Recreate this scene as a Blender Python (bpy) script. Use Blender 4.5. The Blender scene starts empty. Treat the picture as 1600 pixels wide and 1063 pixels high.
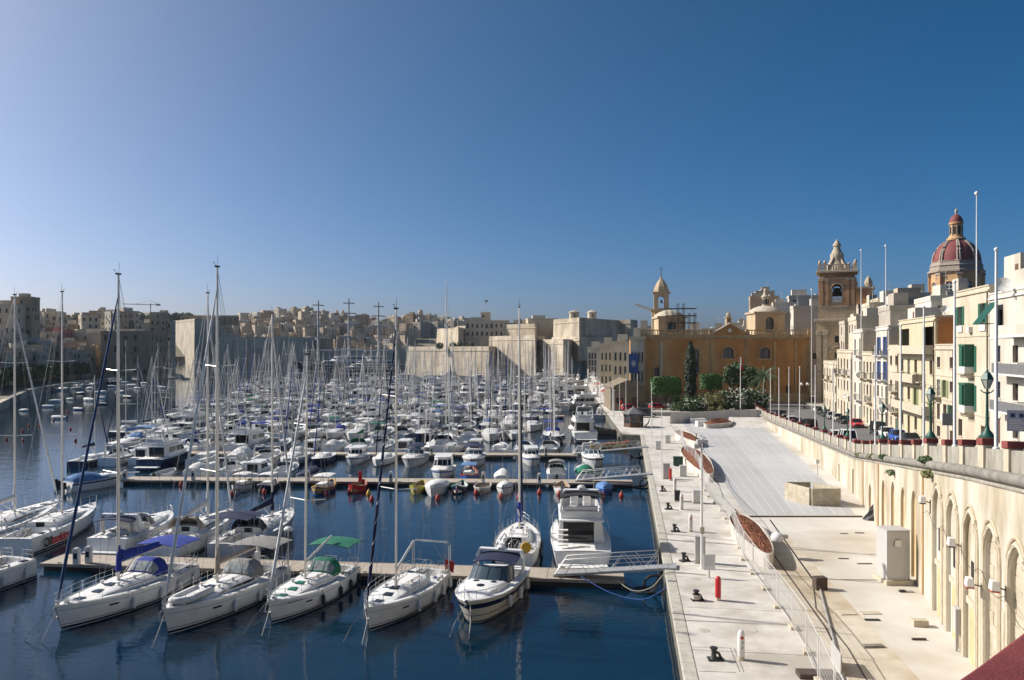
import bpy, math, random
from math import sin, cos, pi, radians, sqrt, atan2
from mathutils import Vector
random.seed(11)
S = bpy.context.scene
COL = S.collection
F, CX, HY, CH = 1600 * 28 / 36, 800.0, 545.0, 16.0   # lens in pixels, principal column, horizon row, eye height
# ------------------------------------------------------------------ camera
cd = bpy.data.cameras.new('camera')
cam = bpy.data.objects.new('camera', cd)
COL.objects.link(cam)
cam.location = (0, 0, CH)
cam.rotation_euler = (radians(90), 0, 0)
cd.lens, cd.sensor_width, cd.shift_y = 28, 36, 13.5 / 1600
cd.clip_start, cd.clip_end = 0.3, 30000
S.camera = cam
# ------------------------------------------------------------------ sky and sun
SUN_EL, SUN_AZ = radians(34.5), atan2(-0.955, 0.297)      # azimuth from +Y towards +X
w = bpy.data.worlds.new('World')
S.world = w
w.use_nodes = True
nt = w.node_tree
nt.nodes.clear()
sky = nt.nodes.new('ShaderNodeTexSky')
sky.sky_type = 'NISHITA'
sky.sun_disc = False
sky.sun_elevation, sky.sun_rotation = SUN_EL, SUN_AZ
sky.altitude, sky.air_density, sky.dust_density, sky.ozone_density = 0, 0.38, 2.45, 2.8
bg = nt.nodes.new('ShaderNodeBackground')
bg.inputs[1].default_value = 0.107
out = nt.nodes.new('ShaderNodeOutputWorld')
hs = nt.nodes.new('ShaderNodeHueSaturation')
hs.inputs['Saturation'].default_value = 1.4
hs.inputs['Hue'].default_value = 0.487
nt.links.new(sky.outputs[0], hs.inputs['Color'])
nt.links.new(hs.outputs[0], bg.inputs[0])
nt.links.new(bg.outputs[0], out.inputs[0])
sd = bpy.data.lights.new('sun', 'SUN')
sd.energy, sd.angle, sd.color = 4.9, radians(0.53), (1.0, 0.95, 0.87)
sun = bpy.data.objects.new('sun', sd)
COL.objects.link(sun)
tosun = Vector((sin(SUN_AZ) * cos(SUN_EL), cos(SUN_AZ) * cos(SUN_EL), sin(SUN_EL)))
sun.rotation_euler = tosun.to_track_quat('Z', 'Y').to_euler()
sun.location = tosun * 300
S.view_settings.view_transform = 'Standard'
S.view_settings.look = 'None'
S.view_settings.exposure = 0.3
S.view_settings.gamma = 1.0
S.cycles.max_bounces = 5
S.cycles.diffuse_bounces = 2
S.cycles.glossy_bounces = 3
S.cycles.transmission_bounces = 4
S.cycles.caustics_reflective = False
S.cycles.caustics_refractive = False
# ------------------------------------------------------------------ materials
MATS = {}
def mat(name, c1, c2=None, scale=1.0, rough=0.7, metal=0.0, bump=0.0, bscale=8.0, stretch=(1, 1, 1), vary=0.0,
  alpha=1.0, trans=0.0, world=True, detail=5, spec=0.5, contrast=(0.35, 0.68), c3=None, scale3=0.1):
 m = bpy.data.materials.new(name)
 m.use_nodes = True
 t = m.node_tree
 p = t.nodes['Principled BSDF']
 p.inputs['Roughness'].default_value = rough
 p.inputs['Metallic'].default_value = metal
 p.inputs['Specular IOR Level'].default_value = spec
 p.inputs['Alpha'].default_value = alpha
 p.inputs['Transmission Weight'].default_value = trans
 p.inputs['Base Color'].default_value = (*c1, 1)
 last = None
 if c2 or bump:
  if world:
   src = t.nodes.new('ShaderNodeNewGeometry').outputs['Position']
  else:
   src = t.nodes.new('ShaderNodeTexCoord').outputs['Object']
  mp = t.nodes.new('ShaderNodeMapping')
  mp.inputs['Scale'].default_value = stretch
  t.links.new(src, mp.inputs['Vector'])
 if c2:
  n = t.nodes.new('ShaderNodeTexNoise')
  n.inputs['Scale'].default_value = scale
  n.inputs['Detail'].default_value = detail
  n.inputs['Roughness'].default_value = 0.62
  t.links.new(mp.outputs[0], n.inputs['Vector'])
  r = t.nodes.new('ShaderNodeValToRGB')
  r.color_ramp.elements[0].position, r.color_ramp.elements[1].position = contrast
  r.color_ramp.elements[0].color = (*c1, 1)
  r.color_ramp.elements[1].color = (*c2, 1)
  t.links.new(n.outputs['Fac'], r.inputs[0])
  last = r.outputs[0]
  if c3:
   n3 = t.nodes.new('ShaderNodeTexNoise')
   n3.inputs['Scale'].default_value = scale3
   n3.inputs['Detail'].default_value = 6
   t.links.new(mp.outputs[0], n3.inputs['Vector'])
   r3 = t.nodes.new('ShaderNodeMapRange')
   r3.inputs[1].default_value, r3.inputs[2].default_value = 0.48, 0.66
   t.links.new(n3.outputs['Fac'], r3.inputs[0])
   mx = t.nodes.new('ShaderNodeMix')
   mx.data_type = 'RGBA'
   mx.inputs[7].default_value = (*c3, 1)
   t.links.new(r3.outputs[0], mx.inputs[0])
   t.links.new(last, mx.inputs[6])
   last = mx.outputs[2]
 if vary:
  oi = t.nodes.new('ShaderNodeObjectInfo')
  mr = t.nodes.new('ShaderNodeMapRange')
  mr.inputs[3].default_value, mr.inputs[4].default_value = 1 - vary, 1 + vary
  t.links.new(oi.outputs['Random'], mr.inputs[0])
  hs = t.nodes.new('ShaderNodeHueSaturation')
  t.links.new(mr.outputs[0], hs.inputs['Value'])
  if last:
   t.links.new(last, hs.inputs['Color'])
  else:
   hs.inputs['Color'].default_value = (*c1, 1)
  last = hs.outputs[0]
 if last:
  t.links.new(last, p.inputs['Base Color'])
 if bump:
  nb = t.nodes.new('ShaderNodeTexNoise')
  nb.inputs['Scale'].default_value = bscale
  nb.inputs['Detail'].default_value = 4
  t.links.new(mp.outputs[0], nb.inputs['Vector'])
  b = t.nodes.new('ShaderNodeBump')
  b.inputs['Strength'].default_value = bump
  b.inputs['Distance'].default_value = 0.05
  t.links.new(nb.outputs['Fac'], b.inputs['Height'])
  t.links.new(b.outputs[0], p.inputs['Normal'])
 MATS[name] = m
 return m
def joints(name, w_, h_, mortar, amt, **kw):
 """limestone masonry: the course lines too fine to be built, as bump and a light tint in a Brick texture"""
 m = mat(name, **kw)
 t = m.node_tree
 p = t.nodes['Principled BSDF']
 g = t.nodes.new('ShaderNodeNewGeometry')
 sx = t.nodes.new('ShaderNodeSeparateXYZ')
 t.links.new(g.outputs['Position'], sx.inputs[0])
 ad = t.nodes.new('ShaderNodeMath')
 t.links.new(sx.outputs[0], ad.inputs[0])
 t.links.new(sx.outputs[1], ad.inputs[1])
 cb = t.nodes.new('ShaderNodeCombineXYZ')
 t.links.new(ad.outputs[0], cb.inputs[0])
 t.links.new(sx.outputs[2], cb.inputs[1])
 br = t.nodes.new('ShaderNodeTexBrick')
 br.inputs['Scale'].default_value = 1.0
 br.inputs['Brick Width'].default_value = w_
 br.inputs['Row Height'].default_value = h_
 br.inputs['Mortar Size'].default_value = mortar
 br.inputs['Color1'].default_value = (1, 1, 1, 1)
 br.inputs['Color2'].default_value = (1 - amt, 1 - amt, 1 - amt, 1)
 br.inputs['Mortar'].default_value = (1 - amt * 1.6,) * 3 + (1,)
 t.links.new(cb.outputs[0], br.inputs['Vector'])
 src = p.inputs['Base Color'].links[0].from_socket
 mx = t.nodes.new('ShaderNodeMix')
 mx.data_type = 'RGBA'
 mx.blend_type = 'MULTIPLY'
 mx.inputs[0].default_value = 1.0
 t.links.new(src, mx.inputs[6])
 t.links.new(br.outputs['Color'], mx.inputs[7])
 t.links.new(mx.outputs[2], p.inputs['Base Color'])
 return m
mat('gelcoat', (.80, .79, .76), (.72, .71, .68), scale=1.3, rough=.28, world=False)
mat('deck_white', (.80, .79, .76), (.70, .69, .66), scale=2.5, rough=.55, world=False)
mat('cream_hull', (.66, .61, .50), (.60, .55, .45), scale=1.2, rough=.3, world=False)
mat('grey_hull', (.42, .43, .44), (.36, .37, .38), scale=1.2, rough=.35, world=False)
mat('navy_hull', (.012, .022, .06), rough=.2)
mat('black_rubber', (.012, .012, .013), rough=.6)
mat('smoked', (.012, .014, .018), rough=.08)
mat('boat_glass', (.05, .08, .10), rough=.05)
mat('clear_vinyl', (.30, .33, .33), (.16, .18, .18), scale=5, rough=.12, world=False)
mat('alloy', (.62, .60, .56), rough=.38, metal=.55)
mat('steel', (.55, .55, .54), rough=.3, metal=.75)
mat('wire', (.30, .30, .30), rough=.4, metal=.4)
mat('teak', (.36, .26, .16), (.28, .19, .11), scale=3, rough=.7, stretch=(1, 6, 1), world=False)
for n, c in dict(blue=(.010, .036, .28), teal=(.012, .05, .14), navy=(.007, .015, .058), green=(.004, .15, .085), grey=(.25, .24, .225), white=(.74, .73, .70),
    tan=(.46, .37, .27), black=(.014, .014, .016), red=(.42, .02, .015), lightblue=(.10, .22, .45), orange=(.55, .19, .03), maroon=(.16, .02, .03)).items():
 mat('cloth_' + n, c, tuple(v * .72 for v in c), scale=3.5, rough=.85, bump=.4, bscale=5, world=False)
mat('paint_red', (.50, .018, .02), (.40, .015, .015), scale=3, rough=.4)
mat('paint_yellow', (.62, .36, .02), rough=.45)
mat('paint_blue', (.02, .09, .32), rough=.4)
mat('paint_green', (.01, .16, .09), rough=.4)
mat('paint_olive', (.42, .40, .05), rough=.5)
mat('buoy_red', (.50, .05, .03), (.38, .04, .02), scale=4, rough=.5)
mat('rope', (.42, .39, .33), rough=.9)
mat('rope_blue', (.03, .09, .35), rough=.8)
mat('text_black', (.01, .01, .012), rough=.4)
mat('text_red', (.55, .02, .02), rough=.4)
mat('quay_concrete', (.62, .585, .525), (.50, .465, .41), scale=1.1, rough=.85, bump=.25, bscale=14, c3=(.42, .385, .325), scale3=.42, vary=.06)
mat('quay_edge', (.50, .47, .40), (.36, .34, .28), scale=2.2, rough=.9, bump=.5, bscale=9)
mat('quay_wall', (.20, .19, .15), (.06, .06, .045), scale=1.4, rough=.9, bump=.8, bscale=5)
mat('pontoon_deck', (.42, .36, .29), (.34, .29, .23), scale=1.5, rough=.85, bump=.3, bscale=12)
mat('pontoon_float', (.045, .042, .038), (.02, .02, .02), scale=2, rough=.8)
mat('pontoon_edge', (.40, .34, .27), (.28, .23, .18), scale=1.2, rough=.85)
mat('yard_concrete', (.62, .59, .535), (.53, .495, .43), scale=.35, rough=.9, bump=.3, bscale=9, c3=(.45, .40, .315), scale3=.13)
mat('yard_brown', (.58, .525, .43), (.48, .42, .32), scale=.7, rough=.92, bump=.3, bscale=9, c3=(.40, .32, .215), scale3=.3)
mat('membrane', (.48, .475, .465), (.41, .408, .40), scale=.16, rough=.7, c3=(.54, .535, .52), scale3=.09, vary=.07, stretch=(1, .5, 1))
mat('white_line', (.60, .60, .585), (.50, .50, .49), scale=3, rough=.7)
mat('stone_wall', (.50, .445, .34), (.30, .245, .16), scale=.5, rough=.92, bump=.8, bscale=5, stretch=(1, 1, .3), c3=(.56, .525, .45), scale3=.3, contrast=(.42, .66))
mat('stone_trim', (.53, .47, .36), (.42, .36, .26), scale=1.6, rough=.9, bump=.4, bscale=9)
mat('stone_grey', (.27, .255, .22), (.14, .13, .11), scale=1.1, rough=.95, bump=.8, bscale=6)
mat('parapet_stone', (.37, .345, .285), (.21, .195, .16), scale=1.7, rough=.95, bump=.5, bscale=8, stretch=(1, 1, .45))
mat('stone_block', (.50, .44, .335), (.40, .345, .25), scale=1.4, rough=.92, bump=.5, bscale=8, vary=.09)
mat('ochre_infill', (.58, .43, .235), (.46, .32, .165), scale=.8, rough=.92, bump=.3, bscale=8)
mat('shed_stone', (.24, .19, .13), (.17, .13, .085), scale=.6, rough=.92)
mat('moulding', (.50, .42, .30), (.38, .31, .21), scale=2, rough=.9)
mat('ochre_strip', (.45, .26, .105), (.36, .20, .08), scale=1.2, rough=.9)
mat('red_cap', (.235, .055, .045), (.17, .038, .03), scale=2.6, rough=.85, bump=.3, bscale=14)
mat('red_coping', (.185, .028, .03), (.12, .02, .02), scale=5, rough=.8, bump=.25, bscale=60, c3=(.23, .05, .045), scale3=1.5)
mat('soil', (.25, .095, .045), (.13, .045, .022), scale=1.8, rough=1, bump=1.5, bscale=5)
mat('asphalt', (.155, .15, .145), (.115, .112, .11), scale=.7, rough=.92, bump=.2, bscale=30)
mat('pavement', (.42, .39, .34), (.34, .31, .27), scale=.8, rough=.92)
mat('cabinet_grey', (.47, .455, .43), (.43, .415, .39), scale=.9, rough=.55)
mat('cabinet_white', (.66, .64, .60), (.58, .56, .52), scale=1.1, rough=.5)
mat('iron_black', (.02, .02, .02), rough=.6)
mat('iron_brown', (.085, .06, .045), (.05, .035, .028), scale=3, rough=.8)
mat('galv', (.45, .45, .44), (.36, .36, .36), scale=3, rough=.5, metal=.35)
mat('fence_post', (.62, .61, .58), rough=.5, metal=.2)
mat('lamp_green', (.012, .075, .05), rough=.45)
mat('lamp_glass', (.42, .42, .38), rough=.2)
mat('pole_white', (.74, .73, .70), rough=.45)
mat('pole_grey', (.44, .44, .43), rough=.45)
mat('wood_brown', (.13, .065, .035), (.09, .045, .025), scale=3, rough=.7)
mat('slate', (.16, .16, .16), (.12, .12, .12), scale=3, rough=.7)
mat('plastic_black', (.02, .02, .022), (.04, .04, .043), scale=2, rough=.35)
mat('bin_green', (.012, .05, .03), rough=.5)
mat('sign_blue', (.15, .16, .20), rough=.5)
mat('sign_white', (.66, .66, .64), rough=.5)
mat('cream', (.52, .455, .34), (.41, .35, .25), scale=.9, rough=.9, bump=.2, bscale=10, stretch=(1, 1, .4), c3=(.55, .50, .395), scale3=.25)
mat('white_paint', (.58, .54, .455), (.48, .44, .36), scale=.8, rough=.85, stretch=(1, 1, .4), c3=(.40, .36, .285), scale3=.3)
mat('pale_yellow', (.53, .47, .32), (.45, .39, .255), scale=.9, rough=.9, stretch=(1, 1, .4))
mat('brown_wall', (.42, .225, .085), (.34, .17, .065), scale=1.2, rough=.9)
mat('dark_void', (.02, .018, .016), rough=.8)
mat('grey_render_and_shade', (.40, .36, .295), (.32, .285, .23), scale=.9, rough=.9)  # grey coat; also carries the painted shade of two white houses' gables
mat('pane', (.035, .045, .055), rough=.08)
mat('pane_blue', (.05, .065, .14), rough=.15)
mat('frame_white', (.72, .70, .65), rough=.6)
mat('frame_brown', (.12, .06, .035), rough=.6)
mat('shutter_green', (.022, .12, .07), (.016, .09, .052), scale=4, rough=.6)
mat('shutter_olive', (.24, .28, .13), rough=.7)
mat('shutter_blue', (.035, .085, .27), (.03, .07, .23), scale=4, rough=.6)
mat('door_red', (.33, .11, .045), rough=.6)
mat('door_teal', (.28, .45, .40), rough=.6)
mat('rail_iron', (.05, .045, .04), rough=.6)
joints('orange_stone', 1.1, .55, .012, .09, c1=(.56, .275, .085), c2=(.35, .17, .06), scale=.32, rough=.92, bump=.3, bscale=6, stretch=(1, 1, .5), c3=(.52, .33, .145), scale3=.14)
joints('oratory_trim', 1.1, .5, .012, .10, c1=(.54, .385, .195), c2=(.36, .25, .13), scale=.9, rough=.92)
joints('tower_stone', 1.0, .5, .012, .10, c1=(.56, .44, .28), c2=(.37, .275, .165), scale=.55, rough=.92, bump=.4, bscale=5, stretch=(1, 1, .4))
joints('tower_red', 1.0, .5, .012, .10, c1=(.50, .31, .17), c2=(.35, .205, .11), scale=.7, rough=.92)
mat('tower_trim', (.50, .42, .31), (.36, .29, .20), scale=1.5, rough=.92)
mat('drum_stone', (.55, .34, .17), (.46, .27, .13), scale=.8, rough=.9)
mat('dome_red', (.215, .05, .05), (.165, .04, .04), scale=1.2, rough=.75)
mat('dome_rib', (.36, .30, .24), (.22, .18, .15), scale=2.5, rough=.9)
joints('fort_stone', 1.6, .7, .02, .07, c1=(.60, .52, .395), c2=(.38, .315, .225), scale=.3, rough=.95, bump=.4, bscale=3, stretch=(1, 1, .35), c3=(.30, .255, .19), scale3=.12, contrast=(.38, .64))
for i, (a, b) in enumerate([((.48, .40, .29), (.38, .31, .22)), ((.56, .485, .37), (.46, .39, .29)), ((.40, .325, .235), (.31, .245, .17)),
       ((.62, .565, .47), (.52, .465, .375)), ((.46, .34, .225), (.36, .26, .165)), ((.50, .44, .35), (.40, .35, .27))]):
 mat('town_%d' % i, a, b, scale=.35, rough=.95, stretch=(1, 1, .5), vary=.16)
mat('town_white', (.54, .50, .425), (.44, .40, .33), scale=.5, rough=.9, vary=.07)
mat('town_pink', (.42, .16, .14), rough=.9)
mat('far_window', (.055, .05, .045), rough=.5)
mat('hill_ground', (.22, .19, .13), (.13, .125, .075), scale=.08, rough=1)
mat('leaf_dark', (.028, .062, .018), (.05, .095, .028), scale=1.1, rough=.65)
mat('leaf_hedge', (.028, .085, .010), (.05, .125, .016), scale=1.6, rough=.65)
mat('leaf_bush', (.04, .08, .024), (.075, .125, .04), scale=.8, rough=.7)
mat('leaf_dry', (.14, .15, .05), (.20, .19, .08), scale=.8, rough=.75)
mat('leaf_cypress', (.012, .026, .011), (.022, .042, .016), scale=1.5, rough=.75)
mat('leaf_palm', (.04, .075, .025), (.07, .11, .04), scale=1.2, rough=.6)
mat('petal_white', (.55, .53, .47), rough=.7)
mat('bark', (.12, .085, .055), (.08, .055, .035), scale=3, rough=.95)
for n, c in dict(black=(.012, .012, .014), white=(.74, .74, .73), silver=(.38, .38, .39), red=(.42, .016, .02), blue=(.03, .10, .36), darkgrey=(.06, .062, .066), beige=(.40, .36, .30)).items():
 mat('car_' + n, c, rough=.25, metal=.35 if n in ('silver', 'darkgrey') else 0.0)
mat('car_glass', (.015, .018, .02), rough=.06)
mat('tyre', (.014, .014, .014), rough=.85)
mat('car_lamp', (.6, .6, .56), rough=.15)
mat('car_tail', (.35, .01, .01), rough=.25)
def water_mat():
 m = bpy.data.materials.new('harbour_water')
 m.use_nodes = True
 t = m.node_tree
 p = t.nodes['Principled BSDF']
 p.inputs['Base Color'].default_value = (.0025, .020, .041, 1)
 p.inputs['Roughness'].default_value = .02
 p.subsurface_method = 'BURLEY'
 p.inputs['Subsurface Weight'].default_value = 1
 p.inputs['Subsurface Radius'].default_value = (1, 1, 1)
 p.inputs['Subsurface Scale'].default_value = 2.2
 p.inputs['IOR'].default_value = 1.333
 g = t.nodes.new('ShaderNodeNewGeometry')
 prev = None
 for sc, st, strength, dist, det in ((.3, (1, 1.6, 1), .12, .24, 2), (1.3, (1, 2.2, 1), .20, .06, 3), (4.5, (1, 1.9, 1), .13, .018, 2)):
  mp = t.nodes.new('ShaderNodeMapping')
  mp.inputs['Scale'].default_value = st
  mp.inputs['Rotation'].default_value = (0, 0, .25)
  t.links.new(g.outputs['Position'], mp.inputs['Vector'])
  n = t.nodes.new('ShaderNodeTexNoise')
  n.inputs['Scale'].default_value = sc
  n.inputs['Detail'].default_value = det
  t.links.new(mp.outputs[0], n.inputs['Vector'])
  b = t.nodes.new('ShaderNodeBump')
  b.inputs['Strength'].default_value = strength
  b.inputs['Distance'].default_value = dist
  t.links.new(n.outputs['Fac'], b.inputs['Height'])
  if prev:
   t.links.new(prev.outputs[0], b.inputs['Normal'])
  prev = b
 t.links.new(prev.outputs[0], p.inputs['Normal'])
 MATS['harbour_water'] = m
water_mat()
# ------------------------------------------------------------------ mesh helpers
class MB:
 def __init__(s):
  s.v, s.f = [], []
 def add(s, vs, fs):
  o = len(s.v)
  s.v += [tuple(p) for p in vs]
  s.f += [tuple(i + o for i in q) for q in fs]
  return s
 def box(s, x0, y0, z0, x1, y1, z1):
  return s.add([(x0, y0, z0), (x1, y0, z0), (x1, y1, z0), (x0, y1, z0), (x0, y0, z1), (x1, y0, z1), (x1, y1, z1), (x0, y1, z1)],
     [(3, 2, 1, 0), (4, 5, 6, 7), (0, 1, 5, 4), (1, 2, 6, 5), (2, 3, 7, 6), (3, 0, 4, 7)])
 def obox(s, c, size, rz=0.0, taper=1.0):
  hx, hy, h = size[0] / 2, size[1] / 2, size[2]
  ca, sa = cos(rz), sin(rz)
  vs = []
  for z, k in ((0, 1), (h, taper)):
   for x, y in ((-hx, -hy), (hx, -hy), (hx, hy), (-hx, hy)):
    x, y = x * k, y * k
    vs.append((c[0] + x * ca - y * sa, c[1] + x * sa + y * ca, c[2] + z))
  return s.add(vs, [(3, 2, 1, 0), (4, 5, 6, 7), (0, 1, 5, 4), (1, 2, 6, 5), (2, 3, 7, 6), (3, 0, 4, 7)])
 def rings(s, rs, closed=True, caps=True, loop=False):
  n = len(rs[0])
  o = len(s.v)
  for r in rs:
   s.v += [tuple(p) for p in r]
  m = len(rs)
  for i in range(m if loop else m - 1):
   a, b = o + i * n, o + ((i + 1) % m) * n
   for j in range(n if closed else n - 1):
    k = (j + 1) % n
    s.f.append((a + j, a + k, b + k, b + j))
  if caps and closed and not loop:
   s.f.append(tuple(o + j for j in reversed(range(n))))
   s.f.append(tuple(o + (m - 1) * n + j for j in range(n)))
  return s
 def tube(s, pts, r, n=6, r1=None, caps=True):
  pts = [Vector(p) for p in pts]
  rs = []
  m = len(pts)
  for i, p in enumerate(pts):
   d = (pts[min(i + 1, m - 1)] - pts[max(i - 1, 0)])
   if d.length < 1e-9:
    d = Vector((0, 0, 1))
   d.normalize()
   up = Vector((0, 0, 1)) if abs(d.z) < .9 else Vector((1, 0, 0))
   a = d.cross(up).normalized()
   b = a.cross(d)
   rr = r if r1 is None else r + (r1 - r) * i / (m - 1)
   rs.append([p + a * (cos(2 * pi * k / n) * rr) + b * (sin(2 * pi * k / n) * rr) for k in range(n)])
  return s.rings(rs, caps=caps)
 def lathe(s, prof, n=12, c=(0, 0, 0), ph=0.0):
  rs = [[(c[0] + r * cos(2 * pi * k / n + ph), c[1] + r * sin(2 * pi * k / n + ph), c[2] + z) for k in range(n)] for r, z in prof]
  return s.rings(rs)
 def prism(s, poly, z0, z1, zf=None):
  n = len(poly)
  s.add([(x, y, z0) for x, y in poly] + [(x, y, z1 if zf is None else zf(x, y)) for x, y in poly],
   [tuple(reversed(range(n))), tuple(range(n, 2 * n))] + [(i, (i + 1) % n, n + (i + 1) % n, n + i) for i in range(n)])
  return s
 def build(s, name, m, parent=None, smooth=None, bevel=0.0, loc=None, rz=0.0):
  me = bpy.data.meshes.new(name)
  me.from_pydata(s.v, [], s.f)
  me.materials.append(MATS[m])
  if smooth:
   me.polygons.foreach_set('use_smooth', [True] * len(me.polygons))
   me.set_sharp_from_angle(angle=radians(smooth))
  me.update()
  o = bpy.data.objects.new(name, me)
  COL.objects.link(o)
  if parent:
   o.parent = parent
  if loc:
   o.location = loc
  if rz:
   o.rotation_euler.z = rz
  if bevel:
   b = o.modifiers.new('bevel', 'BEVEL')
   b.width, b.segments, b.limit_method = bevel, 2, 'ANGLE'
  return o
KIDS = {}
def tag(o, label=None, cat=None, group=None, kind=None):
 for k, v in (('label', label), ('category', cat), ('group', group), ('kind', kind)):
  if v:
   o[k] = v
 return o
def thing(name, label, cat, loc=(0, 0, 0), rz=0.0, group=None):
 o = bpy.data.objects.new(name, None)
 o.empty_display_size = .3
 COL.objects.link(o)
 o.location = loc
 o.rotation_euler = (0, 0, rz)
 return tag(o, label, cat, group)
def recolor(o, m):
 o.material_slots[0].link = 'OBJECT'
 o.material_slots[0].material = MATS[m]
def copy_tree(o, parent=None, kids=None, skip=()):
 c = o.copy()
 COL.objects.link(c)
 c.parent = parent
 for ch in KIDMAP.get(o.as_pointer(), []):
  if ch.name.split('.')[0] in skip:
   continue
  copy_tree(ch, c, kids, skip)
 return c
KIDMAP = {}
def freeze(o):
 """remember a prototype's tree so that copying does not search the whole scene"""
 KIDMAP[o.as_pointer()] = list(o.children)
 for ch in o.children:
  freeze(ch)
def struct(name, mb, m, label=None, **k):
 return tag(mb.build(name, m, **k), label, None, None, 'structure')
ORD = ['first', 'second', 'third', 'fourth', 'fifth', 'sixth', 'seventh', 'eighth', 'ninth', 'tenth', 'eleventh', 'twelfth', 'thirteenth', 'fourteenth',
 'fifteenth', 'sixteenth', 'seventeenth', 'eighteenth', 'nineteenth', 'twentieth']
def ordw(i):
 if i < 20:
  return ORD[i]
 tens = ['twenty', 'thirty', 'forty', 'fifty', 'sixty'][(i + 1) // 10 - 2]
 r = (i + 1) % 10
 return {'twenty': 'twentieth', 'thirty': 'thirtieth', 'forty': 'fortieth', 'fifty': 'fiftieth', 'sixty': 'sixtieth'}[tens] if r == 0 else tens + '-' + ORD[r - 1]
def U(px, py, z=0.0):
 """photo pixel on the level z -> world"""
 D = F * (CH - z) / (py - HY)
 return ((px - CX) / F * D, D, z)
def V(px, py, D):
 """photo pixel at depth D -> world"""
 return ((px - CX) / F * D, D, CH - (py - HY) / F * D)
def XD(px, D):
 return (px - CX) / F * D
def ZD(py, D):
 return CH - (py - HY) / F * D
def lerp(tab, x):
 if x <= tab[0][0]:
  return tab[0][1]
 for (a, b), (c, d) in zip(tab, tab[1:]):
  if x <= c:
   return b + (d - b) * (x - a) / (c - a)
 return tab[-1][1]
def text(body, size, m, parent, loc, rot, name='lettering', extrude=.004, shear=0.0, bold=.012):
 c = bpy.data.curves.new(name, 'FONT')
 c.body, c.size, c.extrude, c.shear, c.offset = body, size, extrude, shear, size * bold
 c.materials.append(MATS[m])
 t = bpy.data.objects.new(name, c)
 COL.objects.link(t)
 bpy.context.view_layer.update()
 me = bpy.data.meshes.new_from_object(t.evaluated_get(bpy.context.evaluated_depsgraph_get()))
 bpy.data.objects.remove(t)
 if not me.materials:
  me.materials.append(MATS[m])
 o = bpy.data.objects.new(name, me)
 COL.objects.link(o)
 o.parent = parent
 o.location, o.rotation_euler = loc, rot
 return o
def cat(pts, n=6):
 """smooth curve through points"""
 P_ = [Vector(p) for p in pts]
 P_ = [P_[0] * 2 - P_[1]] + P_ + [P_[-1] * 2 - P_[-2]]
 out_ = []
 for i in range(1, len(P_) - 2):
  a, b, c, d = P_[i - 1:i + 3]
  for k in range(n):
   t = k / n
   out_.append(.5 * ((2 * b) + (c - a) * t + (2 * a - 5 * b + 4 * c - d) * t * t + (3 * b - a - 3 * c + d) * t ** 3))
 return out_ + [P_[-2]]
def face_wall(mb, s0, s1, zb, zt, ops, depth, mp, step=2.0, arcn=10):
 """wall face from s0 to s1 with real openings: ops = (a, b, z0, z1, rise); mp(s, z, d) -> point"""
 fz = zb if callable(zb) else (lambda s_: zb)
 ft = zt if callable(zt) else (lambda s_: zt)
 xs = {s0, s1}
 k = max(1, int((s1 - s0) / step))
 xs |= {s0 + (s1 - s0) * i / k for i in range(k + 1)}
 for a, b, c, d, r in ops:
  xs = {x for x in xs if not (a - .03 < x < b + .03)} if not r else {x for x in xs if not (a - .02 < x < b + .02)}
 for a, b, c, d, r in ops:
  xs |= {a, b}
  if r:
   xs |= {a + (b - a) * (1 - cos(pi * i / arcn)) / 2 for i in range(1, arcn)}
 xs |= {s0, s1}
 xs = sorted(xs)
 def top(op, x):
  a, b, c, d, r = op
  if not r:
   return d
  q = (x - (a + b) / 2) / ((b - a) / 2)
  return d - r + r * sqrt(max(0, 1 - q * q))
 for x0, x1 in zip(xs, xs[1:]):
  if x1 - x0 < 1e-6:
   continue
  xm = (x0 + x1) / 2
  cur = sorted([o for o in ops if o[0] < xm < o[1]], key=lambda o: o[2])
  lo = (fz(x0), fz(x1))
  for o in cur:
   zl = max(o[2], fz(xm)) if o[2] < fz(xm) else o[2]
   if zl > max(lo) + 1e-4:
    mb.add([mp(x0, lo[0], 0), mp(x1, lo[1], 0), mp(x1, zl, 0), mp(x0, zl, 0)], [(0, 1, 2, 3)])
    mb.add([mp(x0, zl, 0), mp(x1, zl, 0), mp(x1, zl, depth), mp(x0, zl, depth)], [(0, 1, 2, 3)])
   t0, t1 = top(o, x0), top(o, x1)
   mb.add([mp(x0, t0, 0), mp(x1, t1, 0), mp(x1, t1, depth), mp(x0, t0, depth)], [(0, 1, 2, 3)])
   lo = (t0, t1)
  mb.add([mp(x0, lo[0], 0), mp(x1, lo[1], 0), mp(x1, ft(x1), 0), mp(x0, ft(x0), 0)], [(0, 1, 2, 3)])
 for o in ops:
  for x in (o[0], o[1]):
   z0, z1 = max(o[2], fz(x)), top(o, x)
   mb.add([mp(x, z0, 0), mp(x, z1, 0), mp(x, z1, depth), mp(x, z0, depth)], [(0, 1, 2, 3)])
 return mb
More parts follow.
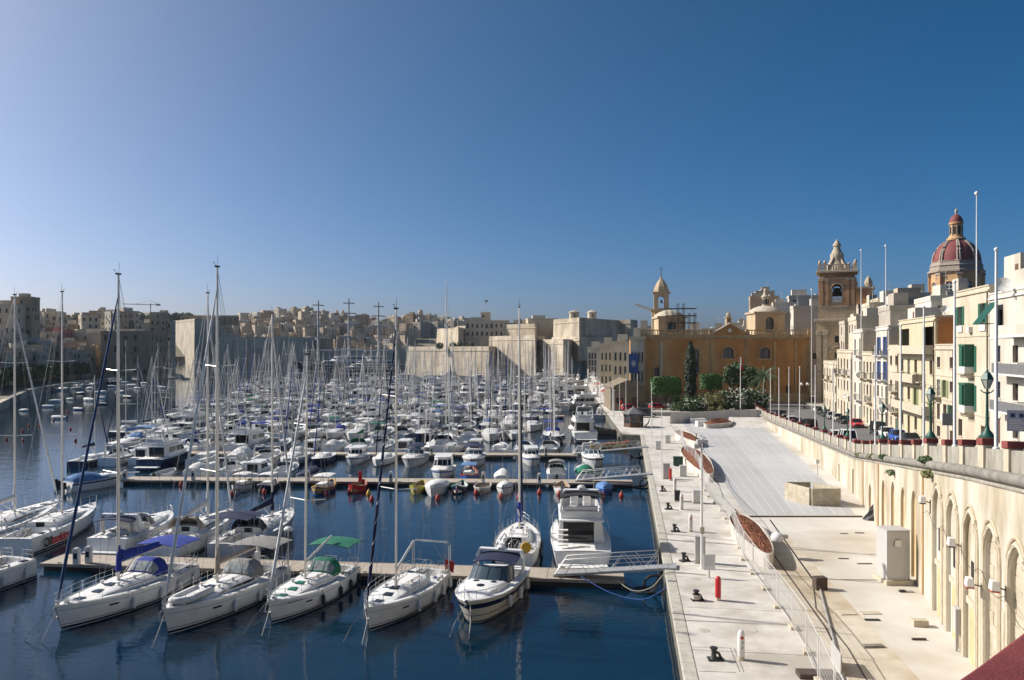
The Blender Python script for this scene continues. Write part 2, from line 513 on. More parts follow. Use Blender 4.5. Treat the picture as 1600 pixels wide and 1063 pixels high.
# ------------------------------------------------------------------ setting: water, quay, yard, road
struct('water', MB().add([(-9000, -60, 0), (9000, -60, 0), (9000, 14000, 0), (-9000, 14000, 0)], [(0, 1, 2, 3)]), 'harbour_water')
PX, PY, QX, QY, OX, OY = .990, -.1402, .1402, .990, 7.56, 34.8
QANG = atan2(QY, QX)
def Q(a, b, z=0.0):
 """quay frame: a across (positive = land), b along the edge away from the viewer"""
 return (OX + a * PX + b * QX, OY + a * PY + b * QY, z)
def toQ(p):
 dx, dy = p[0] - OX, p[1] - OY
 return dx * PX + dy * PY, dx * QX + dy * QY
WT = [(-6, -8), (0, -2), (3.6, 2.03), (4.24, 2.73), (10, 8.2), (16, 13.2), (22, 16.4), (29, 18.7), (36.1, 20.9), (50.1, 25.25), (75.8, 33.2), (98, 38.2), (159.6, 50), (200, 58)]
def WX(D):
 k = 4 if D > 12 else .8
 return sum(lerp(WT, D + k * i / 3) for i in range(-3, 4)) / 7
RT = [(-10, 13.9), (0, 13.62), (4.2, 13.42), (20, 12.0), (29, 11.15), (37.3, 10.3), (49, 8.95), (78, 5.55), (98, 4.5), (150, 2.7), (185, 2.3), (260, 2.3)]
def RZ(D):
 return lerp(RT, D)
def FX(D):
 return 27.24 + .24 * D
def WN(D):
 sl = (WX(D + .5) - WX(D - .5))
 l = sqrt(1 + sl * sl)
 return (-1 / l, sl / l)
def WP(D, z, d):
 """point on the retaining wall; d = depth into the bank"""
 n = WN(D)
 return (WX(D) - n[0] * d, D - n[1] * d, z)
qb = MB()
edge = [Q(0.06, -40), Q(0.06, 100.5)]
qb.prism([Q(.06, -45)[:2], Q(60, -45)[:2], Q(75, 100)[:2], Q(75, 140)[:2], (64, 330), (40, 420), (36, 420), (30.2, 328), (23.6, 225), (19.3, 147), Q(-3.2, 101)[:2], Q(.06, 100)[:2]], -3, 1.40)
quay = struct('quay', qb, 'quay_wall')
r2 = random.Random(3)
def wobble_slab(a0, a1, b0, b1, z0, z1):
 m = MB()
 m.prism([Q(a0, b0)[:2], Q(a1, b0)[:2], Q(a1, b1)[:2], Q(a0, b1)[:2]], z0, z1)
 return m
b = -22.0
while b < 100:
 ln = r2.uniform(4.6, 6.4)
 b1 = min(b + ln, 100.4)
 wobble_slab(.62, 6.15, b + .02, b1 - .02, 1.3, 1.50 + r2.uniform(-.004, .004)).build('paving_slab', 'quay_concrete', quay)
 b = b1
b = -22.0
while b < 100:
 b1 = min(b + 2.4, 100.4)
 wobble_slab(-.02, .595, b + .012, b1 - .012, 1.18, 1.515 + r2.uniform(-.004, .006)).build('edge_stone', 'quay_edge', quay, bevel=.03)
 b = b1
MB().prism([(19.5, 147.3), Q(-3, 101.3)[:2], Q(.1, 100.6)[:2], Q(6.1, 100.6)[:2], Q(6.1, 130)[:2], Q(14, 160)[:2], (60, 330), (38, 415), (36.2, 415), (30.6, 328), (24, 225)], 1.3, 1.49).build('waterfront_paving', 'quay_concrete', quay)
yd = MB()
def yl(D):
 a, b = toQ((0, D))
 e = OX + (D - OY) * QX / QY
 return e + 6.22
Ds = [12, 20, 28, 36, 44, 52, 60, 69, 80, 95, 110, 130, 150, 172]
for D0, D1 in zip(Ds, Ds[1:]):
 yd.add([(yl(D0), D0, 1.47), (WX(D0) + .8, D0, 1.47), (WX(D1) + .8, D1, 1.47), (yl(D1), D1, 1.47)], [(0, 1, 2, 3)])
yard = struct('yard', yd, 'yard_concrete')
bs = MB()
for D0, D1 in zip([26, 34, 42, 50, 56], [34, 42, 50, 56, 62]):
 x0a, x0b = yl(D0) + 1.0, yl(D0) + 4.2 - (D0 - 26) * .012
 x1a, x1b = yl(D1) + 1.0, yl(D1) + 4.2 - (D1 - 26) * .012
 bs.add([(x0a, D0, 1.474), (x0b, D0, 1.474), (x1b, D1, 1.474), (x1a, D1, 1.474)], [(0, 1, 2, 3)])
bs.build('worn_strip', 'yard_brown', yard)
def ML(D): return 20.4 + (D - 69.1) * .150
def MR(D): return min(WX(D) - 1.3, 30.3 + (D - 69.1) * .215)
NS = 11
dd = [69.4, 80, 92, 105, 120, 138, 160]
for k in range(NS):
 m = MB()
 zo = 1.486 + (k % 2) * .005
 for D0, D1 in zip(dd, dd[1:]):
  q = []
  for D_ in (D0, D1):
   L_, R_ = ML(D_), MR(D_)
   q.append((L_ + (R_ - L_) * (k - .02) / NS, L_ + (R_ - L_) * (k + 1.02) / NS, D_))
  m.add([(q[0][0], q[0][2], zo), (q[0][1], q[0][2], zo), (q[1][1], q[1][2], zo), (q[1][0], q[1][2], zo)], [(0, 1, 2, 3)])
 m.build('membrane_sheet', 'membrane', yard)
 if k:
  s_ = MB()
  for D0, D1 in zip(dd, dd[1:]):
   p = []
   for D_ in (D0, D1):
    L_, R_ = ML(D_), MR(D_)
    p.append((L_ + (R_ - L_) * k / NS, D_))
   s_.add([(p[0][0] - .05, p[0][1], 1.495), (p[0][0] + .05, p[0][1], 1.495), (p[1][0] + .05, p[1][1], 1.495), (p[1][0] - .05, p[1][1], 1.495)], [(0, 1, 2, 3)])
  s_.build('sheet_seam', 'white_line', yard)
for i in range(23):
 t = i / 22
 y = 686 + 82 * t ** 1.15
 a, b2 = U(1166 + 68 * t + 2 * sin(i), y, 1.5), U(1190 + 70 * t + 4 * sin(i * 2.3), y, 1.5)
 MB().obox(((a[0] + b2[0]) / 2, a[1], 1.492), (b2[0] - a[0], .22 + a[1] * .0012, .008)).build('painted_line', 'white_line', yard)
kb = U(1160, 806, 1.5), U(1346, 807, 1.5)
MB().box(kb[0][0], kb[0][1] - .35, 1.40, kb[1][0], kb[0][1] - .05, 1.58).build('kerb_strip', 'stone_trim', yard, bevel=.03)
MB().tube([(kb[0][0] + .2, kb[0][1] - .5, 1.53), (kb[1][0], kb[0][1] - .5, 1.53)], .05).build('drain_pipe', 'iron_brown', yard)
def groove(pts, wd, m, name, z=1.479, h=.012):
 g = MB()
 for (a, b_) in zip(pts, pts[1:]):
  A, B = U(*a, 1.5), U(*b_, 1.5)
  d = Vector((B[0] - A[0], B[1] - A[1]))
  g.obox(((A[0] + B[0]) / 2, (A[1] + B[1]) / 2, z), (d.length, wd, h), atan2(d.y, d.x))
 return g.build(name, m, yard)
groove([(1203, 812), (1270, 905)], .10, 'iron_black', 'drain_channel')
groove([(1270, 905), (1275, 950), (1325, 1012), (1362, 1075)], .06, 'iron_brown', 'cable')
groove([(1210, 868), (1290, 980), (1300, 1000)], .08, 'iron_brown', 'drain_channel')
groove([(1112, 742), (1124, 760), (1130, 778), (1152, 800)], .10, 'iron_brown', 'crack', z=1.499)
groove([(1203, 903), (1372, 907)], .05, 'yard_brown', 'joint')
groove([(1300, 905), (1384, 906)], .05, 'iron_brown', 'joint')
for x0_, y0_, x1_, y1_ in ((1082, 1011, 1143, 1013), (1141, 1013, 1156, 1050), (1147, 1013, 1162, 1050), (1092, 1049, 1150, 1051), (1108, 742, 1130, 743), (1066, 866, 1110, 867), (1072, 884, 1150, 887)):
 a, b = U(x0_, y0_, 1.5), U(x1_, y1_, 1.5)
 d = Vector((b[0] - a[0], b[1] - a[1]))
 MB().obox(((a[0] + b[0]) / 2, (a[1] + b[1]) / 2, 1.497), (d.length, .035, .012), atan2(d.y, d.x)).build('service_cover_edge', 'stone_grey', quay)
for px_, py_ in ((1100, 985), (1130, 885), (1060, 815), (1052, 775), (1175, 985), (1088, 905)):
 a = U(px_, py_, 1.5)
 MB().lathe([(.3, 0), (.3, .02), (.27, .024), (.02, .024)], 14, (a[0], a[1], 1.49)).build('manhole_cover', 'quay_edge', quay)
# retaining wall ---------------------------------------------------
wall = thing('retaining_wall', 'cream rendered retaining wall with blocked arches rising from the yard to the street', 'wall')
arches = [(26.3, .98, 8.5, 'stone'), (29.8, .98, 8.5, 'stone'), (33.2, .98, 8.45, 'stone'), (36.5, .98, 8.4, 'door'), (39.9, .98, 8.4, 'door'), (43.2, .98, 8.35, 'door'),
  (50.0, .8, 7.1, 'plain'), (53.8, .8, 6.65, 'plain'), (57.8, .8, 6.35, 'plain'), (62.2, .85, 5.75, 'plain'), (69.6, .85, 4.2, 'plain'), (79.5, .35, 4.0, 'slit'), (87, .3, 3.4, 'slit')]
ops = [(c - h, c + h, 1.40, z, h * (1.35 if k != 'slit' else .2)) for c, h, z, k in arches]
fw = MB()
face_wall(fw, -4, 186, 1.38, lambda D: RZ(D) - .02, ops, .22, WP, step=1.0, arcn=12)
fw.build('wall_face', 'stone_wall', wall)
blk = MB().box(-.47, 0, .012, .47, .3, .478).build('stone_block', 'stone_block', wall, bevel=.012)
r3 = random.Random(5)
first = True
for c, h, z, k in arches:
 if k == 'stone':
  n = int((z - 1.4) / .49) + 1
  for row in range(n):
   for j in range(-1, 2):
    D = c + j * .90 + (.45 if row % 2 else 0)
    if abs(D - c) > h + .55:
     continue
    o = blk if first else blk.copy()
    if not first:
     COL.objects.link(o)
    first = False
    o.location = WP(D, 1.4 + row * .49, .17 + r3.uniform(0, .03))
    n_ = WN(D)
    o.rotation_euler = (0, 0, atan2(-n_[1], -n_[0]) - pi / 2)
 else:
  m = MB()
  m.add([WP(c - h - .2, 1.3, .18 if k == 'plain' else .13), WP(c + h + .2, 1.3, .18 if k == 'plain' else .13), WP(c + h + .2, z + .1, .18 if k == 'plain' else .13), WP(c - h - .2, z + .1, .18 if k == 'plain' else .13)], [(0, 1, 2, 3)])
  m.build('arch_infill', {'plain': 'ochre_infill', 'door': 'stone_wall', 'slit': 'ochre_strip'}[k], wall)
 if k == 'door':
  m = MB()
  for d0, d1 in ((-.72, .5),):
   pts = [WP(c + d0, 1.42, .07), WP(c + d1, 1.42, .07), WP(c + d1, 4.1, .07), WP(c + d0, 4.1, .07)]
   pb = [WP(c + d0, 1.42, .24), WP(c + d1, 1.42, .24), WP(c + d1, 4.1, .24), WP(c + d0, 4.1, .24)]
   m.add(pts + pb, [(0, 1, 2, 3), (4, 5, 6, 7), (0, 1, 5, 4), (1, 2, 6, 5), (2, 3, 7, 6), (3, 0, 4, 7)])
  m.build('door_panel', 'ochre_infill', wall)
  m = MB()
  m.add([WP(c - .95, 4.12, .02), WP(c + .95, 4.12, .02), WP(c + .95, 4.42, .02), WP(c - .95, 4.42, .02), WP(c - .95, 4.12, .3), WP(c + .95, 4.12, .3), WP(c + .95, 4.42, .3), WP(c - .95, 4.42, .3)],
   [(0, 1, 2, 3), (0, 1, 5, 4), (2, 3, 7, 6), (1, 2, 6, 5), (3, 0, 4, 7)])
  m.build('lintel', 'stone_trim', wall)
  m = MB()
  m.add([WP(c - .15, 5.0, .09), WP(c + .35, 5.0, .09), WP(c + .35, 6.2, .09), WP(c - .15, 6.2, .09), WP(c - .05, 5.0, .24), WP(c + .3, 5.0, .24), WP(c + .3, 6.2, .24), WP(c - .05, 6.2, .24)],
   [(0, 1, 2, 3), (0, 1, 5, 4), (2, 3, 7, 6), (1, 2, 6, 5), (3, 0, 4, 7)])
  m.build('slit_window', 'dark_void', wall)
 if k in ('stone', 'door'):
  for rr, dz in ((.10, .13), (.08, .40)):
   pts = [WP(c - h - dz * .8, 1.4, -.02), WP(c - h - dz * .8, z - h * 1.35, -.02)]
   for i in range(1, 12):
    a = pi - pi * i / 12
    pts.append(WP(c + (h + dz * .8) * cos(a), z - h * 1.35 + (h * 1.35 + dz) * sin(a), -.02))
   pts += [WP(c + h + dz * .8, z - h * 1.35, -.02), WP(c + h + dz * .8, 1.4, -.02)]
   MB().tube(pts, rr, 6).build('arch_moulding', 'stone_trim' if dz < .3 else 'moulding', wall, smooth=50)
for D, m_ in ((47.1, 'ochre_strip'), (64.7, 'ochre_strip'), (73.8, 'ochre_strip'), (34.85, 'stone_trim'), (38.2, 'stone_trim'), (41.55, 'stone_trim'), (31.5, 'stone_trim')):
 z1 = RZ(D) - .25 if m_ == 'ochre_strip' else 5.6
 m = MB()
 A, B = WP(D - .16, 1.4, -.06), WP(D + .16, 1.4, -.06)
 C, E = WP(D - .16, 1.4, .1), WP(D + .16, 1.4, .1)
 m.add([A, B, (B[0], B[1], z1), (A[0], A[1], z1), C, E, (E[0], E[1], z1), (C[0], C[1], z1)], [(0, 1, 2, 3), (0, 3, 7, 4), (1, 2, 6, 5), (3, 2, 6, 7)])
 m.build('pilaster', m_, wall)
cs = [-4 + 1.5 * i for i in range(126)]
for a, b_ in ((0, 42), (41, 84), (83, 126)):
 MB().tube([WP(D, RZ(D) + .02, -.05) for D in cs[a:b_]], .24, 8).build('cornice_roll', 'stone_grey', wall, smooth=60)
 MB().tube([WP(D, RZ(D) - .36, .02) for D in cs[a:b_]], .10, 6).build('cornice_fillet', 'parapet_stone', wall, smooth=60)
def leafball(mb, c, r, n, sz, rng, squash=1.0, shell=.35):
 for _ in range(n):
  d = Vector((rng.gauss(0, 1), rng.gauss(0, 1), rng.gauss(0, 1))).normalized()
  k = r * (shell + (1 - shell) * rng.random() ** .5)
  p = Vector((c[0] + d.x * k, c[1] + d.y * k, c[2] + d.z * k * squash))
  leaf(mb, p, d, sz * rng.uniform(.6, 1.3), rng)
def leaf(mb, p, d, sz, rng):
 t = Vector((rng.gauss(0, 1), rng.gauss(0, 1), rng.gauss(0, 1)))
 u = (d.cross(t)).normalized()
 n = (d + u.cross(d) * rng.uniform(-.9, .9)).normalized()
 v = n.cross(u)
 mb.add([p - u * sz * .5, p + v * sz * .5, p + u * sz * .5, p - v * sz * .5], [(0, 1, 2, 3)])
for i, (D, dz, n) in enumerate(((60.6, .15, 90), (67, .1, 60), (45.3, .3, 110), (44.6, -.5, 120), (57, -.9, 60), (75, .1, 50))):
 m = MB()
 p = WP(D, RZ(D) + dz, -.22)
 leafball(m, p, .42, int(n * 1.3), .17, random.Random(i), .55)
 tag(m.build('weed', 'leaf_dry' if i % 2 else 'leaf_bush'), ['straggly weed on the cornice between the parapet lamps', 'low weed on the cornice farther along than the straggly one', 'dark spiky weed standing on the grey cornice roll',
  'dark weed hanging below the grey cornice roll', 'small weed growing out of the cream wall above the plain arches', 'small weed on the far stretch of the cornice'][i], 'weed', 'weeds on the retaining wall')
# parapet ------------------------------------------------------------
par = thing('parapet', 'weathered stone parapet with red capped posts along the raised street', 'parapet')
posts = [17.5, 21, 24.5, 28, 31.3, 34.9, 38.3, 41.8, 46.4, 50.2, 54.5, 59.3, 64.4, 69.3, 74.3, 79, 83.6, 88, 93, 98, 104, 110, 116, 122, 128, 134, 140, 146, 152, 158, 164, 170]
LAMPS = [34.9, 46.4, 64.4, 83.6, 98]
def strip(mb, D0, D1, d0, d1, h0, h1, n=3):
 rs = []
 for i in range(n + 1):
  D = D0 + (D1 - D0) * i / n
  z = RZ(D)
  rs.append([WP(D, z + h0, d0), WP(D, z + h0, d1), WP(D, z + h1, d1), WP(D, z + h1, d0)])
 return mb.rings(rs)
for a, b_ in zip(posts, posts[1:]):
 strip(MB(), a + .32, b_ - .32, .10, .38, .05, 1.10).build('parapet_panel', 'parapet_stone', par)
for D in posts:
 big = D in LAMPS
 w_ = .42 if big else .34
 strip(MB(), D - w_, D + w_, .0, .52, .05, 1.16 if not big else 1.24, 1).build('post', 'stone_trim', par)
 strip(MB(), D - w_ - .05, D + w_ + .05, -.06, .58, 1.163 if not big else 1.243, 1.46 if not big else 1.55, 1).build('post_cap', 'red_cap', par, bevel=.03)
strip(MB(), -5, 14.1, .10, .9, .05, .81, 14).build('parapet_panel', 'parapet_stone', par)
strip(MB(), -5, 14.1, .0, 1.5, .82, 1.06, 24).build('coping', 'red_coping', par, bevel=.02)
# street and pavement -------------------------------------------------
rd, pv = MB(), MB()
Ds = [-10, 0, 10, 20, 30, 40, 50, 60, 70, 80, 90, 100, 115, 130, 150, 172, 200, 240]
for D0, D1 in zip(Ds, Ds[1:]):
 e0, e1 = max(FX(D0), WX(D0) + 9), max(FX(D1), WX(D1) + 9)
 z0, z1 = RZ(D0), RZ(D1)
 rd.add([(WX(D0) + .1, D0, z0), (e0 - 1.6, D0, z0), (e1 - 1.6, D1, z1), (WX(D1) + .1, D1, z1)], [(0, 1, 2, 3)])
 pv.add([(e0 - 1.6, D0, z0 - .05), (e0 - 1.6, D0, z0 + .13), (e0 + 30, D0, z0 + .13), (e1 - 1.6, D1, z1 - .05), (e1 - 1.6, D1, z1 + .13), (e1 + 30, D1, z1 + .13)], [(0, 1, 4, 3), (1, 2, 5, 4)])
struct('road', rd, 'asphalt')
struct('pavement', pv, 'pavement')
struct('ground', MB().prism([(24, 172), (60, 172), (60, 186), (190, 186), (190, 420), (60, 420), (44, 330), (36, 240)], 0, 2.28), 'pavement')
# ------------------------------------------------------------------ boats
PROF = {'sail': [(0, .76), (.2, .93), (.42, 1), (.62, .9), (.78, .66), (.9, .37), (.97, .14), (1, .02)],
  'motor': [(0, .90), (.3, 1), (.55, .98), (.72, .86), (.85, .62), (.94, .34), (1, .03)],
  'open': [(0, .70), (.2, .88), (.45, 1), (.65, .9), (.82, .6), (.93, .28), (1, .03)],
  'luzzu': [(0, .05), (.08, .34), (.25, .78), (.5, 1), (.75, .80), (.92, .36), (1, .05)]}
class Hull:
 def __init__(s, L, B, hs, hb, kind='sail', rake=.6, dip=.06):
  s.L, s.B, s.hs, s.hb, s.kind, s.rake, s.dip = L, B, hs, hb, kind, rake, dip
 def b(s, u):
  t = PROF[s.kind]
  u = min(1, max(0, u))
  return s.B / 2 * (lerp(t, u - .025) + 2 * lerp(t, u) + lerp(t, min(1, u + .025))) / 4 if u < .985 else s.B / 2 * lerp(t, u)
 def sh(s, u):
  z = s.hs + (s.hb - s.hs) * max(0, u) ** 1.7 - s.dip * sin(pi * u)
  if s.kind == 'luzzu':
   z += s.hb * .35 * (abs(u - .5) * 2) ** 3
  return z
 def x(s, u, z):
  sh = s.sh(u)
  k = max(0, (u - .72) / .28) ** 2
  off = -s.rake * k * (1 - max(-.3, z) / sh)
  if s.kind == 'luzzu':
   off += .35 * s.rake * max(0, (.25 - u) / .25) ** 2 * (1 - z / sh)
  elif u < .1:
   off += .25 * (1 - u / .1) * (z / sh)       # reversed transom
  return -s.L / 2 + u * s.L + off
 def y(s, u, f):
  """half breadth at the fraction f of the freeboard (0 = waterline, 1 = deck)"""
  b_ = s.b(u)
  fl = max(0, (u - .45) / .55)
  if s.kind == 'motor':
   return b_ * (1 - (1 - f) ** 1.2 * (.10 + .5 * fl))
  return b_ * (1 - (1 - f) ** 1.8 * (.10 + .34 * fl))
 def side(s, u, f, off=0.0):
  z = s.sh(u) * f
  return (s.x(u, z), s.y(u, f) + off, z)
 def hull(s, n=14, us=None):
  mb = MB()
  us = us or [1 - (1 - i / n) ** 1.15 for i in range(n + 1)]
  fs = (0, .18, .5, .8, 1)
  rs = []
  for u in us:
   half = [s.side(u, f) for f in fs]
   low = [(s.x(u, 0), s.y(u, 0) * .72, -.25), (s.x(u, -.1), 0, -.42)]
   right = [(x, -y, z) for x, y, z in reversed(half)]
   rlow = [(low[0][0], -low[0][1], low[0][2])]
   rs.append(list(reversed(half)) + low + rlow + list(reversed(right)))
  mb.rings(rs, closed=False, caps=False)
  k = len(rs[0])
  mb.f.append(tuple(range(k)))
  return mb
 def band(s, f0, f1, off=.012, n=14, u0=0.0, u1=1.0):
  mb = MB()
  for sg in (1, -1):
   rs = []
   for i in range(n + 1):
    u = u0 + (u1 - u0) * (1 - (1 - i / n) ** 1.15)
    p, q = s.side(u, f0, off), s.side(u, f1, off)
    rs.append([(p[0] + (off if u > .99 else 0), sg * p[1], p[2]), (q[0] + (off if u > .99 else 0), sg * q[1], q[2])])
   mb.rings(rs, closed=False, caps=False)
  return mb
 def deck(s, cock=None, n=14, camber=.05, drop=0.0):
  mb = MB()
  us = [1 - (1 - i / n) ** 1.15 for i in range(n + 1)]
  if cock:
   us = sorted(set([u for u in us if abs(u - cock[0]) > .02 and abs(u - cock[1]) > .02] + [cock[0] - .002, cock[0], cock[1], cock[1] + .002]))
  rs = []
  for u in us:
   b_, z = s.b(u) * .985, s.sh(u) - drop
   x = s.x(u, z)
   inn = cock and cock[0] <= u <= cock[1]
   w_ = b_ * (cock[2] if cock else .6)
   zi = z + camber * .6 + .03
   zf = z - cock[3] if inn else zi
   zc = z - cock[3] if inn else z + camber
   rs.append([(x, b_, z - .005), (x, w_, zi if cock and inn else z + camber * .6), (x, w_ * .97, zf if inn else z + camber * .62), (x, 0, zc),
     (x, -w_ * .97, zf if inn else z + camber * .62), (x, -w_, zi if cock and inn else z + camber * .6), (x, -b_, z - .005)])
  mb.rings(rs, closed=False, caps=False)
  return mb
 def trunk(s, u0, u1, hgt, wf, n=12, zoff=0.0, front=.0):
  """coachroof; returns builder and a function for points on its side"""
  def prm(u):
   t = (u - u0) / (u1 - u0)
   h = hgt * min(1, (1 - t) * 2.1 + front) * (1 - .12 * t)
   wd = min(s.b(u) * wf, s.B / 2 * wf * (1.02 - .25 * t))
   return s.x(u, s.sh(u)), wd, s.sh(u) + zoff, max(h, .01)
  mb = MB()
  rs = []
  for i in range(n + 1):
   u = u0 + (u1 - u0) * i / n
   x, w_, z, h = prm(u)
   hf = [(x, w_, z), (x, w_ * .93, z + h * .72), (x, w_ * .8, z + h * .94), (x, w_ * .4, z + h * 1.03), (x, 0, z + h * 1.06)]
   rs.append(hf + [(a, -b_, c) for a, b_, c in reversed(hf[:-1])])
  mb.rings(rs, closed=False, caps=False)
  k = len(rs[0])
  mb.f.append(tuple(range(k)))
  mb.f.append(tuple(len(mb.v) - k + j for j in reversed(range(k))))
  def sidept(u, f, sg, off):
   x, w_, z, h = prm(u)
   return (x, sg * (w_ * (1 - .07 * f) + off), z + h * .72 * f)
  def top(u, y=0.0):
   x, w_, z, h = prm(u)
   return (x, y, z + h * 1.045)
  return mb, sidept, top
def strip_on(sidept, ua, ub, f0, f1, sg, off=.01, n=4):
 mb = MB()
 rs = []
 for i in range(n + 1):
  u = ua + (ub - ua) * i / n
  k = .25 if i in (0, n) else 0
  fa, fb = f0 + (f1 - f0) * k, f1 - (f1 - f0) * k
  rs.append([sidept(u, fa, sg, off), sidept(u, fb, sg, off)])
 return mb.rings(rs, closed=False, caps=False)
def capsule(mb, c, r, h, n=8):
 return mb.lathe([(.02, 0), (r * .7, .06 * h), (r, .2 * h), (r, .8 * h), (r * .7, .94 * h), (.02, h)], n, c)
def hood(x0, x1, w_, z, h, n=5, m=9, low=.12):
 """spray hood: arches growing from front to back"""
 mb = MB()
 rs = []
 for i in range(n + 1):
  t = i / n
  hh = h * (low + (1 - low) * min(1, (t * 1.9)) ** .6)
  ww = w_ * (.86 + .14 * t)
  x = x0 + (x1 - x0) * t
  rs.append([(x, ww * cos(pi * j / m), z + hh * min(1, 1.25 * sin(pi * j / m)) ** .8) for j in range(m + 1)])
 return mb.rings(rs, closed=False, caps=False)
def awning(x0, x1, w_, z, rise=.18, th=.04, n=4, m=6, slope=0.0):
 mb = MB()
 rs = []
 for i in range(n + 1):
  t = i / n
  x = x0 + (x1 - x0) * t
  e = -.06 * (2 * t - 1) ** 2 + slope * t
  up = [(x, w_ * (1 - 2 * j / m), z + e + rise * (1 - (1 - 2 * j / m) ** 2)) for j in range(m + 1)]
  rs.append(up + [(a, b_, c - th) for a, b_, c in reversed(up)])
 return mb.rings(rs)
def sailcover(p0, p1, h0, h1, wd, rng, n=9):
 mb = MB()
 rs = []
 for i in range(n + 1):
  t = i / n
  h = (h0 + (h1 - h0) * t ** .7) * rng.uniform(.9, 1.1)
  ww = wd * (1 - .35 * t) * rng.uniform(.9, 1.1)
  c = [p0[k] + (p1[k] - p0[k]) * t for k in range(3)]
  rs.append([(c[0], c[1] + ww * a, c[2] + h * b_) for a, b_ in ((-.55, .02), (-1, .3), (-.6, .72), (0, 1), (.6, .72), (1, .3), (.55, .02), (0, -.08))])
 return mb.rings(rs)
zc0 = 1.0
def sailboat(name, label, cat, L=11.0, B=3.6, hs=1.0, hb=1.35, mast=15.5, mu=.57, hull='gelcoat', stripe='navy_hull', line=None, cover='cloth_blue', genoa='cloth_white',
   dodger=None, bimini=None, fine=True, wins='long', wheel=True, fenders='cloth_white', cover_h=.55, boomup=.0, dinghy=False, davits=False, seed=1, tilt=0.0, mastmat='alloy', rails=None, group=None, boom_len=None, arch=False, hatch='smoked', spiral=False):
 rng = random.Random(seed)
 T = thing(name, label, cat, group=group)
 rails = fine if rails is None else rails
 N = 18 if fine else 9
 H = Hull(L, B, hs, hb, 'sail', rake=.07 * L if not fine else .045 * L)
 hl = H.hull(N).build('hull', hull, T, smooth=50)
 H.band(.03, .13, n=N).build('boot_stripe', stripe, hl, smooth=50)
 if fine:
  H.band(.20, .225, n=N).build('boot_line', stripe, hl, smooth=50)
 if line:
  H.band(.80, .83, n=N).build('cove_line', line, hl, smooth=50)
 dk = H.deck((.03, .30, .56, .42), n=N).build('deck', 'deck_white', T, smooth=35)
 tr, side, top = H.trunk(.31, .80, .46 if L > 9 else .40, .64, n=12 if fine else 7)
 cr = tr.build('coachroof', 'deck_white', T, smooth=40)
 for sg in (1, -1):
  if wins == 'long':
   strip_on(side, .36, .58, .35, .8, sg).build('window', 'smoked', T)
   if fine:
    strip_on(side, .60, .67, .35, .75, sg, n=2).build('window', 'smoked', T)
  elif wins == 'ports':
   for k in range(4 if fine else 2):
    strip_on(side, .37 + .075 * k * (1 if fine else 2), .415 + .075 * k * (1 if fine else 2), .35, .75, sg, n=2).build('window', 'smoked', T)
  else:
   strip_on(side, .34, .74, .58, .68, sg, n=5).build('window', 'navy_hull', T)
  if fine:
   m = MB()
   rs = [[(p[0], sg * p[1], p[2]), (q[0], sg * q[1], q[2])] for p, q in ((H.side(u, .60, .012), H.side(u, .68, .012)) for u in (.70, .73, .755))]
   m.rings(rs, closed=False, caps=False)
   m.build('hull_port', 'smoked', hl)
 if fine:
  m = MB()
  for sg in (1, -1):
   m.tube([(p[0], sg * p[1], p[2] + .03) for p in (H.side(i / 16, 1.0, -.03) for i in range(17))], .028, 5)
  m.build('toe_rail', 'alloy', T)
  for u, y in ((.62, 0), (.71, .0), (.84, 0)):
   c = top(u) if u < .8 else (H.x(u, H.sh(u)), 0, H.sh(u) + .05)
   MB().obox((c[0], c[1], c[2] - .01), (.55, .55 if u < .8 else .5, .05)).build('hatch', hatch, T, bevel=.02)
  MB().tube([(L / 2 - .3, 0, hb + .02), (L / 2 + .15, 0, hb - .08), (L / 2 + .25, 0, hb - .35), (L / 2 - .02, .0, hb - .6)], .035, 5).tube([(L / 2 + .02, -.25, hb - .50), (L / 2 - .02, 0, hb - .62), (L / 2 + .02, .25, hb - .50)], .04, 5).build('anchor', 'galv', T)
 if fine:
  for sg in (1, -1):
   MB().tube([(top(u)[0], sg * H.b(u) * .38, top(u)[2] + (.07 if 0 < i < 6 else -.03)) for i, u in enumerate([.36 + .04 * j for j in range(7)])], .018, 5).build('grab_rail', 'teak', T)
   for u in (.33, .27, .20):
    c = (H.x(u, hs), sg * B * (.24 if u > .3 else .40), (top(.34)[2] if u > .3 else H.sh(u) + .06))
    MB().lathe([(.10, -.02), (.09, .05), (.06, .10), (.075, .15), (.02, .16)], 10, c).build('winch', 'steel', T, smooth=40)
   MB().tube([(p[0], sg * p[1], p[2] + .03) for p in (H.side(u, 1.0, -.45) for u in (.36, .44, .52, .60))], .02, 4).build('genoa_track', 'iron_black', T)
   MB().tube([(H.x(mu, hs), sg * .12, top(mu)[2]), (H.x(mu - .05, hs), sg * .35, top(mu - .05)[2]), (H.x(.34, hs), sg * .42, top(.34)[2])], .014, 4).build('deck_line', ['rope', 'rope_blue', 'text_red'][(seed + (sg > 0)) % 3], T)
   cc = (H.x(.235, hs), sg * B * .30, H.sh(.2) + .02)
   MB().tube([(cc[0] + .14 * cos(k * .8), cc[1] + .12 * sin(k * .8), cc[2] + .006 * k) for k in range(22)], .02, 4).build('rope_coil', ['rope', 'cloth_white', 'rope_blue'][(seed * 2 + (sg > 0)) % 3], T)
   for u in (.50, .62):
    c = top(u, sg * H.b(u) * .36)
    MB().lathe([(.08, -.03), (.08, .06), (.11, .14), (.10, .19), (.02, .2)], 8, c).build('deck_vent', 'cloth_white', T, smooth=50)
  MB().obox((H.x(.925, hb), 0, H.sh(.925) + .05), (.28, .22, .16)).build('windlass', 'steel', T, bevel=.03)
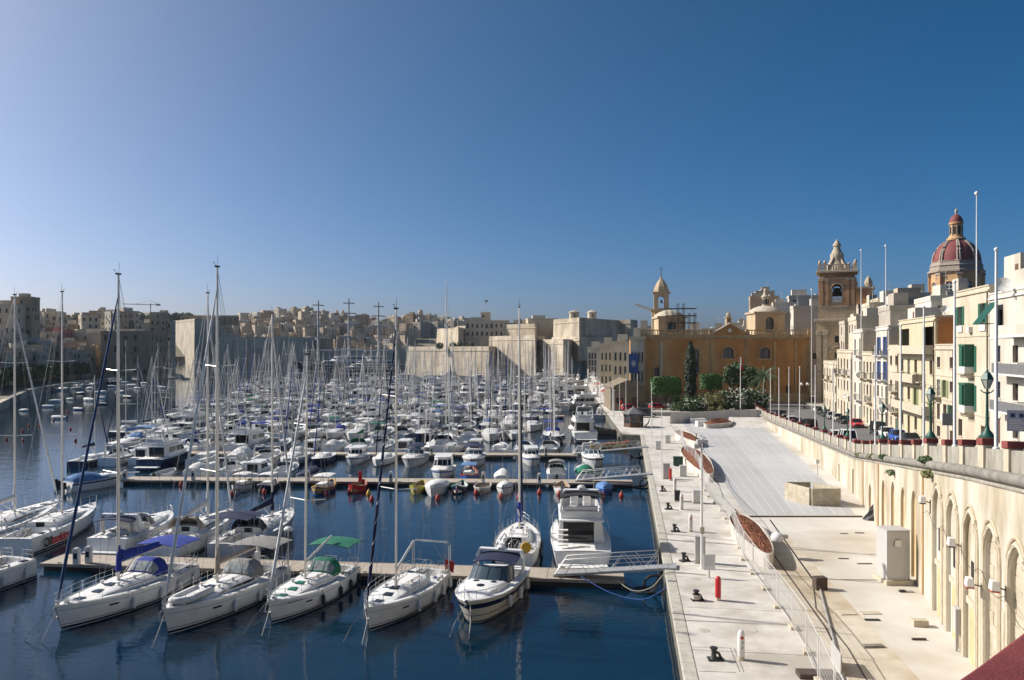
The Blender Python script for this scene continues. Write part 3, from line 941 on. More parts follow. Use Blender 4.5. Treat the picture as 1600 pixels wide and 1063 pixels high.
  for k in range(3):
   MB().obox((H.x(.08 + .07 * k, zc0), (-1) ** k * B * .31, H.sh(.1) - .015), (.55, .42, .10), .1 * k).build('cushion', ['cloth_navy', 'cloth_white', 'cloth_grey'][(seed + k) % 3], T, bevel=.04)
 zc = H.sh(.15)
 if fine:
  m = MB()
  for sg in (1, -1):
   m.box(H.x(.05, zc), sg * B * .40 if sg < 0 else B * .22, zc - .4, H.x(.28, zc), -B * .22 if sg < 0 else sg * B * .40, zc - .02)
  m.build('cockpit_bench', 'deck_white', T)
  MB().obox((H.x(.17, zc), 0, zc - .42), (.9, .3, .75)).build('cockpit_table', 'cloth_grey', T, bevel=.03)
  MB().box(H.x(.312, zc) - .03, -.35, zc - .3, H.x(.312, zc) + .01, .35, zc + .42).build('companionway', 'smoked', T)
  if wheel:
   wx = H.x(.10, zc)
   ring = [(wx - .04, .48 * cos(2 * pi * k / 18), zc + .35 + .48 * sin(2 * pi * k / 18)) for k in range(19)]
   m = MB().tube(ring, .02, 5)
   for k in range(3):
    a = pi * k / 3
    m.tube([(wx - .04, .48 * cos(a), zc + .35 + .48 * sin(a)), (wx - .04, -.48 * cos(a), zc + .35 - .48 * sin(a))], .012, 4)
   m.build('steering_wheel', 'steel', T)
 mx, mz = H.x(mu, hs), top(mu)[2] - .1
 mt = (mx + tilt, 0, mast)
 def mp_(z):
  k = (z - mz) / (mast - mz)
  return (mx + (mt[0] - mx) * k, 0, z)
 r0 = (.095 if L > 10 else .075) if fine else (.07 if L > 10 else .055)
 m = MB()
 rs = []
 for i in range(7):
  z = mz + (mast - mz) * i / 6
  rr = r0 * (1 if i < 4 else 1 - .12 * (i - 3))
  c = mp_(z)
  rs.append([(c[0] + rr * 1.25 * cos(2 * pi * k / 8), rr * .85 * sin(2 * pi * k / 8), z) for k in range(8)])
 ms = m.rings(rs).build('mast', mastmat, T, smooth=50)
 nsp = 2 if L > 9.5 else 1
 for i in range(nsp):
  z = mz + (mast - mz) * ((i + 1) / (nsp + 1) + .02)
  wd = B * .36 * (1 - .18 * i)
  c = mp_(z)
  MB().tube([(c[0] - .25, -wd, z + .08), (c[0], 0, z), (c[0] - .25, wd, z + .08)], .035, 5).build('spreader', mastmat, ms)
 if fine:
  MB().tube([(mt[0], 0, mast), (mt[0] - .1, 0, mast + .75)], .012, 4).tube([(mt[0] + .05, 0, mast), (mt[0] + .45, .05, mast + .28)], .015, 4).tube([(mt[0] + .30, -.12, mast + .28), (mt[0] + .52, .18, mast + .28)], .018, 4) \
   .obox((mt[0], 0, mast), (.34, .16, .10)).build('masthead_vane', 'iron_black', ms)
 bz = mz + 1.15
 bl = boom_len or (L * .36)
 g0, g1 = (mx - .12, 0, bz), (mx - bl, 0, bz + .1 + boomup)
 MB().tube([g0, g1], .075 if fine else .07, 8).build('boom', mastmat, T, smooth=50)
 if cover:
  sailcover((g0[0] - .05, 0, bz + .04), (g1[0] + .2, 0, g1[2] + .04), cover_h, cover_h * .42, .17, rng).build('sail_cover', cover, T, smooth=60)
  if fine:
   MB().tube([(mx - .02, 0, bz - .5), (mx - .02, 0, bz + 1.1)], .19, 8, r1=.11).build('cover_collar', cover, T, smooth=60)
 m = MB().tube([g0, (mx - .05, 0, bz - .05)], .05, 5)
 m.tube([(mx - bl * .35, 0, bz - .02), (mx - .1, 0, mz + .15)], .035, 5)
 m.build('kicker', mastmat, T)
 f0, f1 = (H.x(.985, hb), 0, hb + .12), mp_(mast * .94)
 gl = MB()
 rs = []
 for i in range(13):
  t = i / 12
  c = [f0[k] + (f1[k] - f0[k]) * t for k in range(3)]
  rr = .02 if t < .035 or t > .96 else (.105 if fine else .09) * (1 - .45 * t)
  rs.append([(c[0] + rr * cos(2 * pi * k / 7), c[1] + rr * sin(2 * pi * k / 7), c[2]) for k in range(7)])
 if genoa:
  gl.rings(rs).build('furled_genoa', genoa, T, smooth=60)
  if fine:
   if spiral:
    MB().tube([(f0[0] + (f1[0] - f0[0]) * t + .1 * (1 - .42 * t) * cos(t * 90), .1 * (1 - .42 * t) * sin(t * 90), f0[2] + (f1[2] - f0[2]) * t) for t in [.05 + .9 * i / 200 for i in range(201)]], .022, 3).build('spiral_tape', 'cloth_white', T)
   MB().lathe([(.02, 0), (.13, .02), (.13, .06), (.05, .08), (.05, .16), (.13, .18), (.13, .22), (.02, .24)], 10, (f0[0], 0, hb + .08)).build('furling_drum', 'steel', T)
 wr = .011 if fine else .016
 m = MB()
 for sg in (1, -1):
  cp = H.side(mu - .02, 1.0)
  sp = B * .36
  zsp = mz + (mast - mz) * (1 / (nsp + 1) + .02)
  c1, c2 = mp_(zsp + .08), mp_(mast * .97)
  m.tube([(cp[0], sg * (cp[1] - .12), cp[2]), (c1[0] - .25, sg * sp, zsp + .08), c2], wr, 3)
  m.tube([(cp[0] - .35, sg * (cp[1] - .12), cp[2]), mp_(zsp)], wr, 3)
  m.tube([(-L / 2 + .25, sg * B * .3, hs + .05), (-L / 2 + 1.6, 0, hs + 3.2)], wr, 3)
 m.tube([(-L / 2 + 1.6, 0, hs + 3.2), mt], wr, 3)
 m.tube([(mx - bl + .1, 0, g1[2] + .1), mt], wr * .7, 3)
 if not genoa:
  m.tube([f0, f1], wr, 3)
 m.build('rigging', 'wire', T)
 if rails:
  m = MB()
  zb = hb + .02
  bw = H.b(.93)
  for hh in (.35, .66):
   m.tube([(H.x(.90, hb), H.b(.90) - .05, H.sh(.9) + hh * .95), (H.x(.965, hb), H.b(.965) + .02, zb + hh), (L / 2 + .05, 0, zb + hh + .03), (H.x(.965, hb), -H.b(.965) - .02, zb + hh), (H.x(.90, hb), -H.b(.90) + .05, H.sh(.9) + hh * .95)], .016, 5)
  for u in (.90, .96):
   for sg in (1, -1):
    m.tube([(H.x(u, hb), sg * (H.b(u) - .04), H.sh(u)), (H.x(u, hb), sg * (H.b(u) - .03), H.sh(u) + .66)], .016, 5)
  m.build('pulpit', 'steel', T)
  m = MB()
  for hh in (.32, .62):
   m.tube([(H.x(.14, hs), B * .43, hs + hh), (H.x(.015, hs), B * .36, hs + hh), (H.x(.0, hs) + .1, .45, hs + hh)], .016, 5)
   m.tube([(H.x(.14, hs), -B * .43, hs + hh), (H.x(.015, hs), -B * .36, hs + hh), (H.x(.0, hs) + .1, -.45, hs + hh)], .016, 5)
  for sg in (1, -1):
   for x, y in ((H.x(.14, hs), B * .43), (H.x(.015, hs), B * .36), (H.x(0, hs) + .1, .45)):
    m.tube([(x, sg * y, hs - .02), (x, sg * y, hs + .62)], .016, 5)
  m.build('pushpit', 'steel', T)
  m = MB()
  for sg in (1, -1):
   line_ = [(.14, hs), (.28, 0), (.42, 0), (.56, 0), (.68, 0), (.79, 0), (.90, 0)]
   for hh in (.32, .62):
    m.tube([(H.x(u, H.sh(u)), sg * (H.b(u) - .06), H.sh(u) + hh) for u, _ in line_], .008, 3)
   for u, _ in line_[1:-1]:
    m.tube([(H.x(u, H.sh(u)), sg * (H.b(u) - .06), H.sh(u)), (H.x(u, H.sh(u)), sg * (H.b(u) - .06), H.sh(u) + .64)], .013, 4)
  m.build('lifeline', 'steel', T)
 if dodger:
  x0, x1 = H.x(.40, hs), H.x(.285, hs)
  zt = top(.36)[2] - .25
  dg = hood(x0, x1, B * .33, zt, .95 if fine else .85).build('spray_hood', dodger, T, smooth=50)
  mod = dg.modifiers.new('thick', 'SOLIDIFY')
  mod.thickness = .02
  if fine:
   m = MB()
   for j0, j1 in ((.10, .36), (.39, .61), (.64, .90)):
    rs = []
    for t in (.06, .16, .30, .44):
     hh = .95 * (.12 + .88 * min(1, (t * 1.9)) ** .6)
     ww = B * .33 * (.86 + .14 * t)
     x = x0 + (x1 - x0) * t
     rs.append([(x + .015, ww * 1.01 * cos(pi * (j0 + (j1 - j0) * k / 4)), zt + .02 + hh * min(1, 1.25 * sin(pi * (j0 + (j1 - j0) * k / 4))) ** .8) for k in range(5)])
    m.rings(rs, closed=False, caps=False)
   m.build('hood_window', 'clear_vinyl', dg)
 if bimini:
  zb_ = hs + 1.88
  bm = awning(H.x(.0, hs), H.x(.25, hs), B * .44, zb_, .16, slope=-.02).build('bimini', bimini, T, smooth=40)
  for u0, u1 in ((.12, .03), (.13, .225), (.125, .13))[:3 if fine else 2]:
   MB().tube([(H.x(u0, hs), B * .42, hs), (H.x(u1, hs), B * .40, zb_ - .02), (H.x(u1, hs), 0, zb_ + .10), (H.x(u1, hs), -B * .40, zb_ - .02), (H.x(u0, hs), -B * .42, hs)], .016, 5).build('bimini_hoop', 'steel', bm)
 if arch:
  m = MB()
  for u in (.01, .05):
   m.tube([(H.x(u, hs), B * .38, hs), (H.x(u, hs), B * .38, hs + 1.75), (H.x(u, hs), B * .33, hs + 1.95), (H.x(u, hs), -B * .33, hs + 1.95), (H.x(u, hs), -B * .38, hs + 1.75), (H.x(u, hs), -B * .38, hs)], .03, 6)
  m.build('stern_arch', 'steel', T)
 if davits:
  MB().tube([(-L / 2 + .2, B * .33, hs), (-L / 2 + .2, B * .33, hs + 2.4)], .05, 6).lathe([(.02, 0), (.28, .03), (.30, .15), (.2, .26), (.02, .28)], 12, (-L / 2 + .2, B * .33, hs + 2.4)).build('radar_post', 'cloth_white', T, smooth=50)
  MB().obox((-L / 2 + .15, -B * .30, hs + .1), (.35, .28, .75)).tube([(-L / 2 + .1, -B * .30, hs + .85), (-L / 2 + .1, -B * .30, hs + 1.3)], .12, 8).build('outboard', 'cloth_white', T, bevel=.04)
 if dinghy:
  x, z = H.x(.80, hb), H.sh(.8) + .28
  pts = [(x - 1.45, .52, z), (x + .6, .52, z), (x + 1.15, .25, z + .06), (x + 1.25, 0, z + .08), (x + 1.15, -.25, z + .06), (x + .6, -.52, z), (x - 1.45, -.52, z)]
  MB().tube(pts, .20, 10).box(x - 1.2, -.5, z - .1, x + .8, .5, z + .02).build('tender', 'cloth_white', T, smooth=60)
 if fenders:
  us = [(.62, 1), (.42, 1), (.26, 1), (.10, 1), (.30, -1), (.5, -1)] if fine else [(.5, 1), (.5, -1)]
  for u, sg in us:
   p = H.side(u, .55, .14)
   m = capsule(MB(), (p[0], sg * p[1], p[2] - .45), .13, .7)
   if fine:
    m.tube([(p[0], sg * p[1], p[2] + .2), (p[0], sg * (H.b(u) - .06), H.sh(u) + .35)], .012, 3)
   m.build('fender', fenders, T, smooth=50)
 return T
def motorboat(name, label, cat, L=8.5, B=2.9, hs=1.05, hb=1.35, hull='gelcoat', stripe='navy_hull', trunk=True, screen=True, glass='boat_glass', top=None, arch=False, cover=None, cabin=False, fly=False,
   cuddy=None, fine=False, outboard=False, fenders=None, group=None, deckm='deck_white', seed=1, rails=True, visor=None, kind='motor', hc=None):
 T = thing(name, label, cat, group=group)
 N = 16 if fine else 9
 H = Hull(L, B, hs, hb, kind, rake=.13 * L)
 hl = H.hull(N).build('hull', hull, T, smooth=45)
 if stripe:
  (H.band(.62, .82, n=N) if fine else H.band(.72, .86, n=N)).build('side_stripe', stripe, hl, smooth=50)
  if fine:
   H.band(.30, .33, n=N).build('boot_line', stripe, hl, smooth=50)
   H.band(.02, .08, n=N).build('boot_stripe', stripe, hl, smooth=50)
 m = MB()
 for sg in (1, -1):
  m.tube([(p[0], sg * p[1], p[2]) for p in (H.side(i / N, .985, .02) for i in range(N + 1))], .05 if fine else .04, 5)
 m.build('rub_rail', 'gelcoat' if fine else 'cloth_white', T)
 ck = (.04, .44, .74, .5)
 H.deck(ck if not cabin else None, n=N).build('deck', deckm, T, smooth=35)
 if trunk:
  tr, side, topf = H.trunk(.46, .90, .34 if not fine else .36, .74, n=9, front=.0)
  tr.build('foredeck_trunk', deckm, T, smooth=45)
  if fine:
   for u, y, r in ((.60, .55, .2), (.60, -.55, .2), (.70, 0, .26)):
    c = topf(u, y)
    MB().lathe([(r, -.06), (r, .02), (r * .85, .04), (.02, .045)], 14, (c[0], c[1], c[2] - .02)).build('hatch', 'smoked', T, smooth=40)
 zc = H.sh(.4)
 if screen and not cabin:
  x0, x1 = H.x(.60, hs), H.x(.44, hs)
  h = .85 if fine else .6
  w_ = B * .40
  def arc(xf, xa, ww, z, n=10):
   return [(xa + (xf - xa) * sin(pi * j / n) ** .6, ww * cos(pi * j / n), z) for j in range(n + 1)]
  lo, hi = arc(x0, x1 - .2, w_, zc + .22), arc(x0 - 1.05 * (L / 10), x1 - .7, w_ * .88, zc + .22 + h)
  ws = MB().rings([lo, hi], closed=False, caps=False).build('windscreen', glass, T, smooth=60)
  m = MB().tube(hi, .035, 5).tube(lo, .03, 5)
  for j in (0, 3, 5, 7, 10):
   m.tube([lo[j], hi[j]], .028, 4)
  m.build('screen_frame', visor or 'gelcoat', ws)
 if fine and not cabin and not fly:
  for y in (-.65, .65):
   MB().obox((H.x(.40, hs), y, zc - .48), (.5, .55, .95)).obox((H.x(.365, hs), y, zc + .2), (.16, .55, .62)).build('seat', 'deck_white', T, bevel=.06)
  MB().box(H.x(.06, hs), -B * .34, zc - .5, H.x(.13, hs), B * .34, zc + .0).build('bench', 'deck_white', T, bevel=.05)
  MB().box(H.x(.07, hs) - 1.3, -B * .42, .28, H.x(.02, hs) + .1, B * .42, .40).build('swim_platform', 'gelcoat', T, bevel=.04)
 if arch:
  xa = H.x(.24, hs)
  zt = zc + 1.55
  m = MB()
  rs = []
  n = 12
  for j in range(n + 1):
   a = pi * j / n
   y = B * .46 * cos(a)
   y = max(-B * .46, min(B * .46, y * 1.25))
   z = zc + (zt - zc) * min(1, 1.45 * sin(a))
   xx = xa + .7 * (z - zc) / (zt - zc) * (-.4)
   rs.append([(xx - .22, y, z), (xx + .22, y, z), (xx + .22, y * .93, z - .12), (xx - .22, y * .93, z - .12)])
  m.rings(rs).build('radar_arch', 'gelcoat', T, smooth=50)
  MB().lathe([(.02, 0), (.25, .02), (.27, .12), (.18, .22), (.02, .24)], 12, (xa - .3, 0, zt)).tube([(xa - .3, .7, zt), (xa - .5, .7, zt + 1.9)], .012, 4).build('radar_dome', 'cloth_white', T, smooth=50)
 if top:
  x0, x1 = (H.x(.10, hs), H.x(.40, hs)) if fine else (H.x(.14, hs), H.x(.5, hs))
  zt = zc + (1.2 if fine else 1.35)
  bm = awning(x0, x1, B * .40, zt, .20, th=.05, slope=-.08).build('bimini', top, T, smooth=40)
  for x in (x0 + .1, x1 - .1):
   MB().tube([(x, B * .40, zc - .05), (x, B * .39, zt - .1), (x, 0, zt), (x, -B * .39, zt - .1), (x, -B * .40, zc - .05)], .018, 4).build('bimini_hoop', 'steel', bm)
 if cover:
  rng = random.Random(seed)
  rs = []
  for i in range(9):
   u = .02 + (.62 if trunk else .90) * i / 8
   t = i / 8
   hh = (.28 + .85 * max(0, sin(pi * min(1, t * 1.05 + .06))) ** .7) * (.62 if L < 6 else .8)
   ww, z, x = H.b(u) * .99, H.sh(u), H.x(u, hs)
   rs.append([(x, ww * a, z + hh * b_ * rng.uniform(.93, 1.05)) for a, b_ in ((1.02, -.12), (.96, .2), (.66, .62), (.28, .95), (0, 1.0), (-.28, .95), (-.66, .62), (-.96, .2), (-1.02, -.12))])
  m = MB().rings(rs, closed=False, caps=False)
  k = 9
  m.f.append(tuple(range(k)))
  m.f.append(tuple(len(m.v) - k + j for j in reversed(range(k))))
  m.build('cover', cover, T, smooth=50)
 if cabin:
  u0, u1 = (.20, .66) if not fly else (.22, .70)
  x0, x1 = H.x(u0, hs), H.x(u1, hs)
  zd = H.sh(.4)
  hc = hc or (1.45 if L > 8 else 1.15)
  w0, w1 = B * .40, B * .35
  rk = .9 if L > 8 else .5
  lo = [(x0, -w0), (x1 - .3, -w0), (x1, -w0 * .6), (x1, w0 * .6), (x1 - .3, w0), (x0, w0)]
  hi = [(x0, -w1), (x1 - .3 - rk, -w1), (x1 - rk, -w1 * .6), (x1 - rk, w1 * .6), (x1 - .3 - rk, w1), (x0, w1)]
  def ringat(f, off=0.0):
   z = zd - .05 + (hc + .05) * f
   return [((a[0] + (b_[0] - a[0]) * f) + (off if i in (2, 3) else off * .5 if i in (1, 4) else -off), (a[1] + (b_[1] - a[1]) * f) + (off if a[1] > 0 else -off), z) for i, (a, b_) in enumerate(zip(lo, hi))]
  MB().rings([ringat(0), ringat(1)]).build('cabin', 'gelcoat', T, bevel=.04)
  ra, rb = ringat(.40, .012), ringat(.86, .012)
  for i, nm in ((0, 'side_window'), (1, 'corner_window'), (2, 'windscreen'), (3, 'corner_window'), (4, 'side_window')):
   j = i + 1
   def mix(p, q, t):
    return tuple(p[k] + (q[k] - p[k]) * t for k in range(3))
   e = .06
   for s0, s1 in (((.06, .48), (.52, .95)) if i in (0, 2, 4) else ((.1, .9),)):
    MB().add([mix(ra[i], ra[j], s0), mix(ra[i], ra[j], s1), mix(rb[i], rb[j], s1), mix(rb[i], rb[j], s0)], [(0, 1, 2, 3)]).build(nm, 'smoked', T)
  MB().box(x0 - .03, -w0 * .55, zd - .05, x0 - .01, w0 * .75, zd + hc * .86).build('saloon_door', 'smoked', T)
  zr = zd + hc
  rf = [(x0 - (1.5 if fly else .4), -w1 * 1.08), (x1 - rk - .2, -w1 * 1.05), (x1 - rk + .25, -w1 * .55), (x1 - rk + .25, w1 * .55), (x1 - rk - .2, w1 * 1.05), (x0 - (1.5 if fly else .4), w1 * 1.08)]
  MB().prism(rf, zr + .003, zr + .13).build('cabin_roof', 'gelcoat', T, bevel=.04)
  if fly:
   zf = zr + .13
   co = [(x0 - .9, -w1 * .98), (x1 - rk - 1.1, -w1 * .95), (x1 - rk - .5, -w1 * .5), (x1 - rk - .5, w1 * .5), (x1 - rk - 1.1, w1 * .95), (x0 - .9, w1 * .98)]
   ci = [(a * .97 + (x0 + x1) / 2 * .03, b_ * .90) for a, b_ in co]
   MB().rings([[(a, b_, zf) for a, b_ in co], [(a, b_, zf + .55) for a, b_ in co], [(a, b_, zf + .55) for a, b_ in ci], [(a, b_, zf) for a, b_ in ci]], caps=False).build('fly_coaming', 'gelcoat', T)
   MB().add([(co[i][0] - .05, co[i][1], zf + .55) for i in range(1, 5)] + [(co[i][0] - .45, co[i][1] * .96, zf + .95) for i in range(1, 5)], [(0, 1, 5, 4), (1, 2, 6, 5), (2, 3, 7, 6)]).build('fly_screen', 'smoked', T)
   for y in (-.6, .4):
    MB().obox((x1 - rk - 2.0, y, zf), (.55, .6, .55)).obox((x1 - rk - 2.3, y, zf + .55), (.16, .6, .6)).build('helm_seat', 'deck_white', T, bevel=.08)
   MB().box(x0 - .7, -w1 * .8, zf, x0 - .1, w1 * .8, zf + .55).box(x0 - .75, -w1 * .8, zf + .55, x0 - .5, w1 * .8, zf + .9).build('fly_bench', 'deck_white', T, bevel=.06)
   for sg in (1, -1):
    MB().rings([[(x0 - .5 + dx + a * .18, sg * (w1 * 1.0 - t * .25) + b_ * .06, zf + .4 + t * 1.7) for a, b_ in ((-1, -1), (1, -1), (1, 1), (-1, 1))] for t, dx in ((0, 0), (.6, -.25), (1, -.3))]).build('arch_leg', 'gelcoat', T)
   m = MB().box(x0 - 1.05, -w1 * .82, zf + 2.08, x0 - .5, w1 * .82, zf + 2.18)
   m.build('arch_top', 'gelcoat', T, bevel=.03)
   MB().lathe([(.02, 0), (.3, .03), (.32, .16), (.2, .28), (.02, .3)], 12, (x0 - .78, 0, zf + 2.185)).build('radar_dome', 'cloth_white', T, smooth=50)
   MB().tube([(x0 - .6, w1 * .6, zf + 2.15), (x0 - .8, w1 * .6, zf + 4.2)], .015, 4).tube([(x0 - .6, -w1 * .6, zf + 2.15), (x0 - .8, -w1 * .6, zf + 3.6)], .015, 4).build('antenna', 'cloth_white', T)
   MB().box(-L / 2 - 1.0, -B * .40, .32, -L / 2 + .15, B * .40, .45).build('swim_platform', 'deck_white', T, bevel=.04)
  else:
   MB().tube([(x0 + .5, 0, zr + .1), (x0 + .4, 0, zr + 1.3)], .02, 4).build('antenna', 'cloth_white', T)
 if cuddy:
  x0, x1 = H.x(.25, hs), H.x(.72, hs)
  for x in (x0, x1):
   for sg in (1, -1):
    MB().tube([(x, sg * B * .36, hs - .1), (x, sg * B * .36, hs + 1.35)], .03, 4).build('canopy_post', 'wood_brown', T)
  awning(x0 - .15, x1 + .15, B * .42, hs + 1.35, .10, .05).build('canopy', cuddy, T, smooth=40)
 if outboard:
  MB().obox((-L / 2 - .12, 0, .30), (.42, .34, .75), taper=.8).obox((-L / 2 - .15, 0, -.4), (.16, .12, .72)).build('outboard', 'black_rubber', T, bevel=.05)
 if rails and L > 6.5:
  m = MB()
  pts = []
  for sg in (1, -1):
   us = [.52, .66, .78, .88, .95, .99]
   ln = [(H.x(u, H.sh(u)), sg * H.b(u) * .93, H.sh(u) + (.5 if u > .55 else .08)) for u in us]
   m.tube(ln if sg > 0 else ln, .02, 4)
   for u in us[1:]:
    m.tube([(H.x(u, H.sh(u)), sg * H.b(u) * .93, H.sh(u)), (H.x(u, H.sh(u)), sg * H.b(u) * .93, H.sh(u) + .5)], .016, 4)
  m.tube([(H.x(.99, hb), H.b(.99) * .9, H.sh(.99) + .5), (H.x(.99, hb) + .12, 0, H.sh(1) + .5), (H.x(.99, hb), -H.b(.99) * .9, H.sh(.99) + .5)], .02, 4)
  m.build('bow_rail', 'steel', T)
 if fenders:
  for u, sg in ((.2, 1), (.42, 1), (.62, 1), (.3, -1), (.55, -1)):
   p = H.side(u, .6, .16)
   capsule(MB(), (p[0], sg * p[1], p[2] - .5), .15, .75).build('fender', fenders, T, smooth=50)
 return T
def openboat(name, label, cat, L=5.0, B=1.8, h=.62, hull='paint_blue', rim='paint_yellow', inner='teak', kind='luzzu', cover=None, canopy=None, outboard=False, group=None, rubber=False, band=None):
 T = thing(name, label, cat, group=group)
 H = Hull(L, B, h, h * 1.25, kind, rake=.06 * L, dip=.04)
 hl = H.hull(10).build('hull', hull, T, smooth=50)
 if band:
  H.band(.55, .80, n=10).build('painted_band', band, hl, smooth=50)
 m = MB()
 for sg in (1, -1):
  m.tube([(p[0], sg * p[1], p[2]) for p in (H.side(i / 12, 1.0, .0) for i in range(13))], .05 if not rubber else .2, 6)
 m.build('gunwale', rim, T, smooth=60)
 if cover:
  rs = []
  rng = random.Random(int(L * 100))
  for i in range(8):
   u = .03 + .93 * i / 7
   hh = .15 + .42 * sin(pi * (i + .5) / 8.5) * rng.uniform(.85, 1.15)
   ww, z, x = H.b(u) * 1.01, H.sh(u), H.x(u, h)
   rs.append([(x, ww * a, z + hh * b_) for a, b_ in ((1.03, -.2), (.9, .25), (.5, .75), (0, 1), (-.5, .75), (-.9, .25), (-1.03, -.2))])
  mm = MB().rings(rs, closed=False, caps=False)
  mm.f.append(tuple(range(7)))
  mm.f.append(tuple(len(mm.v) - 7 + j for j in reversed(range(7))))
  mm.build('cover', cover, T, smooth=50)
 else:
  m = MB()
  rs = []
  for i in range(11):
   u = .03 + .94 * i / 10
   rs.append([(H.x(u, h), H.b(u) * .93, H.sh(u) - .02), (H.x(u, h), H.b(u) * .8, .18), (H.x(u, h), -H.b(u) * .8, .18), (H.x(u, h), -H.b(u) * .93, H.sh(u) - .02)])
  m.rings(rs, closed=False, caps=False).build('inner_shell', inner, T, smooth=50)
  for u in (.25, .5, .72):
   MB().box(H.x(u, h) - .13, -H.b(u) * .9, h * .62, H.x(u, h) + .13, H.b(u) * .9, h * .62 + .04).build('thwart', inner, T)
 if canopy:
  x0, x1 = -L * .22, L * .16
  for x in (x0, x1):
   for sg in (1, -1):
    MB().tube([(x, sg * B * .36, h * .7), (x, sg * B * .36, h + 1.25)], .03, 4).build('canopy_post', 'wood_brown', T)
  awning(x0 - .2, x1 + .2, B * .42, h + 1.25, .08, .05).build('canopy', canopy, T, smooth=40)
  MB().box(x0 + .2, -B * .3, h * .3, x1 - .2, B * .3, h + .35).build('engine_box', 'deck_white', T, bevel=.05)
 if outboard:
  MB().obox((-L / 2 - .12, 0, .25), (.4, .32, .7), taper=.8).obox((-L / 2 - .15, 0, -.4), (.16, .12, .68)).build('outboard', 'black_rubber', T, bevel=.05)
 return T
def moor(T, stern, bow_dir, L, sc=1.0):
 """place a boat with its stern near a point, bow pointing along bow_dir"""
 d = Vector((bow_dir[0], bow_dir[1])).normalized()
 T.location = (stern[0] + d.x * L / 2, stern[1] + d.y * L / 2, 0)
 T.rotation_euler = (0, 0, atan2(d.y, d.x))
 if sc != 1.0:
  T.scale = (sc, sc, sc)
 return T
# ------------------------------------------------------------------ pontoons and gangways
def pontoon(label, A, B, wd=2.7, panel=2.5, top=.55, finger=True):
 d = Vector((B[0] - A[0], B[1] - A[1]))
 Ln, ang = d.length, atan2(d.y, d.x)
 T = thing('pontoon', label, 'pontoon', (A[0], A[1], 0), ang, 'marina pontoons')
 n = int(Ln / panel)
 pl = Ln / n
 mb = MB().box(.015, .13, top - .07, pl - .015, wd - .13, top)
 o = mb.build('deck_panel', 'pontoon_deck', T)
 for i in range(1, n):
  c = o.copy()
  COL.objects.link(c)
  c.location.x = i * pl
 MB().box(0, 0, top - .22, Ln, .12, top + .012).build('edge_beam', 'pontoon_edge', T, bevel=.02)
 MB().box(0, wd - .12, top - .22, Ln, wd, top + .012).build('edge_beam', 'pontoon_edge', T, bevel=.02)
 k = max(2, int(Ln / 9))
 f = None
 for i in range(k):
  if f is None:
   f = MB().box(.2, .18, -.4, Ln / k - .2, wd - .18, top - .08).build('float', 'pontoon_float', T)
  else:
   c = f.copy()
   COL.objects.link(c)
   c.location.x = i * Ln / k
 m = MB()
 c0 = MB().tube([(-.16, 0, .07), (.16, 0, .07)], .025, 5).tube([(-.06, 0, 0), (-.06, 0, .07)], .02, 5).tube([(.06, 0, 0), (.06, 0, .07)], .02, 5).build('cleat', 'iron_black', T)
 k = int(Ln / 4.5)
 for i in range(k):
  for y in (.06, wd - .06):
   c = c0 if (i == 0 and y < 1) else c0.copy()
   if c is not c0:
    COL.objects.link(c)
   c.location = (1.5 + i * 4.5, y, top + .012)
 return T
PN = [((-34.0, 57.3), (7.5, 52.95)), ((-46, 93.6), (14.0, 91.2)), ((-55, 117.5), (9.5, 115.2)), ((-70, 152), (3, 148)), ((-78, 186), (12, 182)), ((-86, 222), (18, 218)), ((-92, 270), (22, 262)), ((-100, 334), (26, 328))]
pl_labels = ['long beige pontoon nearest the viewer behind the big sailing yachts', 'pontoon lined with small fishing boats and red buoys', 'third pontoon from the viewer with white cruisers moored along it',
   'fourth pontoon from the viewer across the marina', 'fifth pontoon from the viewer across the marina', 'sixth pontoon from the viewer between dense boats', 'seventh pontoon from the viewer between dense boats', 'farthest pontoon of the marina near the big yachts']
for i, (A, B) in enumerate(PN):
 pontoon(pl_labels[i], A, B, panel=2.5 if i < 3 else 6)
def pont_y(i, x, far=False):
 (x0, y0), (x1, y1) = PN[i]
 return y0 + (y1 - y0) * (x - x0) / (x1 - x0) + (2.72 if far else 0)
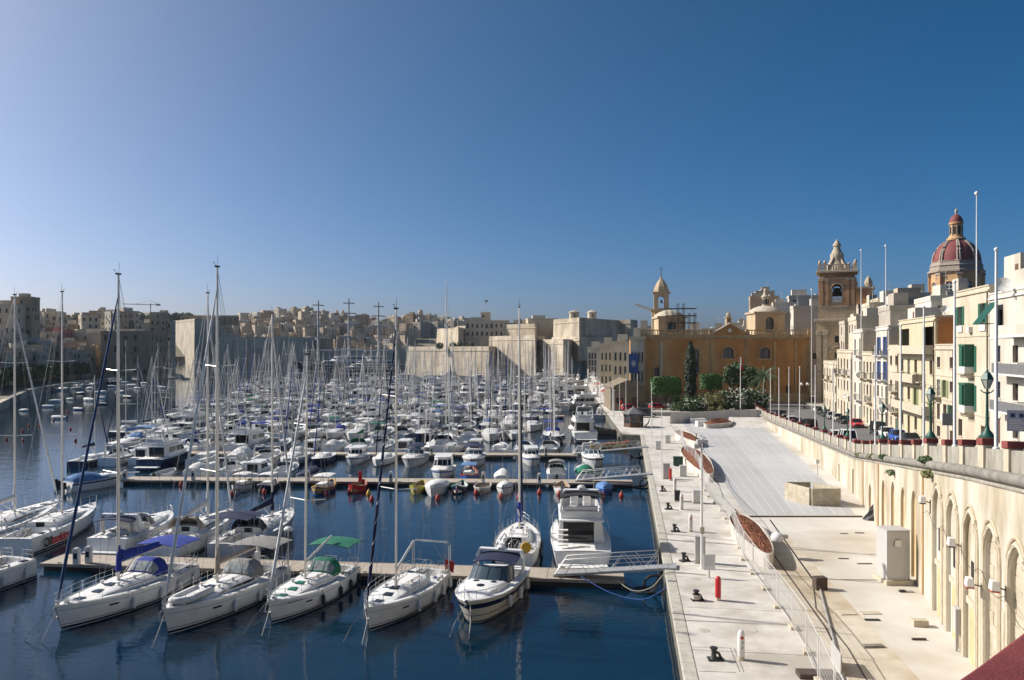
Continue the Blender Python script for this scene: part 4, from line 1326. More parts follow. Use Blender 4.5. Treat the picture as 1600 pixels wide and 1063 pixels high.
def gangway(label, A, B, wd=1.2, legs=True):
 d = Vector((B[0] - A[0], B[1] - A[1], B[2] - A[2]))
 Ln = sqrt(d.x ** 2 + d.y ** 2)
 T = thing('gangway', label, 'gangway', (A[0], A[1], A[2]), atan2(d.y, d.x), 'gangways from the quay to the pontoons')
 sl = d.z / Ln
 def P(x, y, z): return (x, y, z + x * sl)
 m = MB().add([P(0, -wd / 2, 0), P(Ln, -wd / 2, 0), P(Ln, wd / 2, 0), P(0, wd / 2, 0), P(0, -wd / 2, .14), P(Ln, -wd / 2, .14), P(Ln, wd / 2, .14), P(0, wd / 2, .14)],
    [(3, 2, 1, 0), (4, 5, 6, 7), (0, 1, 5, 4), (1, 2, 6, 5), (2, 3, 7, 6), (3, 0, 4, 7)])
 m.build('walkway', 'galv', T)
 k = int(Ln / .45)
 o = None
 for i in range(k):
  c = MB().box(-.205, -wd / 2 + .06, .143, .205, wd / 2 - .06, .158).build('tread', 'galv', T) if o is None else o.copy()
  if o is None:
   o = c
  else:
   COL.objects.link(c)
  x = .3 + i * (Ln - .6) / k
  c.location = (x, 0, x * sl)
  c.rotation_euler = (0, -math.atan(sl), 0)
 for sg in (1, -1):
  m = MB()
  y = sg * (wd / 2 - .04)
  x0, x1 = .8, Ln - 1.2
  m.tube([P(.1, y, .14), P(x0, y, 1.1), P(x1, y, 1.1), P(x1, y, .1)], .035, 6)
  m.tube([P(x0 * .6, y, .66), P(x1, y, .66)], .025, 5)
  nb = max(3, int((x1 - x0) / 1.3))
  for i in range(nb):
   a, b_ = x0 + (x1 - x0) * i / nb, x0 + (x1 - x0) * (i + 1) / nb
   m.tube([P(a, y, 1.1), P((a + b_) / 2, y, .14), P(b_, y, 1.1)] if i % 2 else [P(a, y, .14), P((a + b_) / 2, y, 1.1), P(b_, y, .14)], .026, 5)
  m.build('handrail', 'fence_post', T, smooth=60)
 return T
gangway('aluminium gangway with truss handrails from the quay to the nearest pontoon', (2.9, 54.45, .57), (10.9, 52.75, 1.5))
gangway('aluminium gangway leading to the pontoon of small fishing boats', (7.4, 92.9, .57), (16.0, 91.9, 1.5))
gangway('aluminium gangway leading to the third pontoon beside the yellow boat', (8.9, 116.6, .57), (19.9, 117.0, 1.5))
for i, (X, D) in enumerate(((8.6, 52.6), (14.6, 91.6), (18.6, 117))):
 T = thing('mooring_chain', ['black chains slung between the nearest pontoon and the quay wall', 'black chains slung between the second pontoon and the quay wall', 'black chains slung between the third pontoon and the quay wall'][i], 'chain', (X, D, 0), -.14, 'mooring chains at the pontoon heads')
 for k in range(4):
  y = -.6 + .4 * k
  MB().tube(cat([(-1.3, y, .35), (-.8, y + .1, -.02), (0, y, .10), (.7, y - .1, .25), (1.35, y, 1.25)], 4), .05, 5).build('chain', 'black_rubber', T)
 MB().tube(cat([(1.3, -.5, 1.2), (.5, -.5, 1.15), (.1, -.5, .6), (.5, -.45, .05), (1.25, -.5, .0)], 4), .11, 6).build('tyre_fender', 'black_rubber', T)
tag(MB().tube(cat([(4.6, 53.3, .75), (6.4, 51.6, .18), (8.2, 50.2, .2), (9.55, 49.6, 1.1), (9.7, 49.55, 1.53), (10.2, 49.5, 1.535)]), .026, 5).build('blue_rope', 'rope_blue'), 'blue mooring rope slung from the gangway foot to the quay edge', 'rope')
tag(MB().tube(cat([(6.9, 53.2, .60), (7.9, 52.0, .2), (9.0, 51.4, .6), (9.85, 51.2, 1.54), (11.0, 51.4, 1.535), (12.4, 50.9, 1.535)]), .03, 5).build('pale_rope', 'rope'), 'pale mooring rope running from the pontoon up over the quay edge', 'rope')
# ------------------------------------------------------------------ nearest boats
def moor_bow(T, bow, d, L, rake):
 d = Vector(d).normalized()
 T.location = (bow[0] - d.x * (L / 2 - rake), bow[1] - d.y * (L / 2 - rake), 0)
 T.rotation_euler = (0, 0, atan2(d.y, d.x))
 return T
def lines(T, L, hb, side=(1, -1), out=1.7):
 for sg in side:
  MB().tube([(L / 2 - .1, sg * .15, hb - .05), (L / 2 + out * .5, sg * .45, hb * .45), (L / 2 + out, sg * .6, -.2)], .022, 4).build('mooring_line', 'rope', T)
ND = (-.262, -.965)
t = sailboat('sailing_yacht', 'white yacht with bright blue sail cover, spray hood and bimini, moored bow out', 'sailboat', L=11.0, B=3.75, hs=1.1, hb=1.45, mast=20.6, mu=.56, line='grey_hull', cover='cloth_blue', genoa='cloth_teal', dodger='cloth_blue', bimini='cloth_blue', wins='line', seed=2, cover_h=.75)
moor_bow(t, U(97, 984)[:2], ND, 11, .5); lines(t, 11, 1.45)
t = sailboat('sailing_yacht', 'white yacht with grey bimini and inflatable tender lashed on its foredeck', 'sailboat', L=11.2, B=3.8, hs=1.15, hb=1.5, mast=21.0, mu=.56, line='grey_hull', cover='cloth_tan', genoa='cloth_white', dodger='cloth_grey', bimini='cloth_grey', wins='long', dinghy=True, davits=True, seed=3, cover_h=.35)
moor_bow(t, U(263, 991)[:2], ND, 11.2, .5); lines(t, 11.2, 1.5)
t = sailboat('sailing_yacht', 'white yacht with green spray hood and green bimini, black fenders', 'sailboat', L=9.6, B=3.4, hs=1.05, hb=1.35, mast=15.6, mu=.56, cover=None, genoa='cloth_white', dodger='cloth_green', bimini='cloth_green', wins='short', fenders='black_rubber', seed=4, boomup=.75, line='grey_hull', tilt=-.25, hatch='paint_green')
moor_bow(t, U(425, 974)[:2], ND, 9.6, .45); lines(t, 9.6, 1.35)
MB().tube([(3.9 - .08 * k, .735 + .034 * k + .02 * (k > 8), 1.07 + .07 * sin(k * 1.9) * (1.3 if k < 4 else .7)) for k in range(14)], .016, 4).build('name_script', 'text_black', t)
t = sailboat('sailing_yacht', 'white yacht with navy rolled genoa, bare stern arch and white fenders', 'sailboat', L=10.0, B=3.5, hs=1.05, hb=1.4, mast=18.4, mu=.60, cover=None, genoa='cloth_navy', wins='line', arch=True, spiral=True, seed=5, boomup=1.0, line='grey_hull', boom_len=2.6)
moor_bow(t, U(577, 986)[:2], (-.29, -.957), 10, .45); lines(t, 10, 1.4)
MB().rings([[(-4.6 + .05 * sin(k * 1.3), 1.0 + .16 * k, 1.85 - .04 * k), (-4.57 + .05 * sin(k * 1.3), 1.0 + .16 * k, 1.85 - .04 * k), (-4.57 + .09 * sin(k * 1.9 + 1), 1.0 + .15 * k, 1.2 - .06 * k), (-4.6 + .09 * sin(k * 1.9 + 1), 1.0 + .15 * k, 1.2 - .06 * k)] for k in range(5)]).build('ensign', 'cloth_red', t, smooth=60)
MB().tube([(-4.6, 1.0, 1.0), (-4.7, .98, 2.0)], .018, 5).build('flag_staff', 'teak', t)
t = motorboat('motor_cruiser', 'cream hulled sports cruiser with navy stripe, raked windscreen and navy hard top', 'motorboat', L=9.4, B=3.5, hs=1.25, hb=1.65, hull='cream_hull', fine=True, top='cloth_navy', arch=True, fenders='cloth_white', visor='cloth_navy')
moor_bow(t, U(738, 974)[:2], (-.25, -.968), 9.4, 1.15); lines(t, 9.0, 1.4)
t = sailboat('sailing_yacht', 'white yacht stern to the nearest pontoon, cut by the left picture border', 'sailboat', L=12, B=4.1, hs=1.35, hb=1.7, mast=19, cover='cloth_white', genoa='cloth_white', dodger='cloth_white', seed=6, line='grey_hull')
moor(t, (-34.6, 56.2), (-.30, -.954), 12)
FD = (.10, .995)
t = sailboat('sailing_yacht', 'big white yacht with dark window band at the left border behind the nearest pontoon', 'sailboat', L=15, B=4.4, hs=1.5, hb=1.8, mast=20.6, mu=.54, cover='cloth_white', genoa='cloth_white', seed=7, cover_h=.4)
moor(t, (-42.6, 60.4), (-.02, .999), 15)
t = sailboat('racing_yacht', 'white racing yacht with black and red Oiltanking lettering on its side', 'sailboat', L=14.0, B=4.0, hs=1.3, hb=1.5, mast=20.9, mu=.56, cover=None, genoa=None, wins='short', seed=8, boomup=.1, fenders=None)
moor(t, (-38.6, 61.2), (-.05, .998), 14)
for s_, m_, x_ in (('Oil', 'text_black', -5.6), ('tanking', 'text_red', -4.52)):
 text(s_, .95, m_, t, (x_, -1.86 if x_ < -5 else -1.915, .36), (radians(87), 0, radians(-2.6)), extrude=.006, bold=.03)
t = motorboat('motor_cruiser', 'white sports cruiser with navy bimini and heaped white cushions, stern to the pontoon', 'motorboat', L=9.5, B=3.6, hs=1.3, hb=1.6, fine=True, top='cloth_navy', arch=True, stripe=None)
moor(t, (-31.4, 61.4), FD, 9.5)
r7 = random.Random(2)
for k in range(11):
 MB().lathe([(.02, 0), (.26, .03), (.33, .14), (.26, .26), (.02, .3)], 9, (0, 0, 0)).build('cushion', 'cloth_white', t, smooth=60, loc=(-4.3 + r7.uniform(0, 1.7), r7.uniform(-1.2, 1.2), 1.05 + r7.uniform(0, .35)), rz=r7.uniform(0, 3)).scale = (r7.uniform(.9, 1.6), 1, 1)
t = sailboat('sailing_yacht', 'white yacht with long cream boom bag and orange tinted spray hood', 'sailboat', L=12, B=3.9, hs=1.3, hb=1.5, mast=20.7, mu=.62, cover='cloth_white', genoa='cloth_white', dodger='cloth_tan', bimini=None, wins='long', seed=9, boomup=-.4, cover_h=.6)
moor(t, (-26.6, 60.3), FD, 12)
t = sailboat('sailing_yacht', 'pale grey yacht with navy bimini and a row of white fenders', 'sailboat', L=13, B=3.9, hs=1.25, hb=1.5, mast=19.0, mu=.66, cover='cloth_navy', genoa='cloth_white', dodger='cloth_navy', bimini='cloth_navy', wins='ports', seed=10, hull='grey_hull', stripe='navy_hull')
moor(t, (-21.6, 59.8), (.12, .99), 13)
t = sailboat('sailing_yacht', 'white yacht seen from its stern with yellow horseshoe buoy and blue furled sail', 'sailboat', L=10.5, B=3.6, hs=1.15, hb=1.35, mast=19.3, mu=.60, cover='cloth_blue', genoa='cloth_navy', wins='ports', seed=11, fenders='black_rubber', cover_h=.45, boomup=.9, boom_len=2.4)
moor(t, (.15, 57.6), (.07, .997), 10.5)
MB().lathe([(.02, 0), (.36, .0), (.40, .06), (.36, .12), (.02, .12)], 18).build('horseshoe_buoy', 'paint_yellow', t, loc=(-4.9, -.85, 1.55)).rotation_euler = (0, radians(-80), 0)
MB().lathe([(.02, 0), (.46, .0), (.50, .05), (.46, .1), (.02, .1)], 20).build('cockpit_cover', 'black_rubber', t, loc=(-3.9, .25, 1.55)).rotation_euler = (0, radians(-78), 0)
t = motorboat('flybridge_yacht', 'large white flybridge motor yacht with dark saloon doors, stern to the pontoon', 'motorboat', L=12.5, B=4.45, hs=1.3, hb=1.8, hc=1.85, cabin=True, fly=True, fine=True, stripe=None, fenders=None, trunk=True)
moor(t, (5.1, 57.5), (.04, .999), 12.5)
awning(-5.6, -2.6, 1.6, 5.15, .22, .05).build('bimini', 'cloth_black', t, smooth=40)
for k in range(4):
 MB().box(-5.4 + .28 * k, 1.0, 1.52 + .3 * k, -5.05 + .28 * k, 1.75, 1.60 + .3 * k).build('stair_tread', 'deck_white', t)
for sg in (1, -1):
 MB().tube([(-3.9, sg * 2.1, 1.55), (-3.6, sg * 2.12, 2.5), (0, sg * 2.15, 2.55), (3, sg * 1.75, 2.65)], .025, 5).build('side_rail', 'steel', t)
small = [  # px, py(waterline at bow), kind args
 (380, 762, dict(hull='gelcoat', rim='black_rubber', canopy='cloth_white', label='white fishing boat with white canopy, leftmost on the second pontoon')),
 (421, 762, dict(hull='navy_hull', rim='gelcoat', canopy='cloth_white', label='dark hulled fishing boat with white cabin on the second pontoon')),
 (513, 772, dict(hull='paint_blue', rim='paint_yellow', canopy='cloth_white', band='paint_yellow', L=6.0, B=2.3, label='blue and yellow fishing boat with a cream canopy')),
 (563, 767, dict(hull='paint_red', rim='paint_red', label='open red rowing boat beside the red pillar')),
 (658, 769, dict(hull='paint_olive', rim='paint_olive', label='open yellow green rowing boat beside a white covered boat')),
 (688, 773, dict(hull='gelcoat', rim='gelcoat', cover='cloth_white', kind='open', L=6.2, B=2.5, h=.85, label='white boat under a tight white cover on the second pontoon')),
 (722, 768, dict(hull='navy_hull', rim='paint_green', inner='gelcoat', label='open navy rowing boat with green rim')),
 (757, 768, dict(hull='grey_hull', rim='gelcoat', kind='open', label='open pale grey dinghy between the green rimmed and covered boats')),
 (792, 768, dict(hull='gelcoat', rim='black_rubber', cover='cloth_white', kind='open', outboard=True, label='small boat under a crumpled white cover near the sailing yacht mast')),
 (880, 770, dict(hull='gelcoat', rim='cloth_tan', inner='teak', label='small white boat with tan gunwale behind the flybridge yacht')),
 (945, 772, dict(hull='paint_blue', rim='cloth_lightblue', cover='cloth_lightblue', kind='open', label='small blue boat under a light blue cover beside the gangway'))]
for px, py, k in small:
 lb = k.pop('label')
 k.setdefault('L', 4.6); k.setdefault('B', 1.9)
 L = k['L']
 x = XD(px, 90)
 t = openboat('fishing_boat', lb, 'boat', group='small boats on the second pontoon', **k)
 yb = pont_y(1, x) - .35
 moor(t, (x, yb), (-.10, -.995), L)
bl = [(546, 771, 0), (508, 774, 0), (581, 783, 0), (576, 774, 1), (684, 781, 0), (712, 772, 0), (744, 773, 0), (783, 778, 0), (811, 779, 0), (843, 772, 0), (874, 774, 0), (942, 778, 0), (971, 777, 0), (413, 772, 0), (362, 775, 0), (283, 760, 0)]
bo = MB().lathe([(.02, -.22), (.18, -.1), (.26, .08), (.24, .28), (.12, .5), (.05, .62), (.02, .64)], 10)
B0 = None
for i, (px, py, y) in enumerate(sorted(bl)):
 p = U(px, py)
 lb = '%s mooring buoy, %s from the left along the pontoon of small boats' % ('yellow' if y else 'red', ordw(i))
 if B0 is None:
  T = thing('mooring_buoy', lb, 'buoy', p, 0, 'mooring buoys in front of the second pontoon')
  B0 = bo.build('float', 'buoy_red', T, smooth=50)
  B1 = MB().tube([(0, 0, .62), (.03, 0, .80), (-.03, 0, .80), (0, 0, .62)], .02, 4).build('ring', 'steel', T)
 else:
  T = thing('mooring_buoy', lb, 'buoy', p, 0, 'mooring buoys in front of the second pontoon')
  for o in (B0, B1):
   c = o.copy()
   COL.objects.link(c)
   c.parent = T
   if y and o is B0:
    recolor(c, 'paint_yellow')
FD2 = (.05, 1)
far2 = [(688, dict(L=8.5, B=2.9, cabin=True, stripe='paint_blue', hs=.9, hb=1.5, fn=motorboat, bowcam=True, label='white cabin cruiser with blue gunwale line behind the second pontoon', dx=0)),
  (730, dict(L=6.0, B=2.2, hull='paint_blue', rim='paint_red', canopy='cloth_lightblue', fn=openboat, label='blue fishing boat with pale blue roof behind the second pontoon')),
  (783, dict(L=5.0, B=2.0, hull='gelcoat', rim='gelcoat', cover='cloth_white', kind='open', fn=openboat, label='small boat under a taut white cover behind the second pontoon')),
  (869, dict(L=6.4, B=2.4, trunk=True, hull='gelcoat', top='cloth_grey', stripe='grey_hull', fn=motorboat, outboard=True, label='small speedboat with a grey folding top behind the second pontoon')),
  (914, dict(L=6.6, B=2.5, cover='cloth_green', trunk=True, stripe=None, screen=False, fn=motorboat, label='white motorboat under a bright green cover beside the gangway')),
  (237, dict(L=5.2, B=2.0, hull='gelcoat', rim='gelcoat', inner='grey_hull', kind='open', fn=openboat, outboard=True, label='white open dinghy near the outer end of the second pontoon')),
  (295, dict(L=7.0, B=2.5, stripe=None, trunk=True, cover='cloth_white', fn=motorboat, label='low white motorboat with pale cover left of a small sloop, second pontoon')),
  (345, dict(L=7.5, B=2.6, stripe='navy_hull', trunk=True, arch=True, fn=motorboat, label='white motorboat with low arch behind the second pontoon, navy stripe')),
  (388, dict(L=6.8, B=2.5, stripe=None, cabin=True, hs=.8, hb=1.2, fn=motorboat, label='small white cabin boat behind the second pontoon near the yacht masts')),
  (432, dict(L=7.0, B=2.5, stripe='paint_blue', trunk=True, fn=motorboat, label='white open cruiser with blue stripe behind the second pontoon')),
  (472, dict(L=6.2, B=2.3, hull='gelcoat', rim='gelcoat', cover='cloth_navy', kind='open', fn=openboat, label='boat under a navy cover behind the second pontoon'))]
for px, k in far2:
 fn, lb = k.pop('fn'), k.pop('label')
 bc = k.pop('bowcam', False)
 k.pop('dx', None)
 x = XD(px, 96)
 L = k['L']
 t = fn('motorboat' if fn is motorboat else 'fishing_boat', lb, 'boat', group='boats behind the second pontoon', **k)
 y0 = pont_y(1, x, True) + .5
 if bc:
  moor(t, (x, y0 + L), (0, -1), L)
 else:
  moor(t, (x, y0), (.05, 1), L)
t = openboat('inflatable_boat', 'black rigid inflatable boat at the outer end of the second pontoon', 'boat', L=6, B=2.2, h=.7, hull='black_rubber', rim='black_rubber', inner='plastic_black', kind='open', outboard=True, rubber=True)
moor(t, (-52.5, 92.0), (.95, .3), 6)
t = motorboat('speedboat', 'white speedboat under a blue cover at the outer end of the second pontoon', 'boat', L=7, B=2.5, cover='cloth_lightblue', stripe='navy_hull', screen=False, outboard=True)
moor(t, (-49.9, 89.0), (.55, .83), 7)
# ------------------------------------------------------------------ the crowded rows beyond
G = 'yachts moored in the crowded rows'
def proto(fn, **k):
 t = fn('prototype_boat', 'prototype', 'boat', **k)
 freeze(t)
 t.location = (0, -200, 0)
 return t
P = {'sa': (proto(sailboat, L=10.2, B=3.3, mast=14.5, fine=False, dodger='cloth_navy', rails=True, seed=21, cover='cloth_blue', fenders='cloth_white'), 10.2, 3.3),
 'sb': (proto(sailboat, L=8.8, B=2.9, mast=12.3, fine=False, wins='ports', seed=22, cover='cloth_white', fenders=None, hs=.9, hb=1.15), 8.8, 2.9),
 'sc': (proto(sailboat, L=12.4, B=3.9, mast=17.2, fine=False, dodger='cloth_grey', bimini='cloth_grey', rails=True, seed=23, hs=1.2, hb=1.5), 12.4, 3.9),
 'ma': (proto(motorboat, L=8.6, B=2.9, arch=True, stripe='navy_hull', fenders=None), 8.6, 2.9),
 'mb': (proto(motorboat, L=11.8, B=3.9, cabin=True, fly=True, stripe=None, hs=1.35, hb=1.8), 11.8, 3.9),
 'mc': (proto(motorboat, L=7.4, B=2.6, cabin=True, stripe='paint_blue', hs=.9, hb=1.25), 7.4, 2.6),
 'md': (proto(motorboat, L=7.0, B=2.6, cover='cloth_navy', screen=False, stripe=None), 7.0, 2.6),
 'me': (proto(motorboat, L=9.4, B=3.1, top='cloth_white', arch=False, stripe='grey_hull'), 9.4, 3.1)}
used = set()
KN = {'sa': 'sloop', 'sb': 'small sloop', 'sc': 'long sloop', 'ma': 'sports cruiser', 'mb': 'flybridge yacht', 'mc': 'cabin boat', 'md': 'covered motorboat', 'me': 'open cruiser'}
NM = {'sa': 'sailing_yacht', 'sb': 'sailing_yacht', 'sc': 'sailing_yacht', 'ma': 'sports_cruiser', 'mb': 'flybridge_yacht', 'mc': 'cabin_boat', 'md': 'covered_motorboat', 'me': 'open_cruiser'}
CC = ['blue', 'navy', 'white', 'white', 'grey', 'tan', 'white', 'navy', 'navy', 'blue', 'green', 'white', 'grey', 'lightblue', 'white', 'black']
def put(k, x, y, d, rng, tail, sc=None):
 root, L, B = P[k]
 if k not in used:
  t = root
  used.add(k)
  kids = list(t.children)
 else:
  t = copy_tree(root)
  kids = None
 t.name = NM[k]
 sc = sc or rng.uniform(.92, 1.06)
 col = rng.choice(CC)
 hullc = rng.choices(['white', 'navy', 'cream', 'grey'], [14, 2, 1.2, 1.6])[0]
 for o in t.children:
  nm = o.name.split('.')[0]
  if nm in ('sail_cover', 'cover', 'spray_hood', 'bimini', 'cover_collar'):
   recolor(o, 'cloth_' + col)
  elif nm == 'hull':
   recolor(o, 'gelcoat' if hullc == 'white' else hullc + '_hull')
  elif nm == 'mast':
   recolor(o, rng.choice(['alloy', 'pole_grey', 'pole_grey', 'galv', 'wire']))
  elif nm == 'furled_genoa':
   recolor(o, 'cloth_' + rng.choice(['white', 'white', 'white', 'navy', 'grey', 'blue']))
 what = {'sa': 'cover and hood', 'sb': 'sail cover', 'sc': 'bimini', 'ma': '', 'mb': '', 'mc': '', 'md': 'cover', 'me': 'bimini'}[k]
 t['label'] = '%s %s%s, %s' % (hullc, KN[k], (' with %s %s' % (col, what)) if what else '', tail)
 t['category'] = 'sailboat' if k[0] == 's' else 'motorboat'
 t['group'] = G
 dv = Vector(d).normalized()
 t.location = (x, y, rng.uniform(-.04, .04))
 t.rotation_euler = (0, 0, atan2(dv.y, dv.x) + rng.uniform(-.05, .05))
 t.scale = (sc, sc, sc)
 return L * sc, B * sc
KEYS = ['sa', 'sb', 'sc', 'ma', 'mb', 'mc', 'md', 'me']
def row(i, far, xr, xl, wts, tail, seed, sc=(.92, 1.06), bowp=.5, skip=()):
 """boats side by side along one edge of pontoon i, from the quay outwards"""
 rng = random.Random(seed)
 x, n = xr, 0
 while x > xl:
  k = rng.choices(KEYS, wts)[0]
  s = rng.uniform(*sc)
  L, B = P[k][1] * s, P[k][2] * s
  x -= B / 2
  if any(a < XD_at(x, i) < b for a, b in skip):
   x -= B / 2
   continue
  bow_out = rng.random() < bowp
  sg = 1 if far else -1
  y = pont_y(i, x, far) + sg * (L / 2 + .7)
  d = (.10 * sg + rng.uniform(-.03, .03), sg) if bow_out else (-.10 * sg, -sg)
  put(k, x, y, d, rng, '%s from the quay, %s' % (ordw(n), tail), s)
  n += 1
  x -= B / 2 + rng.uniform(.25, .95)
def XD_at(x, i):
 return CX + F * x / pont_y(i, x)
third = [(926, 'ma', -1), (830, 'mc', -1), (741, 'me', -1), (649, 'me', -1), (600, 'sb', -1), (557, 'mc', -1), (505, 'sb', -1), (462, 'sa', -1), (420, 'ma', 1), (370, 'md', -1), (320, 'sb', 1), (270, 'mb', 1), (228, 'mc', 1), (190, 'ma', 1), (150, 'sb', 1)]
rng = random.Random(77)
for n, (px, k, hd) in enumerate(third):
 x = XD(px, 112)
 L = P[k][1]
 y = (pont_y(2, x) if -55 < x < 9.5 else 116) - L / 2 - .6
 put(k, x, y, (.03 * hd, hd), rng, '%s from the quay along the third pontoon' % ordw(n), 1.0)
W_mix = [5, 4, 3, 2, 1.5, 2, 1.5, 1.5]
W_sail = [6, 3, 5, 1, 1, .6, .6, 1]
W_big = [3, .5, 5, 1, 5, .3, .3, 1]
row(2, True, 7.5, -60, W_mix, 'third pontoon far side', 31, skip=((440, 452),))
row(3, False, 2, -66, W_sail, 'fourth pontoon near side', 32, skip=((930, 990),))
row(3, True, 6, -70, W_sail, 'fourth pontoon far side', 33)
row(4, False, 10, -78, W_sail, 'fifth pontoon near side', 34)
row(4, True, 12, -76, W_sail, 'fifth pontoon far side', 35)
row(5, False, 16, -84, W_sail, 'sixth pontoon near side', 36, sc=(.98, 1.15))
row(5, True, 18, -86, W_sail, 'sixth pontoon far side', 37, sc=(.98, 1.2))
row(6, False, 21, -92, W_big, 'seventh pontoon near side', 38, sc=(1.0, 1.2))
row(6, True, 22, -92, W_big, 'seventh pontoon far side', 39, sc=(1.0, 1.25))
row(7, False, 25, -98, W_big, 'farthest pontoon near side', 40, sc=(1.0, 1.25))
row(7, True, 26, -60, W_big, 'farthest pontoon far side', 41, sc=(1.0, 1.25))
rng = random.Random(5)
for px, py, k, d, tail in ((908, 684, 'mb', (0, 1), 'stern to the viewer beside the promontory'), (865, 690, 'sc', (.02, -1), 'bow to the viewer left of the white flybridge yacht'), (905, 640, 'mb', (-.9, -.3), 'alongside the waterfront beyond the kiosk'),
       (895, 622, 'mb', (-.9, -.2), 'second along the waterfront past the kiosk'), (885, 610, 'mb', (-.9, -.2), 'third along the waterfront past the kiosk'), (922, 655, 'ma', (-.9, -.2), 'beside the dark gondola prow')):
 p = U(px, py)
 put(k, p[0], p[1], d, rng, tail, 1.15 if k == 'mb' else 1.0)
t = sailboat('sailing_yacht', 'large white sloop with the tallest mast rising above the crowded rows', 'sailboat', L=15, B=4.4, hs=1.4, hb=1.8, mast=27.2, mu=.58, fine=False, cover='cloth_navy', dodger='cloth_navy', rails=True, seed=51)
moor(t, (XD(690, 122), pont_y(2, -10, True) + 1.0), (.02, 1), 15)
for i, (px, py, k) in enumerate(((210, 683, 'sa'), (232, 690, 'sb'), (330, 640, 'sc'))):
 p = U(px, py)
 put(k, p[0], p[1], (.85, -.3), rng, ['broadside at the open end, fourth pontoon', 'beside the broadside sloop at the open end', 'broadside at the open end, fifth pontoon'][i], 1.0)
t = openboat('fishing_boat', 'bright yellow fishing boat with red trim moored beside the stone promontory', 'boat', L=6.5, B=2.2, h=.7, hull='paint_yellow', rim='paint_red', inner='paint_yellow')
t.location = U(953, 700); t.rotation_euler = (0, 0, .12)
T = thing('ceremonial_boat', 'black ceremonial rowing galley with high curved prow by the promontory', 'boat', U(957, 680), radians(150))
H = Hull(13, 2.1, .8, 1.5, 'luzzu', rake=1.6)
H.hull(12).build('hull', 'black_rubber', T, smooth=50)
MB().tube([(6.2, 0, 1.8), (7.4, 0, 3.2), (7.9, 0, 5.0), (7.5, 0, 6.4)], .22, 6, r1=.06).build('prow', 'black_rubber', T, smooth=50)
MB().tube([(-6.2, 0, 1.8), (-7.0, 0, 2.6), (-7.2, 0, 3.4)], .18, 6, r1=.05).build('sternpost', 'black_rubber', T, smooth=50)
for k in range(5):
 MB().box(-3 + 1.4 * k, -.85, .85, -2.75 + 1.4 * k, .85, .95).build('thwart', 'wood_brown', T)
# superyachts --------------------------------------------------------
def superyacht(name, label, loc, rz, L, hull, tiers, masts=0, rake=None):
 T = thing(name, label, 'superyacht', loc, rz)
 B = L * .17
 H = Hull(L, B, L * .055, L * .085, 'motor' if not masts else 'sail', rake=L * .08)
 hl = H.hull(16).build('hull', hull, T, smooth=45)
 H.band(.02, .10, off=.05, n=16).build('boot_stripe', 'gelcoat', hl)
 H.deck(None, n=14).build('deck', 'teak', T, smooth=35)
 z = L * .055
 hgt = L * .034
 for i in range(tiers):
  u0, u1 = .10 + .07 * i, .76 - .10 * i
  w_ = B * (.42 - .05 * i)
  x0, x1 = -L / 2 + u0 * L, -L / 2 + u1 * L
  lo = [(x0, -w_), (x1 - 1.2 * hgt, -w_), (x1, -w_ * .4), (x1, w_ * .4), (x1 - 1.2 * hgt, w_), (x0, w_)]
  hi = [(a - (1.2 * hgt if j in (1, 2, 3, 4) else -.3 * hgt), b_ * .93) for j, (a, b_) in enumerate(lo)]
  MB().rings([[(a, b_, z) for a, b_ in lo], [(a, b_, z + hgt) for a, b_ in hi]]).build('deckhouse', 'gelcoat', T)
  f0, f1 = .35, .80
  def at(f, o):
   return [(a + (c - a) * f + (o if j in (2, 3) else -o if j in (0, 5) else 0), (b_ + (d - b_) * f) + (o if b_ > 0 else -o), z + hgt * f) for j, ((a, b_), (c, d)) in enumerate(zip(lo, hi))]
  MB().rings([at(f0, .05), at(f1, .05)], caps=False).build('window_band', 'smoked', T)
  MB().prism([(a * 1.02 - (L * .02 if j in (0, 5) else 0), b_ * 1.12) for j, (a, b_) in enumerate(hi)], z + hgt + .01, z + hgt * 1.14).build('deck_overhang', 'gelcoat', T)
  z += hgt * 1.15
 if not masts:
  m = MB()
  for sg in (1, -1):
   m.tube([(-L * .12, sg * B * .2, z), (-L * .10, sg * B * .16, z + hgt * 1.5)], hgt * .22, 6)
  m.box(-L * .14, -B * .2, z + hgt * 1.4, -L * .08, B * .2, z + hgt * 1.65)
  m.tube([(-L * .11, 0, z + hgt * 1.6), (-L * .12, 0, z + hgt * 3)], hgt * .10, 5)
  m.build('radar_mast', 'gelcoat', T, smooth=40)
  for sg in (1, -1):
   MB().lathe([(.02, 0), (hgt * .4, hgt * .15), (hgt * .5, hgt * .5), (hgt * .35, hgt * .9), (.02, hgt)], 10, (-L * .16, sg * B * .25, z)).build('radome', 'cloth_white', T, smooth=50)
 for i in range(masts):
  x = L * (.27 - .27 * i)
  top = [50, 52, 50][i]
  ms = MB().tube([(x, 0, z - 3), (x, 0, top)], .85, 8, r1=.5).build('mast', 'rail_iron' if False else 'galv', T, smooth=50)
  for k, f in enumerate((.30, .48, .65, .80, .94)):
   wd = 11.5 - 1.7 * k
   MB().tube([(x - wd * .93, -wd * .36 - .6, top * f - .3), (x, -.6, top * f), (x + wd * .93, wd * .36 - .6, top * f - .3)], .42, 5).build('yard', 'galv', ms)
 return T
superyacht('square_rigger', 'huge three masted square rigged superyacht with a dark hull', (XD(545, 572), 572, 0), radians(203), 80, 'navy_hull', 2, masts=3)
superyacht('motor_superyacht', 'white motor superyacht with satellite domes in front of the three masted ship', (XD(563, 520), 520, 0), radians(205), 46, 'navy_hull', 3)
